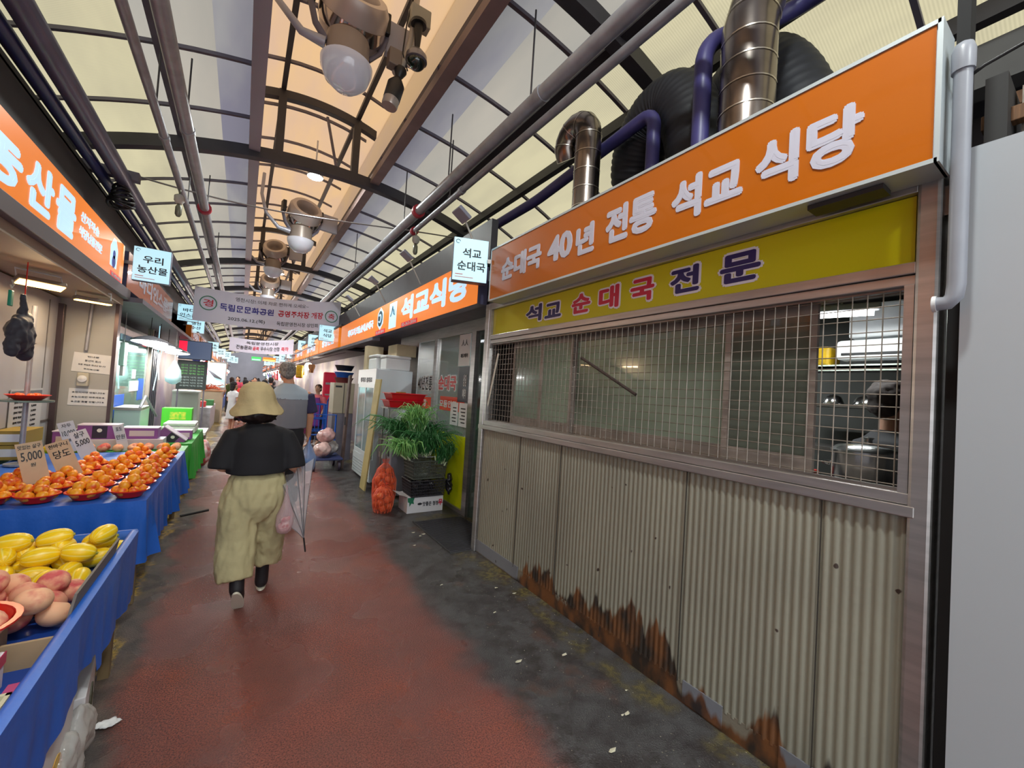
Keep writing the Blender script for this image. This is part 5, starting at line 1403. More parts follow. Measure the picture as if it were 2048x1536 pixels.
tag(link_mesh('paper_scrap', me, WHITE, loc=(-.40, 2.56, .012)), 'white torn scrap lying on the floor by the cartons', 'litter')
tag(MB().tube([(0, 0, 0), (.25, .12, .01)], .014, 8).build('dark_stick', BLACK, loc=(-.47, 5.9, .03)), 'short dark stick on the floor by the blue table', 'stick')
# ------------------------------------------------------------------ hanging lit signs
def hang_sign(label, loc, lines, w=.37, h=.43, rz=0, side=1, d_=.10):
    t = thing('hanging_sign', label, 'sign', loc, rz, group='small lit hanging signs')
    if rz: MB().box(w / 2 - .01, w / 2 + .16, -.04, .07, -.02, .02).build('long_bracket', STEEL2, t)
    MB().box(-w / 2, w / 2, -.0, d_, -h / 2, h / 2, .004).build('sign_box', SLATE, t)
    MB().box(-w / 2 + .004, w / 2 - .004, -.006, 0, -h / 2 + .004, h / 2 - .004).build('lit_face', CYANBOX, t)
    mb = MB()
    n_ = len(lines)
    for k, s in enumerate(lines):
        z = h * (.13 - .30 * k) if n_ > 1 else 0
        mb.at(near_face(0.01, -.008, z + .01)).text(s, w * min(.8, .27 * len(s)), h * .22, .022, .001)
    mb.build('lettering', INK, t)
    mb = MB(); mb.tube([(-w * .38 + .02 * math.cos(a), -.009, h * .40 + .018 * math.sin(a)) for a in [k * PI / 6 for k in range(11)]], .003, 4).build('round_mark', INK, t)
    mb = MB(); mb.box(-w * .42, -w * .2, -.008, -.006, -h * .36, -h * .34).box(-w * .42, w * .1, -.008, -.006, -h * .42, -h * .405).build('small_print', mat('pale_red_print', (214, 130, 130), .5), t)
    MB().box(w / 2 - .01 if side > 0 else -w / 2 - .09, w / 2 + .09 if side > 0 else -w / 2 + .01, .03, .07, -.02, .02).build('bracket', STEEL2, t)
    return t
hang_sign('lit hanging sign with two dark lines of lettering, at the big orange sign', (1.775, 3.56, 2.905), ['석교', '순대국'], .34, .42, math.radians(-20))
hang_sign('lit hanging sign with two dark lines, at the end of the fruit stall sign', (-1.05, 6.93, 2.99), ['우리', '농산물'], .37, .43, 0, -1)
hang_sign('lit hanging sign overlapping the left end of the long pale banner', (-1.17, 12.5, 3.11), ['바디', '인스푼'], .40, .40, 0, -1)
hang_sign('lit hanging sign half hidden behind the one at the banner left end', (-1.24, 15.4, 3.10), ['영천', '수산'], .42, .42, 0, -1)
hang_sign('lit hanging sign below the right end of the long pale banner', (1.84, 12.0, 2.98), ['석교', '식당'], .40, .42, 0)
hang_sign('lit hanging sign just behind the one below the banner right end', (2.0, 15.5, 3.06), ['은비', '야채'], .40, .42, 0)
hang_sign('lit hanging sign two behind the one below the banner right end', (2.05, 19.0, 3.14), ['한영', '수산'], .40, .40, 0)
nm = ['신호', '영광', '대성', '서울', '중앙', '동명', '부산', '제일', '통영', '남도', '현대', '우정']
for i in range(5):
    y = 22.5 + i * 3.6
    hang_sign('lit hanging sign, %s of the far left-hand row of small signs' % ORD[i], (-1.15 + .16 * i, y, 2.95 - .06 * (i % 2)), [nm[i], '상회'], .42, .42, 0, -1)
    hang_sign('lit hanging sign, %s of the far right-hand row of small signs' % ORD[i], (2.0 - .1 * i, y + .6, 2.98 - .05 * (i % 2)), [nm[i + 6], '수산'], .42, .42, 0)
# ------------------------------------------------------------------ banners
def banner(label, y, x0, x1, z0l, z1l, z0r, z1r, texts, marks=(), name='banner', skew=0):
    t = thing(name, label, 'banner', (x0, y, z0l))
    W = x1 - x0
    def f(u, v):
        sag = -.10 * math.sin(PI * u) * (1 if v > .5 else .7)
        zb = (z0r - z0l) * u; zt = (z1l - z0l) + (z1r - z1l) * u
        return (W * u, .03 * math.sin(u * 9) * math.sin(v * 3) + skew * u, zb + (zt - zb) * v + sag)
    mb = MB(); mb.grid(f, 40, 8); mb.build('cloth', sheet_mat('banner_cloth', (206, 204, 226), .25, .6, None, (1.0, lin((214, 212, 232)))), t, smooth=180)
    groups = {}
    for s, u, v, w, h, bold, m in texts:
        tm = text_mesh(s, bold * .5, 1.0, 0)
        vs = [q.co for q in tm.vertices]; xa = min(q.x for q in vs); xb = max(q.x for q in vs); ya = min(q.y for q in vs); yb = max(q.y for q in vs)
        H = z1l - z0l
        out = []
        for q in vs:
            uu = u + ((q.x - xa) / (xb - xa) - .5) * w; vv = v + ((q.y - ya) / (yb - ya) - .5) * h
            p = f(uu, vv); out.append((p[0], p[1] - .012 - (.002 if q.z > 1e-5 else 0), p[2]))
        groups.setdefault(m.name, (MB(), m))[0].add(out, [tuple(p.vertices) for p in tm.polygons])
    for k, (g, m) in groups.items(): g.build('lettering', m, t)
    mb = MB()
    for u, v, r in marks:
        p = f(u, v); mb.tube([(p[0] + r * math.cos(a), p[1] - .016, p[2] + r * math.sin(a)) for a in [k * PI / 14 for k in range(29)]], .012, 5)
    if marks: mb.build('wreath', mat('wreath_green', (84, 150, 130), .5), t)
    mb = MB(); mb.tube([(0, 0, 0), (-.5, 0, .15)], .006, 5).tube([(0, 0, z1l - z0l), (-.5, 0, z1l - z0l + .2)], .006, 5).tube([(W, 0, z1r - z0l), (W + .5, 0, z1r - z0l + .2)], .006, 5).build('cords', INK, t)
NV = mat('banner_navy', (40, 30, 150), .5); RD = mat('banner_red', (206, 30, 60), .5)
banner('long pale banner with blue and red lettering stretched across the alley', 12.0, -1.04, 2.14, 2.90, 3.70, 3.07, 3.88,
       [('영천시장! 이제 차로 편하게 오세요~', .50, .82, .50, .12, .0, INK), ('독립문문화공원', .33, .52, .35, .24, .045, NV), ('공영주차장 개장', .70, .52, .33, .24, .045, RD), ('2025.06.12.(목)', .33, .18, .24, .13, .02, INK),
        ('독립문영천시장 상인회', .68, .18, .30, .13, .02, INK), ('경', .085, .57, .06, .22, .03, RD), ('축', .93, .50, .05, .20, .03, RD)], marks=[(.085, .57, .16), (.93, .50, .15)])
banner('second smaller grey banner with red lettering farther down the alley', 20.0, -.50, 1.78, 2.72, 3.26, 2.80, 3.44,
       [('독립문영천시장', .5, .76, .5, .22, .02, INK), ('전통문화', .22, .36, .24, .3, .03, INK), ('골목', .40, .36, .1, .3, .03, RD), ('우수시장 선정', .62, .36, .3, .3, .03, INK), ('축하', .86, .36, .12, .3, .03, RD)])
# ------------------------------------------------------------------ lamps
def dome_lamp(label, loc, r=.235, power=9, col=(1, .97, .92)):
    t = thing('dome_lamp', label, 'lamp', loc, group='flat white dome lamps over the left-hand stalls', rot=(-.10, 0, 0))
    MB().shell([(r, 0), (r * .98, .03), (r * .6, .07), (r * .2, .10), (.0, .11)], 26).shell([(r, 0), (r * .95, 0)], 26).build('shade', mat('lamp_shade_grey', (150, 150, 160), .35), t, smooth=60)
    MB().lathe([(0, -.012), (r * .8, -.008), (r * .95, .004), (0, .004)], 26).build('diffuser', COOL, t, smooth=60)
    MB().tube([(0, 0, .1), (0, 0, .5)], .005, 5).build('cord', BLACK, t)
    d = bpy.data.lights.new('lamp_light', 'AREA'); d.shape = 'DISK'; d.size = r * 1.8; d.energy = power; d.color = col
    o = bpy.data.objects.new('lamp_light', d); COL.objects.link(o); o.location = (0, 0, -.02); o.parent = t
    return t
for i, y in enumerate((8.6, 9.5, 10.5, 12, 14)):
    dome_lamp('flat round white lamp over the fish stall, ' + ['nearest', 'second', 'third', 'fourth', 'farthest'][i] + ' in the row', (-1.25, y, 2.10), power=14)
WARMF = mat('warm_far_bulb', (255, 240, 215), .4, emit=((255, 230, 190), 7))
k = 0
for y in list(range(16, 52, 3)):
    for x in (-1.15, 1.95):
        k += 1
        t = thing('pendant_bulb', 'round glowing bulb over the far stalls, %s pair down the alley, %s' % ((ORD + ['ninth', 'tenth', 'eleventh', 'twelfth'])[(k - 1) // 2], 'left' if x < 0 else 'right'), 'lamp', (x, y + random.uniform(-.5, .5), 2.2), group='far pendant bulbs')
        MB().ball((0, 0, 0), .13, 14, 10).build('bulb', WARMF if k % 3 else COOL, t, smooth=180)
        MB().tube([(0, 0, .13), (0, 0, .68)], .006, 5).build('cord', BLACK, t)
        d = bpy.data.lights.new('lamp_light', 'POINT'); d.energy = 45; d.shadow_soft_size = .14; d.color = (1, .93, .84)
        o = bpy.data.objects.new('lamp_light', d); COL.objects.link(o); o.location = (0, 0, -.16); o.parent = t
for x in (-1.15, 1.95): tag(MB().box(-.025, .025, 0, 40, 0, .04).build('cable_tray', DUSK, loc=(x, 15, 2.86)), 'long cable tray carrying the far pendant bulbs on the ' + ('left' if x < 0 else 'right'), 'cable tray')
# bright LED high in the lantern
t = thing('led_lamp', 'bright white round lamp high up on the first roof arch', 'lamp', (.77, 7.3, 4.93))
MB().lathe([(.11, 0), (.12, .02), (.11, .10), (.05, .16), (0, .16)], 20).build('housing', WHITE, t, smooth=50)
MB().lathe([(0, -.02), (.09, -.015), (.115, .0), (0, 0.001)], 20).build('lens', mat('led_glow', (255, 255, 255), .3, emit=((235, 255, 240), 40)), t, smooth=60)
MB().tube([(0, 0, .16), (0, 0, .6)], .012, 6).build('stem', WHITE, t)
area((0, 0, -.03), (0, 0, 0), .2, .2, 42, (.95, 1, .98), t)
t['group'] = 'round lamps on the roof arches'
for y in (-2.2, .4, 14.6, 18.4, 21.8, 26.2, 31): dup(t, (.77, y, 4.93), label='bright round lamp under the roof lantern, ' + {-2.2: 'added out of view toward the open end', .4: 'added out of view before the biggest fan lamp', 14.6: 'above the long banner', 18.4: 'past the long banner', 21.8: 'past the second banner', 26.2: 'far down the arcade', 31: 'farthest down the arcade'}[y])  # the two nearest are unseen additions that brighten the right-hand stall front
# round fan and globe units
CHR = mat('polished_chrome', (200, 190, 184), .12, 1)
GLOBE = mat('globe_glass', (196, 196, 208), .12, 0, emit=((225, 228, 240), .06), coat=.8)
def fan_unit(label, loc, rz=0, s=1.):
    t = thing('fan_lamp', label, 'lamp', loc, rz, group='round ventilator lamps in the lantern')
    t.scale = (s, s, s)
    tl = Matrix.Rotation(math.radians(56), 4, 'X')
    M = Matrix.Translation((.03, 0, .44)) @ tl
    MB(M).lathe([(.20, -.30), (.26, -.20), (.285, -.10), (.29, -.0)], 34).lathe([(.29, 0), (.285, .02), (.285, .14), (.25, .20), (.19, .20), (.15, .12), (.15, -.1), (0, -.1)], 34).build('fan_drum', mat('drum_cream', (188, 178, 174), .35, .3), t, smooth=40)
    MB(M).lathe([(.292, -.10), (.296, -.04), (.292, .02), (.288, .02)], 34).lathe([(.19, -.3), (.24, -.25), (.262, -.2)], 34).build('chrome_band', CHR, t, smooth=60)
    MB(M).lathe([(0, -.095), (.149, -.095)], 20).build('dark_mouth', mat('fan_mouth', (60, 30, 28), .6), t)
    MB().lathe([(.185, -.02), (.185, .19), (.17, .20), (0, .20)], 30).build('lamp_can', mat('can_taupe', (150, 138, 130), .4, .2), t, smooth=40)
    MB().lathe([(0, -.27), (.10, -.25), (.18, -.18), (.22, -.08), (.225, -.03), (.20, -.02), (.0, -.019)], 34).build('globe', GLOBE, t, smooth=60)
    for sx in (-1, 1):
        MB().tube([(sx * .18, 0, .10), (sx * .28, 0, .22), (sx * .33, 0, .40), (sx * .325, 0, .48)], .02, 8, sy=1.6).build('yoke_arm', DUSK, t, smooth=50)
        MB().box(sx * .32 - .03, sx * .32 + .03, -.07, .07, .40, .60, .01).build('yoke_block', BLACK, t)
    MB().tube([(-.19, 0, .08), (-.38, .02, .10), (-.58, .05, .30), (-.66, .08, .62), (-.64, .1, 1.0)], [.05, .035, .028, .028, .028], 10).build('swan_arm', mat('pale_arm', (170, 172, 186), .3, .2), t, smooth=60)
    MB().box(.34, .66, .02, .10, .30, .62, .01).build('control_box', mat('grey_control', (170, 170, 182), .4), t)
    return t
f1 = fan_unit('biggest chrome ventilator lamp with a milky globe hanging at the top of the picture', (.64, 4.2, 4.72), 0, 1.05)
f1.children[-1].location = (0, 0, 0)
fan_unit('second chrome ventilator lamp with its globe, beyond the first roof arch', (.78, 9.0, 4.42), .2, 1.05)
fan_unit('third chrome ventilator lamp, just above the long banner', (.50, 12.6, 4.60), -.2, 1.0)
fan_unit('farthest chrome ventilator lamp half hidden by the long banner', (.55, 16.0, 4.45), 0, 1.0)
# cameras on the bracket
t = thing('camera_mast', 'pale pipe bracket with junction boxes hanging from the roof beside the biggest globe', 'bracket', (1.12, 4.0, 4.70))
MB().tube([(.10, 0, .95), (.06, 0, .4), (.0, 0, .10), (-.08, 0, -.02)], .03, 10).build('pipe', mat('pale_pipe', (180, 172, 160), .5), t, smooth=60)
MB().box(.02, .22, -.09, .03, .52, .70, .01).build('junction_box', mat('box_khaki', (150, 150, 140), .5), t)
MB().box(-.16, -.04, -.09, .02, .0, .16, .01).build('small_junction_box', mat('box_brown', (120, 108, 98), .5), t)
MB().tube([(.06, -.02, .95), (.0, -.02, .5), (-.02, -.02, .2), (.04, -.02, .05)], .007, 6).build('cable', BLACK, t, smooth=180)
t = thing('dome_camera', 'black domed security camera with a glassy eye, right of the biggest globe', 'camera', (1.22, 3.92, 4.80))
MB().lathe([(.075, .40), (.075, .43), (.03, .44), (.03, .40)], 20).lathe([(.022, .14), (.045, .41)], 16).build('stem', BLACK, t, smooth=50)
MB().lathe([(0, .15), (.06, .14), (.10, .09), (.105, .04), (.09, .03)], 24).build('cap', mat('camera_chrome', (130, 130, 140), .3, .6), t, smooth=60)
MB().ball((0, 0, .04), (.09, .09, .085), 20, 12).build('glass_dome', mat('camera_glass', (26, 40, 36), .05, 0, coat=1), t, smooth=180)
t = thing('bullet_camera', 'black and silver bullet security camera pointing down below the junction box', 'camera', (1.0, 3.95, 4.30))
MB(Matrix.Rotation(math.radians(12), 4, 'Y')).lathe([(0, .0), (.07, .0), (.075, .02), (.075, .12), (.0, .12)], 22).build('nose', mat('camera_silver', (160, 150, 146), .35, .5), t, smooth=50)
MB(Matrix.Rotation(math.radians(12), 4, 'Y')).lathe([(0.078, .08), (.08, .24), (.05, .29), (.03, .32), (.045, .36), (.06, .40), (.055, .42), (0, .42)], 22).build('body', BLACK, t, smooth=50)
# sagging cable across
t = thing('overhead_cable', 'thin cable sagging across the arcade below the bright white lamp', 'cable', (-1.40, 6.9, 4.08))
mb = MB(); mb.tube([(u * 4.55, 0, .37 * u ** 1.2 - .18 * math.sin(PI * u) * (1 - u)) for u in [k / 24 for k in range(25)]], .011, 6).build('wire', mat('bright_cable', (150, 146, 146), .4, .4), t, smooth=180)
t = thing('cable_coil', 'coiled black cables bundled on the tube above the left hanging sign', 'cable', (-1.22, 6.1, 3.42))
mb = MB()
for k in range(6): mb.tube([((.11 - .008 * k) * math.cos(a), (.11) * math.sin(a), .035 * k + .02 * math.sin(a * 2 + k)) for a in [j * PI / 9 for j in range(19)]], .014, 6)
mb.build('coil', BLACK, t, smooth=180); MB().tube([(0, 0, .1), (0, 0, .30)], .05, 10).build('stub', SLATE, t, smooth=60)
for i, (x, lab) in enumerate(((-.84, 'small spotlight clamped under the thin left sprinkler pipe'), (2.02, 'small spotlight clamped beside the thin right sprinkler pipe'))):
    t = thing('spotlight', lab, 'lamp', (x if x > 0 else -.81, 6.7 if x < 0 else 5.9, 3.62))
    MB().lathe([(.02, 0), (.035, .03), (.035, .12), (.02, .15), (.012, .17), (.012, .36)], 12).build('body', mat('olive_spot', (120, 122, 108), .4, .3), t, smooth=50); MB().lathe([(.03, .16), (.055, .2), (.055, .26), (.03, .28)], 12).build('clamp', OFFW, t, smooth=50)
tag(MB().tube([(0, 0, 0), (0, 0, .66)], .006, 5).build('white_string', WHITE, loc=(-1.17, 10.9, 1.86)), 'thin white string holding the big white bag', 'string')
# thin sign arms with small floodlights on the right fascia
for i, y in enumerate((3.9, 5.6, 7.3, 9.2)):
    t = thing('floodlight', ['grey floodlight on a slim arm above the hanging sign', 'second grey floodlight on a slim arm over the lit orange sign', 'third grey floodlight on a slim arm over the lit orange sign', 'farthest grey floodlight on a slim arm over the lit orange sign'][i], 'lamp', (1.98, y, 3.12), group='floodlights on slim arms')
    MB().tube([(.05, 0, 0), (-.16, -.05, .30)], .010, 6).build('arm', OFFW, t); MB(Matrix.Translation((-.2, -.06, .33)) @ Matrix.Rotation(.6, 4, 'Y')).box(-.08, .08, -.09, .09, -.02, .02, .008).build('lamp_head', mat('flood_grey', (140, 142, 160), .35), t)
# ------------------------------------------------------------------ left-hand fish stall and beyond
struct(MB().box(-1.95, -1.9, 6.99, 14, 0, 2.5).build('wall_left_fish', mat('fish_wall', (150, 156, 150), .5, var=(2, .15))))
struct(MB().box(-1.9, -1.12, 7, 14, 2.5, 2.56).build('ceiling_left_fish', DUSK))
t = thing('glass_cabinet', 'tall green-tinted glass cabinet of the fish stall with blue crates inside', 'cabinet', (-1.58, 8.2, 0))
MB().box(-.3, .0, 0, .05, 0, 2.3).box(-.3, 0, 2.55, 2.62, 0, 2.3).box(-.3, 0, 0, 2.6, 0, .5).box(-.02, .0, 0, 2.6, 2.2, 2.3).build('frame', STEEL, t)
MB().box(-.012, -.004, .05, 2.55, .5, 2.2).build('pane', mat('green_tank_glass', (116, 158, 146), .08, 0, var=(1.5, .3), coat=.6), t)
MB().box(-.004, .0, .2, .9, .9, 1.25).box(-.004, 0, 1.9, 2.4, 1.1, 1.5).build('blue_panels', mat('blue_panel', (24, 90, 190), .4), t)
MB().box(-.002, .004, 1.2, 1.9, 1.28, 1.46).box(-.002, .004, 1.35, 1.6, 1.5, 1.66).build('paper_labels', WHITE, t)
t = thing('sink_unit', 'white cooler chest below the green glass cabinet', 'cooler', (-1.54, 8.3, 0))
MB().box(0, .3, 0, .7, 0, 1.04, .01).build('body', mat('cool_white', (210, 230, 236), .3), t); MB().box(-.01, .31, -.01, .71, 1.04, 1.08).build('lid', STEEL, t)
MB().tube([(.28, .05, 1.08), (.32, .15, 1.25), (.38, .8, .9)], .02, 8).build('hose', GALV, t, smooth=60)
t = thing('hanging_tag', 'pale green hanging strip of packets inside the fish stall', 'packets', (-1.50, 8.25, 1.55)); MB().box(-.03, .03, 0, .2, .15, .5, .01).build('packet', mat('mint_pack', (190, 240, 228), .4), t); MB().box(-.02, .02, .06, .16, 0, .15, .005).build('tail', WHITE, t); MB().tube([(0, .1, .5), (0, .1, .95)], .004, 5).build('cord', WHITE, t)
struct(MB().box(-1.62, -1.54, 10.9, 10.98, 0, 2.5).build('trim_left_post', mat('pale_post', (170, 160, 150), .4)))
t = thing('plastic_curtain', 'dark hanging strip curtain behind the white bag', 'curtain', (-1.58, 11.2, .3))
mb = MB()
for k in range(9): mb.box(-.01 + .02 * (k % 2), .02 * (k % 2), .1 * k, .1 * k + .105, 0, 2.2)
mb.build('strips', mat('navy_strip', (40, 44, 60), .3), t)
BAGW = sheet_mat('white_bag_film', (226, 244, 246), .45, .35, None, (3, lin((206, 230, 236))))
mb = MB(); mb.shell([(.02, .38), (.05, .30), (.10, .18), (.15, .04), (.12, -.04), (.05, -.10), (0, -.11)], 20)
for v in mb.v: v += Vector((noise.noise(v * 9), noise.noise(v * 9 + Vector((3, 0, 0))), .5 * noise.noise(v * 7))) * .03
tag(mb.build('white_bag', BAGW, smooth=180, loc=(-1.17, 10.9, 1.52)), 'big white plastic bag hanging below the dome lamps', 'bag')
t = thing('bag_strings', 'pale blue strings dangling from the dome lamps', 'string', (-1.33, 10, 1.3)); MB().tube([(0, 0, 1.2), (0, 0, .8), (.02, 0, .4), (-.02, 0, 0)], .008, 5).tube([(.06, 0, .8), (.03, 0, .45), (.05, 0, .2)], .006, 5).build('strings', CYANBOX, t)
t = thing('chalkboard', 'black menu board with green and white writing beyond the white bag', 'board', (-1.34, 13.0, 1.27))
MB().box(0, .60, 0, .03, 0, .72).build('board', mat('board_black', (44, 52, 50), .4), t)
for x in (.04, .56): MB().box(x - .015, x + .015, .03, .06, -1.27, .6).build('leg', DUSK, t)
mb = MB(); mb2 = MB()
for r in range(4): mb.at(near_face(.3, -.003, .60 - r * .07)).text('광어 우럭 농어', .46, .045, .02, .001)
for r in range(4): mb2.at(near_face(.3, -.003, .30 - r * .07)).text('오징어 낙지 전복', .46, .04, .01, .001)
mb.build('green_writing', mat('chalk_green', (120, 200, 110), .6), t); mb2.build('white_writing', mat('chalk_white', (180, 200, 196), .6), t)
t = thing('television', 'flat television with a red picture corner hung over the menu board', 'television', (-1.33, 12.9, 2.02))
MB().box(0, .66, 0, .05, -.01, .46, .006).build('casing', BLACK, t); MB().box(.015, .645, -.003, 0, .01, .445).build('screen', mat('tv_screen', (70, 80, 98), .2, emit=((70, 82, 110), .5)), t)
MB().box(.0, .16, -.006, -.003, .12, .44).build('red_picture', mat('tv_red', (220, 30, 60), .3, emit=((220, 30, 60), .8)), t)
t = thing('cooler_chest', 'pale grey-green cooler below the black menu board', 'cooler', (-1.5, 14.0, 0)); MB().box(0, .56, 0, .8, 0, 1.18, .015).build('body', mat('sage_white', (196, 214, 204), .4), t); MB().box(-.01, .57, -.01, .81, 1.14, 1.2, .01).build('lid', mat('sage_white2', (210, 224, 216), .4), t)
t = thing('banana_box', 'bright green printed box standing behind the purple cartons', 'box', (-1.2, 10.0, .55)); MB().box(0, .45, 0, .3, 0, .43, .004).build('body', mat('bright_green', (70, 180, 40), .45), t)
MB().box(.12, .36, -.002, 0, .22, .36).build('yellow_print', mat('yellow_print', (190, 190, 60), .5, var=(20, .5), rgb2=(70, 180, 40)), t)
t = thing('low_table', 'white low table carrying the green box', 'table', (-1.3, 9.7, 0)); MB().box(0, .8, 0, .9, .50, .55).build('top', OFFW, t)
for x, y in ((.05, .05), (.75, .05), (.05, .85), (.75, .85)): MB().box(x - .02, x + .02, y - .02, y + .02, 0, .5).build('leg', OFFW, t)
for k, (x, y, lab) in enumerate([(-.62, 9.6, 'blue tub with clear bags on the floor past the green table'), (-.55, 9.0, 'white printed sack leaning on the end of the green table')]):
    if k == 0:
        t = thing('blue_tub', lab, 'tub', (x, y, 0)); MB().lathe([(.14, 0), (.19, .26), (.2, .27), (.18, .27), (.13, .02), (0, .02)], 20).build('tub', BLUEC, t, smooth=50)
    else:
        mb = MB(); mb.ball((0, 0, .25), (.12, .2, .24), 14, 10); me = remesh(mb, .02, 2); wrinkle(me, .02, 10)
        tag(link_mesh('printed_sack', me, mat('sack_print', (214, 206, 210), .6, var=(10, .4), rgb2=(190, 70, 60)), loc=(x + .06, y + .15, 0)), lab, 'sack')
t = thing('counter', 'beige wooden counter with dark slots beyond the menu board', 'counter', (-1.3, 18.0, 0))
MB().box(0, .74, 0, 1.6, 0, 1.10, .01).build('body', mat('counter_beige', (186, 174, 150), .6, var=(2, .12)), t); MB().box(.12, .35, -.004, 0, .55, .63).box(.12, .35, -.004, 0, .38, .46).build('slots', BLACK, t); MB().box(-.03, .8, -.03, 1.63, 1.10, 1.14).build('top', mat('counter_wood', (170, 120, 80), .5), t)
rn = random.Random(5)
cb = None
for k in range(16):
    L0 = (-1.2 + rn.uniform(0, .55), 18.1 + rn.uniform(0, .5), 1.17 + .05 * (k % 3) + .012)
    if cb is None:
        cb = thing('crab', 'orange crab heaped on the beige counter', 'crab', L0, group='crabs on the counter')
        MB().ball((0, 0, .02), (.075, .05, .025), 10, 7).build('shell', mat('crab_orange', (206, 96, 60), .45, var=(9, .3)), cb, smooth=180)
        for s in (-1, 1):
            for j in range(3): MB().tube([(s * .06, .01 * j, .02), (s * .12, -.03 + .03 * j, .05), (s * .15, -.05 + .04 * j, 0)], .007, 5).build('leg', mat('crab_orange', (206, 96, 60), .45), cb)
    else: dup(cb, L0, rot=(0, rn.uniform(-.5, .5), rn.uniform(0, 6)))
t = thing('glass_showcase', 'bright glass fish showcase behind the heap of crabs', 'showcase', (-1.28, 18.9, 1.141))
MB().box(0, .8, 0, .5, 0, .1).box(0, .04, 0, .04, .1, 1).box(.76, .8, 0, .04, .1, 1).box(0, .8, 0, .5, 1, 1.05).build('frame', STEEL, t)
MB().box(.04, .76, .45, .5, .1, 1).build('back_panel', mat('lit_ice', (180, 226, 230), .4, emit=((170, 220, 226), .5), var=(5, .3)), t)
MB().tube([(.2, .4, .75), (.45, .4, .5), (.65, .4, .4)], [.02, .06, .02], 8).build('fish', mat('fish_dark', (70, 70, 80), .3), t)
# ------------------------------------------------------------------ right-hand goods beyond the fridge
t = thing('awning', 'grey-brown striped awning sloping out beyond the lit orange sign', 'awning', (2.1, 11.0, 2.16))
mb = MB()
for k in range(12): mb.box(-.75 + .0, .05, .25 * k, .25 * k + .2, .0, .01)
for v in mb.v: v.z += (v.x + .75) * .35
mb.build('cloth', mat('awning_brown', (96, 88, 90), .7), t); MB().tube([(-.75, 0, 0), (-.75, 3, 0)], .02, 6).build('front_bar', STEEL2, t)
t = thing('vending_panel', 'tall rounded crimson panel standing past the beige boxes', 'panel', (1.90, 12.4, 0)); MB().box(0, .34, 0, .12, .2, 1.95, .05).build('body', mat('crimson_panel', (206, 36, 66), .35, emit=((206, 36, 66), .15)), t); MB().box(.06, .28, -.003, 0, 1.6, 1.66).box(.06, .2, -.003, 0, 1.3, 1.34).build('white_marks', WHITE, t); MB().box(0, .34, 0, .12, 0, .2).build('foot', BLACK, t)
t = thing('storage_cabinet', 'beige metal cabinet beside the far end of the drinks fridge', 'cabinet', (1.66, 9.4, 0)); MB().box(0, .42, 0, .5, .0, 1.0).build('stand', DUSK, t); MB().box(0, .42, 0, .5, 1.0, 1.66, .01).build('body', mat('cabinet_beige', (176, 166, 146), .5, var=(3, .1)), t); MB().box(.2, .212, -.003, 0, 1.0, 1.66).box(.03, .16, -.003, 0, 1.56, 1.60).build('door_lines', INK, t)
for k, (z, m, lab) in enumerate([(1.662, mat('dark_red_lid', (110, 40, 46), .5), 'dark red tub on the beige cabinet'), (1.78, BLUEC, 'blue tub stacked on the dark red tub'), (1.93, BLACK, 'black lid crowning the tub stack')]):
    tag(MB().lathe([(.15, 0), (.20, .11), (.21, .115), (.0, .115)], 20).build('round_tub', m, smooth=50, loc=(1.88, 9.6, z)), lab, 'tub')
# blue hand cart with bags
t = thing('hand_cart', 'blue hand cart loaded with clear bags past the green onions', 'cart', (1.15, 8.2, 0))
CBL = mat('cart_blue', (26, 90, 190), .4)
MB().box(0, .55, 0, .7, .20, .24, .01).build('deck', mat('cart_deck', (50, 60, 110), .5), t)
MB().tube([(.05, .7, .24), (.05, .7, 1.0), (.5, .7, 1.0), (.5, .7, .24)], .018, 8).tube([(.05, .7, .6), (.5, .7, .6)], .014, 8).build('handle', CBL, t, smooth=50)
for x, y in ((.06, .08), (.49, .08), (.06, .62), (.49, .62)): MB().lathe([(.0, -.02), (.09, -.02), (.09, .02), (0, .02)], 16, (x, y, .09), (1, 0, 0)).build('wheel', mat('cart_wheel', (70, 60, 80), .5), t, smooth=40)
for k, (x, y, z, c, lab) in enumerate([(1.35, 8.35, .25, (226, 190, 186), 'pinkish clear bag of garlic on the front of the blue cart'), (1.52, 8.6, .25, (214, 206, 204), 'pale clear bag behind it on the blue cart'), (1.42, 8.45, .50, (222, 176, 176), 'pink clear bag topmost on the blue cart')]):
    mb = MB(); mb.ball((0, 0, .13), (.17, .16, .13), 14, 10).ball((.03, 0, .24), (.08, .07, .05), 10, 7); me = remesh(mb, .018, 2); wrinkle(me, .02, 12)
    tag(link_mesh('clear_goods_bag', me, mat('bag_pink_%d' % k, c, .25, var=(12, .35), coat=.5), loc=(x, y, z)), lab, 'bag')
t = thing('blue_trolley', 'blue wire trolley pushed by the person in the purple apron', 'trolley', (1.48, 11.0, 0))
mb = MB()
for k in range(6): mb.tube([(.0, .08 * k, .45), (0, .08 * k, 1.1)], .009, 5).tube([(.34, .08 * k, .45), (.34, .08 * k, 1.1)], .009, 5)
for k in range(5): mb.tube([(.085 * k, 0, .45), (.085 * k, 0, 1.1)], .009, 5)
for z in (.45, .75, 1.1): mb.tube([(0, 0, z), (.34, 0, z), (.34, .4, z), (0, .4, z), (0, 0, z)], .014, 6)
mb.build('wire_basket', CBL, t); MB().tube([(.34, 0, 0.05), (.34, 0, 1.2), (.36, -.1, 1.3)], .018, 8).tube([(0, 0, .05), (0, 0, 1.2)], .018, 8).build('frame', CBL, t)
for x in (0, .34):
    for y in (0, .4): MB().lathe([(0, -.015), (.05, -.015), (.05, .015), (0, .015)], 12, (x, y, .05), (1, 0, 0)).build('wheel', BLACK, t)
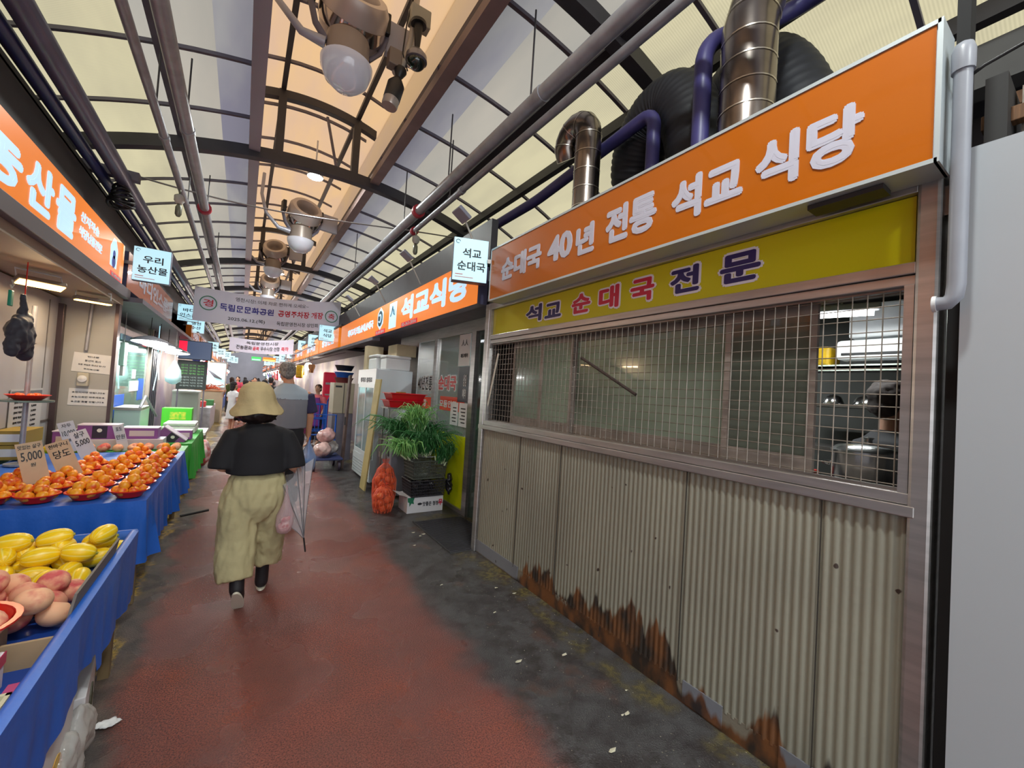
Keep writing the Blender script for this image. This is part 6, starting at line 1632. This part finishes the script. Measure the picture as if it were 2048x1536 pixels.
tag(MB().box(0, .22, 0, .16, 0, .46, .05).build('yellow_balloon_bag', mat('yellow_pack', (220, 190, 60), .4), loc=(1.56, 16, 1.76)), 'yellow packet hanging over the far right-hand stall', 'package')
# goods hanging from the far stall fronts
rn = random.Random(9)
HC = [((226, 110, 140), 'pink'), ((214, 50, 60), 'red'), ((230, 230, 236), 'white'), ((60, 150, 120), 'teal'), ((240, 190, 60), 'yellow'), ((90, 90, 200), 'violet'), ((180, 220, 230), 'pale blue'), ((200, 140, 90), 'tan')]
for k in range(64):
    sd = k % 2; y = 15.5 + (k // 2) * .95 + rn.uniform(-.2, .2); c, cn = rn.choice(HC)
    x = (-1.15 + rn.uniform(-.02, .02)) if sd == 0 else (1.95 + rn.uniform(-.02, .02)); h = rn.uniform(.25, .7); w = rn.uniform(.12, .3)
    mb = MB(); mb.grid(lambda u, v: (w * (u - .5) * (.6 + .4 * math.sin(PI * min(1, v + .3))), .03 * math.sin(u * 9 + k) * v, -h * v), 6, 5)
    mb.tube([(0, 0, 0), (0, 0, .63)], .004, 4)
    o = mb.build('hanging_cloth', mat('hung_' + cn.replace(' ', '_'), c, .7, var=(6, .25)), smooth=180, loc=(x, y, 2.25))
    tag(o, '%s cloth hanging over the %s %s-hand stall, %s one' % (cn, ORD[min(7, k // 8)], 'left' if sd == 0 else 'right', ['nearest', 'second', 'third', 'farthest'][(k // 2) % 4]), 'cloth', 'goods hanging over the far stalls')
# ------------------------------------------------------------------ the far market: stalls down both sides
rn = random.Random(21)
PALC = [(206, 60, 60), (230, 180, 60), (70, 140, 80), (200, 200, 210), (60, 110, 190), (190, 130, 90), (160, 70, 120), (226, 220, 200), (240, 130, 60)]
gm = [mat('goods_%d' % i, c, .5, var=(8, .3)) for i, c in enumerate(PALC)]
stall_n = 0
for side in (-1, 1):
    y = 15.0 if side < 0 else 11.2
    j = 0
    while y < 54:
        W = rn.uniform(3.0, 3.8)
        xf = -1.3 if side < 0 else 2.0
        lit = rn.random() < .5
        sd = 'left' if side < 0 else 'right'
        t = thing('shop_sign', 'orange sign board over far %s-hand stall number %s down the alley' % (sd, ['one', 'two', 'three', 'four', 'five', 'six', 'seven', 'eight', 'nine', 'ten', 'eleven', 'twelve', 'thirteen', 'fourteen'][min(j, 13)]), 'sign', (xf, y, 2.58), group='far orange shop signs')
        a, b_ = (-.13, 0) if side < 0 else (0, .13)
        MB().box(a, b_, .05, W - .05, 0, .5).build('sign_box', ORANGE_L if lit else ORANGE, t)
        nmv = rn.choice(nm) + rn.choice(['상회', '수산', '정육', '떡집', '반찬'])
        mb = MB(); mb.at((left_face if side < 0 else right_face)(.003 * (1 if side < 0 else -1), W / 2, .26)).text(nmv, 2.0, .26, .04, .002).build('lettering', LETTER_L if lit else LETTER, t)
        # counter with goods
        xc = -1.5 if side < 0 else 1.75
        if not (side < 0 and 16.5 < y < 20) and not (side > 0 and y < 14):
            hc = rn.uniform(.6, .8)
            t = thing('stall_counter', 'goods counter of far %s-hand stall, %s down the alley' % (sd, ORD[min(j, 7)]), 'counter', (xc, y + .1, 0), group='far stall counters')
            MB().box(0, .8, 0, W - .5, 0, hc, .01).build('body', rn.choice(gm), t)
            for q in range(9):
                bx = rn.uniform(.05, .6); by = rn.uniform(.05, W - .9); s_ = rn.uniform(.1, .22); gi = rn.randrange(9)
                tag(MB().box(0, s_, 0, s_ * 1.3, 0, rn.uniform(.06, .3), .01).build('goods_box', gm[gi], loc=(xc + bx, y + .1 + by, hc)), 'small %s goods box on far %s-hand stall %s' % (['red', 'yellow', 'green', 'grey', 'blue', 'tan', 'plum', 'cream', 'orange'][gi], sd, ORD[min(j, 7)]), 'box', 'goods on the far counters')
        y += W; j += 1
for nm_, x, m in (('wall_left_far', -1.96, mat('far_wall', (176, 168, 160), .6, var=(.8, .45), rgb2=(120, 110, 130))), ('wall_right_far', 2.9, mat('far_wall', (130, 122, 116), .7))):
    struct(MB().box(x - .05, x, 14 if x < 0 else 11, 56, 0, 2.6).build(nm_, m))
struct(MB().box(2.0, 4.0, 11, 56, 3.1, 3.15).box(2.0, 2.9, 11, 56, 2.5, 2.56).box(-2, -1.3, 14, 56, 2.5, 2.56).box(2.12, 2.2, 3.8, 56, 2.98, 3.5).build('ceiling_far_stalls', DGREY))
struct(MB().box(-6, 9, 68, 68.2, 0, 9).build('wall_far_end', mat('far_end', (120, 118, 124), .8, var=(.3, .3))))
for k, (x, z, w, c, lab) in enumerate([(.43, 2.78, .5, (60, 180, 90), 'green and white strip sign far down the middle of the alley'), (1.03, 2.80, .7, (226, 120, 40), 'orange and yellow strip sign far down the middle of the alley')]):
    t = thing('strip_sign', lab, 'sign', (x, 30, z)); MB().box(0, w, 0, .08, .0, .24).build('box', mat('strip_%d' % k, c, .4, emit=(c, .6)), t); MB().box(.03, w - .03, -.004, 0, .03, .10).build('pale_band', CYANBOX if k == 0 else mat('pale_yellow_band', (250, 220, 120), .4, emit=((250, 220, 120), .7)), t)
# ------------------------------------------------------------------ people
def hand(mb, wr, d, n, side, curl=.5, s=1.):
    """palm, five separate fingers and a thumb; d = pointing direction, n = palm normal, side = +1/-1 thumb side"""
    d = Vector(d).normalized(); n = Vector(n).normalized(); w = d.cross(n).normalized() * side
    wr = Vector(wr)
    for k in range(4):
        off = (k - 1.5) * .019 * s
        a = wr + d * .012 * s + w * off * .6; b = wr + d * .082 * s + w * off
        mb.cap(a, b, .013 * s, .0115 * s, 8)
        L_ = (.036, .042, .039, .030)[k] * s
        p = b; dd = d
        for j, f in enumerate((1., .72, .55)):
            ang = curl * (.55, .75, .5)[j]
            dd = (dd * math.cos(ang) + n * math.sin(ang)).normalized()
            q = p + dd * L_ * f
            mb.cap(p, q, (.0088 - .0007 * j) * s, (.0082 - .0009 * j) * s, 8); p = q
            ang = 0
    tb = wr + d * .025 * s - w * .025 * s
    t1 = tb + (d * .6 - w * .8 + n * .3).normalized() * .035 * s
    t2 = t1 + (d * .85 - w * .15 + n * .5).normalized() * .03 * s
    mb.cap(tb, t1, .012 * s, .010 * s, 8); mb.cap(t1, t2, .0095 * s, .008 * s, 8)
def head(mb, c, s=1., yaw=0., tilt=0.):
    R_ = Matrix.Translation(c) @ Matrix.Rotation(yaw, 4, 'Z') @ Matrix.Rotation(tilt, 4, 'X')
    P = lambda x, y, z: R_ @ Vector((x * s, y * s, z * s))
    RR = (Matrix.Rotation(yaw, 3, 'Z') @ Matrix.Rotation(tilt, 3, 'X'))
    mb.ball(P(0, -.015, .03), (.075 * s, .092 * s, .085 * s), 20, 14, RR)
    mb.ball(P(0, .022, -.035), (.058 * s, .065 * s, .075 * s), 18, 12, RR)
    mb.ball(P(0, .05, -.085), (.028 * s, .025 * s, .02 * s), 10, 8, RR)
    mb.cap(P(0, .088, .02), P(0, .104, -.018), .009 * s, .014 * s, 8)                     # nose
    mb.cap(P(-.02, .082, -.052), P(.02, .082, -.052), .008 * s, .008 * s, 8)              # lips
    for q in (-1, 1):
        mb.ball(P(q * .078, -.005, -.005), (.010 * s, .020 * s, .032 * s), 10, 8, RR)      # ears
    return P
def face(P, t, s=1.):
    for q in (-1, 1):
        MB().ball(P(q * .03, .078, .012), .011 * s, 10, 8).build('eye', mat('eye_white', (226, 222, 214), .3), t, smooth=180)
        MB().ball(P(q * .03, .0865, .012), .0055 * s, 8, 6).build('pupil', mat('eye_dark', (30, 22, 20), .3), t, smooth=180)
    MB().cap(P(-.018, .090, -.052), P(.018, .090, -.052), .005 * s, .005 * s, 8).build('mouth', mat('lip', (176, 96, 90), .5), t, smooth=180)
# woman with the bucket hat, walking away
wm = thing('person', 'person in khaki bucket hat, black tee and wide khaki trousers walking away', 'person', (.145, 3.52, 0))
mb = MB()
hp = head(mb, (-.035, .02, 1.435), 1.0, .15, -.05)
mb.cap((-.02, -.005, 1.28), (-.03, .0, 1.37), .055, .05)
mb.cap((-.05, 0, 1.0), (-.06, 0, 1.20), .085, .08).cap((.05, 0, 1.0), (.06, 0, 1.20), .085, .08).cap((-.12, 0, 1.225), (.12, 0, 1.225), .05, .05).ball((0, .0, .90), (.14, .10, .11), 18, 12)
mb.cap((-.145, 0, 1.215), (-.215, -.03, 1.00), .045, .038).cap((-.215, -.03, 1.00), (-.20, .17, .95), .038, .027)
mb.cap((.145, 0, 1.215), (.225, -.03, .99), .045, .040).cap((.225, -.03, .99), (.285, .10, .915), .040, .027)
hand(mb, (-.20, .17, .95), (.3, .9, -.2), (.6, -.1, -.7), 1, .6)
hand(mb, (.285, .10, .915), (.35, .45, -.8), (-.8, .3, -.2), -1, 1.1)
mb.cap((-.08, 0, .86), (-.095, .02, .48), .085, .058).cap((-.095, .02, .48), (-.075, -.105, .20), .055, .034)
mb.cap((.08, 0, .86), (.095, .14, .47), .085, .058).cap((.095, .14, .47), (.085, .21, .10), .055, .036)
mb.cap((-.075, -.12, .15), (-.062, -.06, .06), .030, .024).cap((.085, .20, .06), (.095, .31, .04), .030, .024)
body = remesh(mb, .007, 3)
link_mesh('body', body, SKIN, wm); face(hp, wm)
# tee
def loftmb(rings, n=36):
    mb = MB(); vs = []; fs = []
    for (cx_, cy_, z, rx, ry) in rings:
        for k in range(n):
            a = 2 * PI * k / n; vs.append((cx_ + rx * math.cos(a), cy_ + ry * math.sin(a), z))
    m = len(rings)
    for i in range(m - 1):
        for k in range(n):
            k2 = (k + 1) % n; fs.append((i * n + k, i * n + k2, (i + 1) * n + k2, (i + 1) * n + k))
    fs.append(tuple(range(n - 1, -1, -1))); fs.append(tuple((m - 1) * n + k for k in range(n)))
    return mb.add(vs, fs)
mb = loftmb([(0.0, 0, .945, .198, .168), (0, 0, 1.05, .190, .160), (0, 0, 1.16, .185, .148), (0, 0, 1.24, .17, .125), (0, 0, 1.27, .135, .105), (-.01, 0, 1.305, .082, .078)])
mb.tube([(-.09, 0, 1.225), (-.155, -.005, 1.20), (-.200, -.02, 1.09), (-.212, -.03, .985)], [.065, .078, .080, .084], 20)
mb.tube([(.09, 0, 1.225), (.155, -.005, 1.20), (.205, -.02, 1.08), (.222, -.03, .975)], [.065, .078, .080, .084], 20)
me = remesh(mb, .010, 3); wrinkle(me, .009, 5, (1, 1, .8), 3)
link_mesh('t_shirt', me, mat('black_jersey', (22, 22, 28), .85, var=(4, .2)), wm)
mb = loftmb([(0.0, -.0, .60, .10, .10), (0.0, 0, .72, .185, .15), (0, 0, .82, .192, .152), (0, 0, .90, .178, .138), (0, 0, .955, .155, .115), (0, 0, .98, .15, .11)])
mb.tube([(-.075, 0, .86), (-.088, .0, .70), (-.098, .0, .48), (-.10, -.05, .32), (-.095, -.08, .215)], [.11, .135, .130, .120, .108], 26)
mb.tube([(.085, 0, .86), (.09, .04, .70), (.10, .10, .48), (.11, .14, .34), (.105, .16, .235)], [.105, .125, .118, .108, .10], 26)
me = remesh(mb, .010, 3)
wrinkle(me, .012, 8, (1.8, 1.8, .4), 1); wrinkle(me, .006, 20, (1.4, 1.4, .6), 5)
link_mesh('trousers', me, mat('khaki_cotton', (186, 176, 134), .8, var=(5, .14), bump=(24, .15)), wm)
# shoes
def shoe(t, M, m_up, m_sole):
    mb = MB(M); mb.ball((0, .03, .035), (.036, .06, .032), 14, 10).ball((0, -.03, .045), (.032, .045, .045), 14, 10).cap((0, -.035, .05), (0, -.035, .115), .035, .036); me = remesh(mb, .006, 2); u = link_mesh('shoe', me, m_up, t)
    mb = MB(M); vs = []; N_ = 22
    for z in (-.012, .012):
        for k in range(N_):
            a = 2 * PI * k / N_; vs.append(((.036 + .006 * math.sin(a)) * math.cos(a), .105 * math.sin(a) + .01, z))
    fs = [tuple(range(N_ - 1, -1, -1)), tuple(range(N_, 2 * N_))] + [(k, (k + 1) % N_, N_ + (k + 1) % N_, N_ + k) for k in range(N_)]
    mb.add(vs, fs).build('sole', m_sole, u, smooth=50)
SB = mat('black_shoe', (28, 24, 28), .6); SW = mat('white_sole', (214, 208, 190), .6)
def boot(t, heel, toe, ankle, down, m_up, m_sole, s=1.):
    """ankle shoe: shaft, foot and a flat sole lying on the `down` side"""
    heel = Vector(heel); toe = Vector(toe); ankle = Vector(ankle); d = (toe - heel).normalized(); L_ = (toe - heel).length
    n = Vector(down); n = (n - d * n.dot(d)).normalized(); w = d.cross(n)
    mb = MB(); mb.cap(ankle, heel, .046 * s, .046 * s).cap(heel, heel + d * L_ * .55, .044 * s, .042 * s).cap(heel + d * L_ * .5, toe, .043 * s, .034 * s)
    u = link_mesh('shoe', remesh(mb, .007, 2), m_up, t)
    c = (heel + toe) / 2 + n * .042 * s; N_ = 26; vs = []; hl = L_ / 2 + .050 * s
    for q in (0, .014):
        for k in range(N_):
            a = 2 * PI * k / N_; sx = math.cos(a); sy = math.sin(a)
            vs.append(c + d * hl * sy + w * (.040 + .007 * sy - .004 * math.cos(2 * a)) * s * sx + n * q)
    fs = [tuple(range(N_ - 1, -1, -1)), tuple(range(N_, 2 * N_))] + [(k, (k + 1) % N_, N_ + (k + 1) % N_, N_ + k) for k in range(N_)]
    MB().add(vs, fs).build('sole', m_sole, u, smooth=40)
boot(wm, (-.075, -.125, .165), (-.058, -.035, .060), (-.078, -.095, .26), (0, -.75, -.65), SB, SW)
boot(wm, (.088, .19, .062), (.098, .33, .052), (.088, .18, .20), (0, 0, -1), SB, SW)
# hair and hat
mb = MB(); mb.ball((-.035, -.015, 1.43), (.105, .108, .11), 20, 14).ball((-.035, -.03, 1.375), (.132, .105, .075), 18, 12).cap((-.13, .0, 1.36), (-.165, .01, 1.325), .028, .010).cap((.06, .0, 1.36), (.09, .01, 1.33), .028, .012)
me = remesh(mb, .008, 2); wrinkle(me, .010, 28, (1, 1, .4), 2); link_mesh('hair', me, HAIR, wm)
KH = mat('khaki_hat', (192, 174, 130), .85, var=(7, .18), bump=(40, .15))
mb = MB()
def hatf(u, v):
    a = 2 * PI * u
    prof = [(0, .168), (.045, .163), (.078, .146), (.098, .115), (.110, .07), (.118, .035), (.130, .005), (.152, -.032), (.162, -.052)]
    q = v * (len(prof) - 1); i = min(int(q), len(prof) - 2); f = q - i
    r = prof[i][0] * (1 - f) + prof[i + 1][0] * f; z = prof[i][1] * (1 - f) + prof[i + 1][1] * f
    k = noise.noise(Vector((math.cos(a) * 2, math.sin(a) * 2, z * 12)))
    r *= 1 + .05 * k; z += (.014 * math.sin(3 * a + 1) + .008 * k) * v ** 3
    return (r * math.cos(a), r * math.sin(a) * 1.08, z)
mb.grid(hatf, 56, 32, closed=True)
ht = mb.build('bucket_hat', KH, wm, smooth=180, loc=(-.035, -.005, 1.435)); ht.rotation_euler = (math.radians(4), math.radians(-6), .3)
sm_ = ht.modifiers.new('thickness', 'SOLIDIFY'); sm_.thickness = .004
# umbrella
UMB = film_mat('clear_vinyl', (206, 204, 210), .30, .18)
um = thing('umbrella', 'clear vinyl umbrella held tip down beside the khaki trousers', 'umbrella', (.455, 3.50, .37))
tip = Vector((.035, 0, 0)); top = Vector((-.06, .03, .60))
ax = (top - tip).normalized()
mb = MB(); rb = MB()
RA = [.12, .20, .10, .07, .23, .17, .08, .10]                 # rib spread of the loosely folded canopy
RA = [.13, .07, .06, .10, .27, .15, .06, .08]
LE = [.60, .56, .55, .50, .34, .46, .56, .58]
U = Vector((1, 0, 0)); U = (U - ax * U.dot(ax)).normalized(); W2 = ax.cross(U)
def um_pt(k, v):
    a = 2 * PI * k / 8; r = RA[int(k) % 8]; L_ = LE[int(k) % 8]
    return tip + ax * (.05 + L_ * v) + (U * math.cos(a) + W2 * math.sin(a)) * r * v ** 1.15
def umf(u, v):
    k = u * 16; i = int(k) // 2 % 8; odd = int(round(k)) % 2
    if odd:
        a = um_pt(i, v); b_ = um_pt((i + 1) % 8, v); m_ = (a + b_) / 2; c_ = tip + ax * (m_ - tip).dot(ax)
        return m_ + (c_ - m_) * .35 * v - ax * .02 * v * v
    return um_pt(int(round(k)) // 2 % 8, v)
mb.grid(umf, 16, 10, closed=True); mb.build('canopy', UMB, um, smooth=40)
for k in range(8): rb.tube([um_pt(k, v / 6) for v in range(7)], .0022, 5)
rb.build('ribs', mat('grey_rib', (110, 110, 116), .4, .5), um)
MB().tube([tip - ax * .05, tip + ax * .06], .006, 8).build('ferrule', BLACK, um); MB().tube([tip, top], .004, 8).build('shaft', GALV, um)
MB().tube([top, top + ax * .05, top + ax * .07 + Vector((-.02, .02, 0)), top + ax * .05 + Vector((-.04, .04, -.01))], .011, 8).build('handle', BLACK, um, smooth=60)
cb2 = thing('carrier_bag', 'small see-through bag with pink contents hanging beside the umbrella', 'bag', (.335, 3.43, .575)); cb2.scale = (.78, .78, .78)
mb = MB(); mb.shell([(.006, .36), (.012, .28), (.035, .18), (.068, .08), (.078, .0), (.06, -.07), (.03, -.095), (0, -.10)], 20, sy=.7)
for v in mb.v: v += Vector((noise.noise(v * 15), noise.noise(v * 15 + Vector((4, 0, 0))), .4 * noise.noise(v * 11))) * .016
mb.build('bag_film', film_mat('clear_pink_film', (222, 190, 196), .32, .2), cb2, smooth=180)
mb = MB(); mb.ball((0, 0, -.03), (.055, .035, .045), 12, 8).ball((.01, 0, .03), (.045, .03, .035), 10, 8); me = remesh(mb, .008, 1); wrinkle(me, .014, 26); link_mesh('contents', me, mat('pink_contents', (186, 84, 90), .5, var=(28, .5), rgb2=(230, 200, 196)), cb2)
# man in the grey vest
mn = thing('person', 'tall grey-haired person in a grey vest over a navy shirt walking ahead', 'person', (.50, 5.60, 0))
mb = MB()
hp = head(mb, (-.045, .02, 1.735), 1.12, .25, -.05)
mb.cap((0, -.01, 1.50), (-.03, .0, 1.64), .062, .058).cap((-.06, 0, 1.15), (-.07, 0, 1.38), .10, .10).cap((.06, 0, 1.15), (.07, 0, 1.38), .10, .10).cap((-.15, 0, 1.43), (.15, 0, 1.43), .055, .055).ball((0, 0, 1.0), (.15, .11, .13), 18, 12)
mb.cap((-.19, 0, 1.46), (-.25, .02, 1.20), .055, .045).cap((-.25, .02, 1.20), (-.22, .18, 1.02), .043, .03)
mb.cap((.19, 0, 1.46), (.235, -.01, 1.20), .055, .046).cap((.235, -.01, 1.20), (.235, .02, .97), .044, .03)
hand(mb, (-.22, .18, 1.02), (.1, .8, -.5), (.7, 0, -.4), 1, .5); hand(mb, (.235, .02, .97), (0, .05, -1), (-1, 0, 0), 1, .9)
mb.cap((-.09, 0, .98), (-.10, -.04, .52), .095, .062).cap((-.10, -.04, .52), (-.10, -.20, .12), .06, .04).cap((.09, 0, .98), (.10, .12, .54), .095, .062).cap((.10, .12, .54), (.10, .16, .10), .06, .04)
mb.cap((-.10, -.20, .10), (-.10, -.10, .04), .04, .034).cap((.10, .15, .05), (.10, .28, .035), .04, .034)
link_mesh('body', remesh(mb, .009, 3), mat('tan_skin', (196, 142, 112), .5, sub=.08), mn); face(hp, mn, 1.1)
mb = MB(); mb.ball((-.045, -.025, 1.775), (.09, .10, .085), 20, 14).ball((-.045, -.055, 1.72), (.082, .06, .07), 16, 10); me = remesh(mb, .009, 2); wrinkle(me, .010, 26, (1, 1, .35), 4)
link_mesh('hair', me, mat('grey_hair', (92, 86, 84), .6, var=(50, .5), rgb2=(150, 146, 142)), mn)
mb = loftmb([(0, 0, 1.06, .20, .15), (0, 0, 1.2, .205, .155), (0, 0, 1.36, .215, .15), (0, 0, 1.47, .212, .13), (0, 0, 1.525, .16, .10), (-.01, 0, 1.59, .078, .074)])
me = remesh(mb, .012, 3); wrinkle(me, .010, 5, (1.4, 1.4, .5), 7); link_mesh('vest', me, mat('grey_vest', (128, 130, 140), .75, var=(3, .1)), mn)
vs = [v.co + v.normal * .004 for v in me.vertices]; yf = [tuple(p.vertices) for p in me.polygons if p.center.z > 1.415]
ids = sorted({i for f in yf for i in f}); mp = {i: k for k, i in enumerate(ids)}
MB().add([vs[i] for i in ids], [tuple(mp[i] for i in f) for f in yf]).build('yoke', mat('pale_yoke', (160, 176, 190), .7), mn, smooth=180)
mb = MB(); mb.tube([(-.12, 0, 1.46), (-.20, 0, 1.45), (-.25, .01, 1.27)], [.05, .075, .078], 18).tube([(.12, 0, 1.46), (.20, 0, 1.45), (.245, -.005, 1.25)], [.05, .075, .078], 18)
me = remesh(mb, .010, 2); wrinkle(me, .006, 9); link_mesh('shirt_sleeves', me, mat('navy_shirt', (46, 44, 78), .8), mn)
mb = loftmb([(0, 0, .80, .12, .12), (0, 0, .92, .18, .15), (0, 0, 1.05, .18, .14), (0, 0, 1.1, .17, .13)]); mb.tube([(-.09, 0, .98), (-.10, -.04, .55), (-.10, -.17, .16)], [.105, .09, .08], 20).tube([(.09, 0, .98), (.10, .11, .55), (.10, .15, .13)], [.105, .09, .08], 20)
me = remesh(mb, .012, 2); wrinkle(me, .008, 7); link_mesh('trousers', me, mat('black_trousers', (28, 28, 34), .8), mn)
boot(mn, (-.10, -.20, .11), (-.10, -.06, .065), (-.10, -.19, .2), (0, -.2, -1), SB, SB, 1.1); boot(mn, (.10, .16, .065), (.10, .31, .058), (.10, .155, .18), (0, 0, -1), SB, SB, 1.1)
cbg = thing('carrier_bag', 'blue-tinted see-through carrier bag held by the person in the grey vest', 'bag', (.745, 5.60, .60))
mb = MB(); mb.shell([(.012, .31), (.02, .27), (.055, .20), (.095, .10), (.10, .03), (.07, -.05), (.02, -.07), (0, -.07)], 22, sy=.75)
for v in mb.v: v += Vector((noise.noise(v * 12), noise.noise(v * 12 + Vector((4, 0, 0))), 0)) * .014
mb.build('bag_film', film_mat('blue_film', (150, 180, 226), .45, .2), cbg, smooth=180)
mb = MB(); mb.ball((0, 0, -.01), (.07, .05, .045), 12, 8); me = remesh(mb, .01, 1); wrinkle(me, .01, 20); link_mesh('contents', me, mat('dried_goods', (150, 90, 84), .7, var=(30, .4)), cbg)
mb = MB(); mb.ball((0, 0, .06), (.055, .04, .03), 12, 8); me = remesh(mb, .01, 1); link_mesh('blue_packet', me, mat('blue_packet', (70, 130, 200), .4), cbg)
# simpler figures farther off, every one an individual
_pm = {}
def base_meshes():
    mb = MB(); head(mb, (0, .01, 1.52)); mb.cap((0, 0, 1.32), (0, 0, 1.44), .052, .05).cap((-.05, 0, 1.0), (-.055, 0, 1.20), .08, .08).cap((.05, 0, 1.0), (.055, 0, 1.20), .08, .08).cap((-.13, 0, 1.26), (.13, 0, 1.26), .045, .045).ball((0, 0, .90), (.13, .10, .11), 14, 10)
    for s in (-1, 1):
        mb.cap((s * .16, 0, 1.26), (s * .22, -.01, 1.03), .045, .038).cap((s * .22, -.01, 1.03), (s * .20, .14, .86), .038, .027); hand(mb, (s * .20, .14, .86), (0, .5, -.8), (-s, 0, 0), s, .6)
        mb.cap((s * .08, 0, .86), (s * .085, .03, .47), .08, .055).cap((s * .085, .03, .47), (s * .09, -.03 * s, .09), .052, .036).cap((s * .09, -.02 * s, .05), (s * .09, .1 - .02 * s, .035), .036, .032)
    _pm['body'] = remesh(mb, .012, 2)
    mb = loftmb([(0, 0, .88, .185, .14), (0, 0, 1.05, .165, .13), (0, 0, 1.2, .18, .13), (0, 0, 1.30, .165, .105), (0, 0, 1.36, .07, .065)])
    for s in (-1, 1): mb.tube([(s * .1, 0, 1.28), (s * .17, 0, 1.26), (s * .215, -.005, 1.10)], [.05, .07, .066], 16)
    me = remesh(mb, .014, 2); wrinkle(me, .008, 6); _pm['top'] = me
    mb = loftmb([(0, 0, .70, .12, .12), (0, 0, .82, .17, .14), (0, 0, .92, .155, .125)])
    for s in (-1, 1): mb.tube([(s * .08, 0, .84), (s * .088, .02, .48), (s * .09, -.02 * s, .12)], [.10, .08, .07], 16)
    me = remesh(mb, .014, 2); wrinkle(me, .006, 7); _pm['trousers'] = me
    mb = loftmb([(0, 0, .42, .20, .17), (0, 0, .6, .19, .155), (0, 0, .8, .17, .14), (0, 0, .95, .15, .12), (0, 0, 1.2, .175, .125), (0, 0, 1.31, .15, .10), (0, 0, 1.35, .07, .065)])
    for s in (-1, 1): mb.tube([(s * .1, 0, 1.27), (s * .17, 0, 1.25), (s * .21, -.005, 1.12)], [.05, .07, .066], 16)
    me = remesh(mb, .014, 2); wrinkle(me, .008, 6); _pm['dress'] = me
    mb = MB(); mb.ball((0, -.02, 1.56), (.088, .10, .088), 16, 12).ball((0, -.045, 1.50), (.08, .062, .07), 14, 10); me = remesh(mb, .010, 1); wrinkle(me, .008, 26); _pm['short_hair'] = me
    mb = MB(); mb.ball((0, -.02, 1.56), (.09, .10, .088), 16, 12).ball((0, -.05, 1.48), (.095, .07, .12), 14, 10).ball((0, -.06, 1.40), (.08, .05, .08), 14, 10); me = remesh(mb, .010, 1); wrinkle(me, .008, 26); _pm['long_hair'] = me
base_meshes()
def figure(label, loc, H, rz, top, legs, hair='short_hair', hairc=(30, 24, 26), dress=False, extra=None):
    t = thing('person', label, 'person', loc, rz)
    s = H / 1.65; t.scale = (s, s, s)
    def L(nm_, k, c, rough=.75): return link_mesh(nm_, _pm[k].copy(), mat('cloth_%d_%d_%d' % c, c, rough, var=(4, .12)), t)
    link_mesh('body', _pm['body'].copy(), SKIN, t)
    if dress: L('dress', 'dress', top)
    else: L('top', 'top', top); L('trousers', 'trousers', legs)
    L('hair', hair, hairc)
    P = lambda x, y, z: Vector((x, y + .01, z + 1.52))
    face(P, t)
    if extra == 'apron':
        mb = MB(); mb.grid(lambda u, v: ((-.16 + .32 * u) * (1 - .35 * (v > .75) * (v - .75) * 4), .15 - .03 * (2 * u - 1) ** 2, .50 + .78 * v), 12, 14)
        o = mb.build('apron', mat('purple_apron', (112, 36, 130), .6), t, smooth=180); q = o.modifiers.new('thickness', 'SOLIDIFY'); q.thickness = .006
        mb = MB(); mb.grid(lambda u, v: (-.17 + .34 * u, -.155 + .02 * (2 * u - 1) ** 2, .55 + .52 * v), 10, 8)
        o = mb.build('apron_back', mat('purple_apron', (112, 36, 130), .6), t, smooth=180); q = o.modifiers.new('thickness', 'SOLIDIFY'); q.thickness = .006
        for sx in (-1, 1): MB().tube([(sx * .09, -.15, 1.05), (sx * .09, -.14, 1.26), (sx * .08, -.02, 1.37), (sx * .09, .12, 1.25)], .012, 6).build('apron_strap', mat('purple_apron', (112, 36, 130), .6), t)
    if extra == 'phone': MB().box(-.04, .04, .22, .23, .86, 1.0, .004).build('dark_pouch', mat('wine_pouch', (90, 30, 40), .5), t)
    return t
figure('person with long dark hair in a white dress standing past the foam trays', (-.17, 15.1, 0), 1.52, -.9, (226, 228, 232), (226, 228, 232), 'long_hair', dress=True)
figure('person in a pink top and purple apron behind the blue trolley', (1.72, 11.95, 0), 1.60, 2.6, (240, 120, 130), (50, 50, 66), 'short_hair', (70, 46, 36), extra='apron')
figure('person in black cooking at the pots seen through the open window', (3.14, .77, .15), 1.70, -2.2, (38, 38, 44), (40, 40, 46), 'short_hair', (44, 34, 32))
tag(MB().box(-.22, .22, -.3, .3, 0, .148, .01).build('wooden_step', WOOD, loc=(3.14, .77, 0)), 'low step under the cook inside the kitchen', 'step')
rn = random.Random(4)
TC = [(214, 60, 50), (60, 50, 120), (230, 226, 220), (40, 40, 46), (90, 110, 60), (200, 150, 90), (60, 90, 140), (180, 60, 90), (210, 200, 80), (120, 120, 130)]
DC = ['red', 'indigo', 'off-white', 'black', 'olive', 'sand', 'denim blue', 'rose', 'pale yellow', 'grey']
spots = [(.12, 17.5, .2), (.62, 15.2, .1), (.30, 20.0, 2.9), (.95, 18.2, -.2), (-.35, 21.5, .4), (.55, 23.5, 3.1), (1.25, 22.0, .1), (-.15, 26.0, 2.9), (.85, 27.5, .2), (1.3, 30, 3.2), (.2, 32, .1), (-.2, 36, 0), (.7, 38, 3), (1.2, 41, .2)]
for i, (x, y, rz) in enumerate(spots):
    c = TC[i % 10]; lg = [(40, 44, 60), (60, 60, 66), (150, 140, 120)][i % 3]
    fc = 'walking away' if abs(rz) < 1 else 'coming towards us'
    figure('%s-topped %s person %s in the crowd down the alley' % (DC[i % 10], ['shorter', 'taller', 'dark-trousered', 'slim', 'far-off'][(i * 3 + i // 10) % 5], fc), (x, y, 0), rn.uniform(1.55, 1.76), rz, c, lg, rn.choice(['short_hair', 'long_hair']), rn.choice([(30, 24, 26), (60, 44, 38), (26, 24, 30)]))
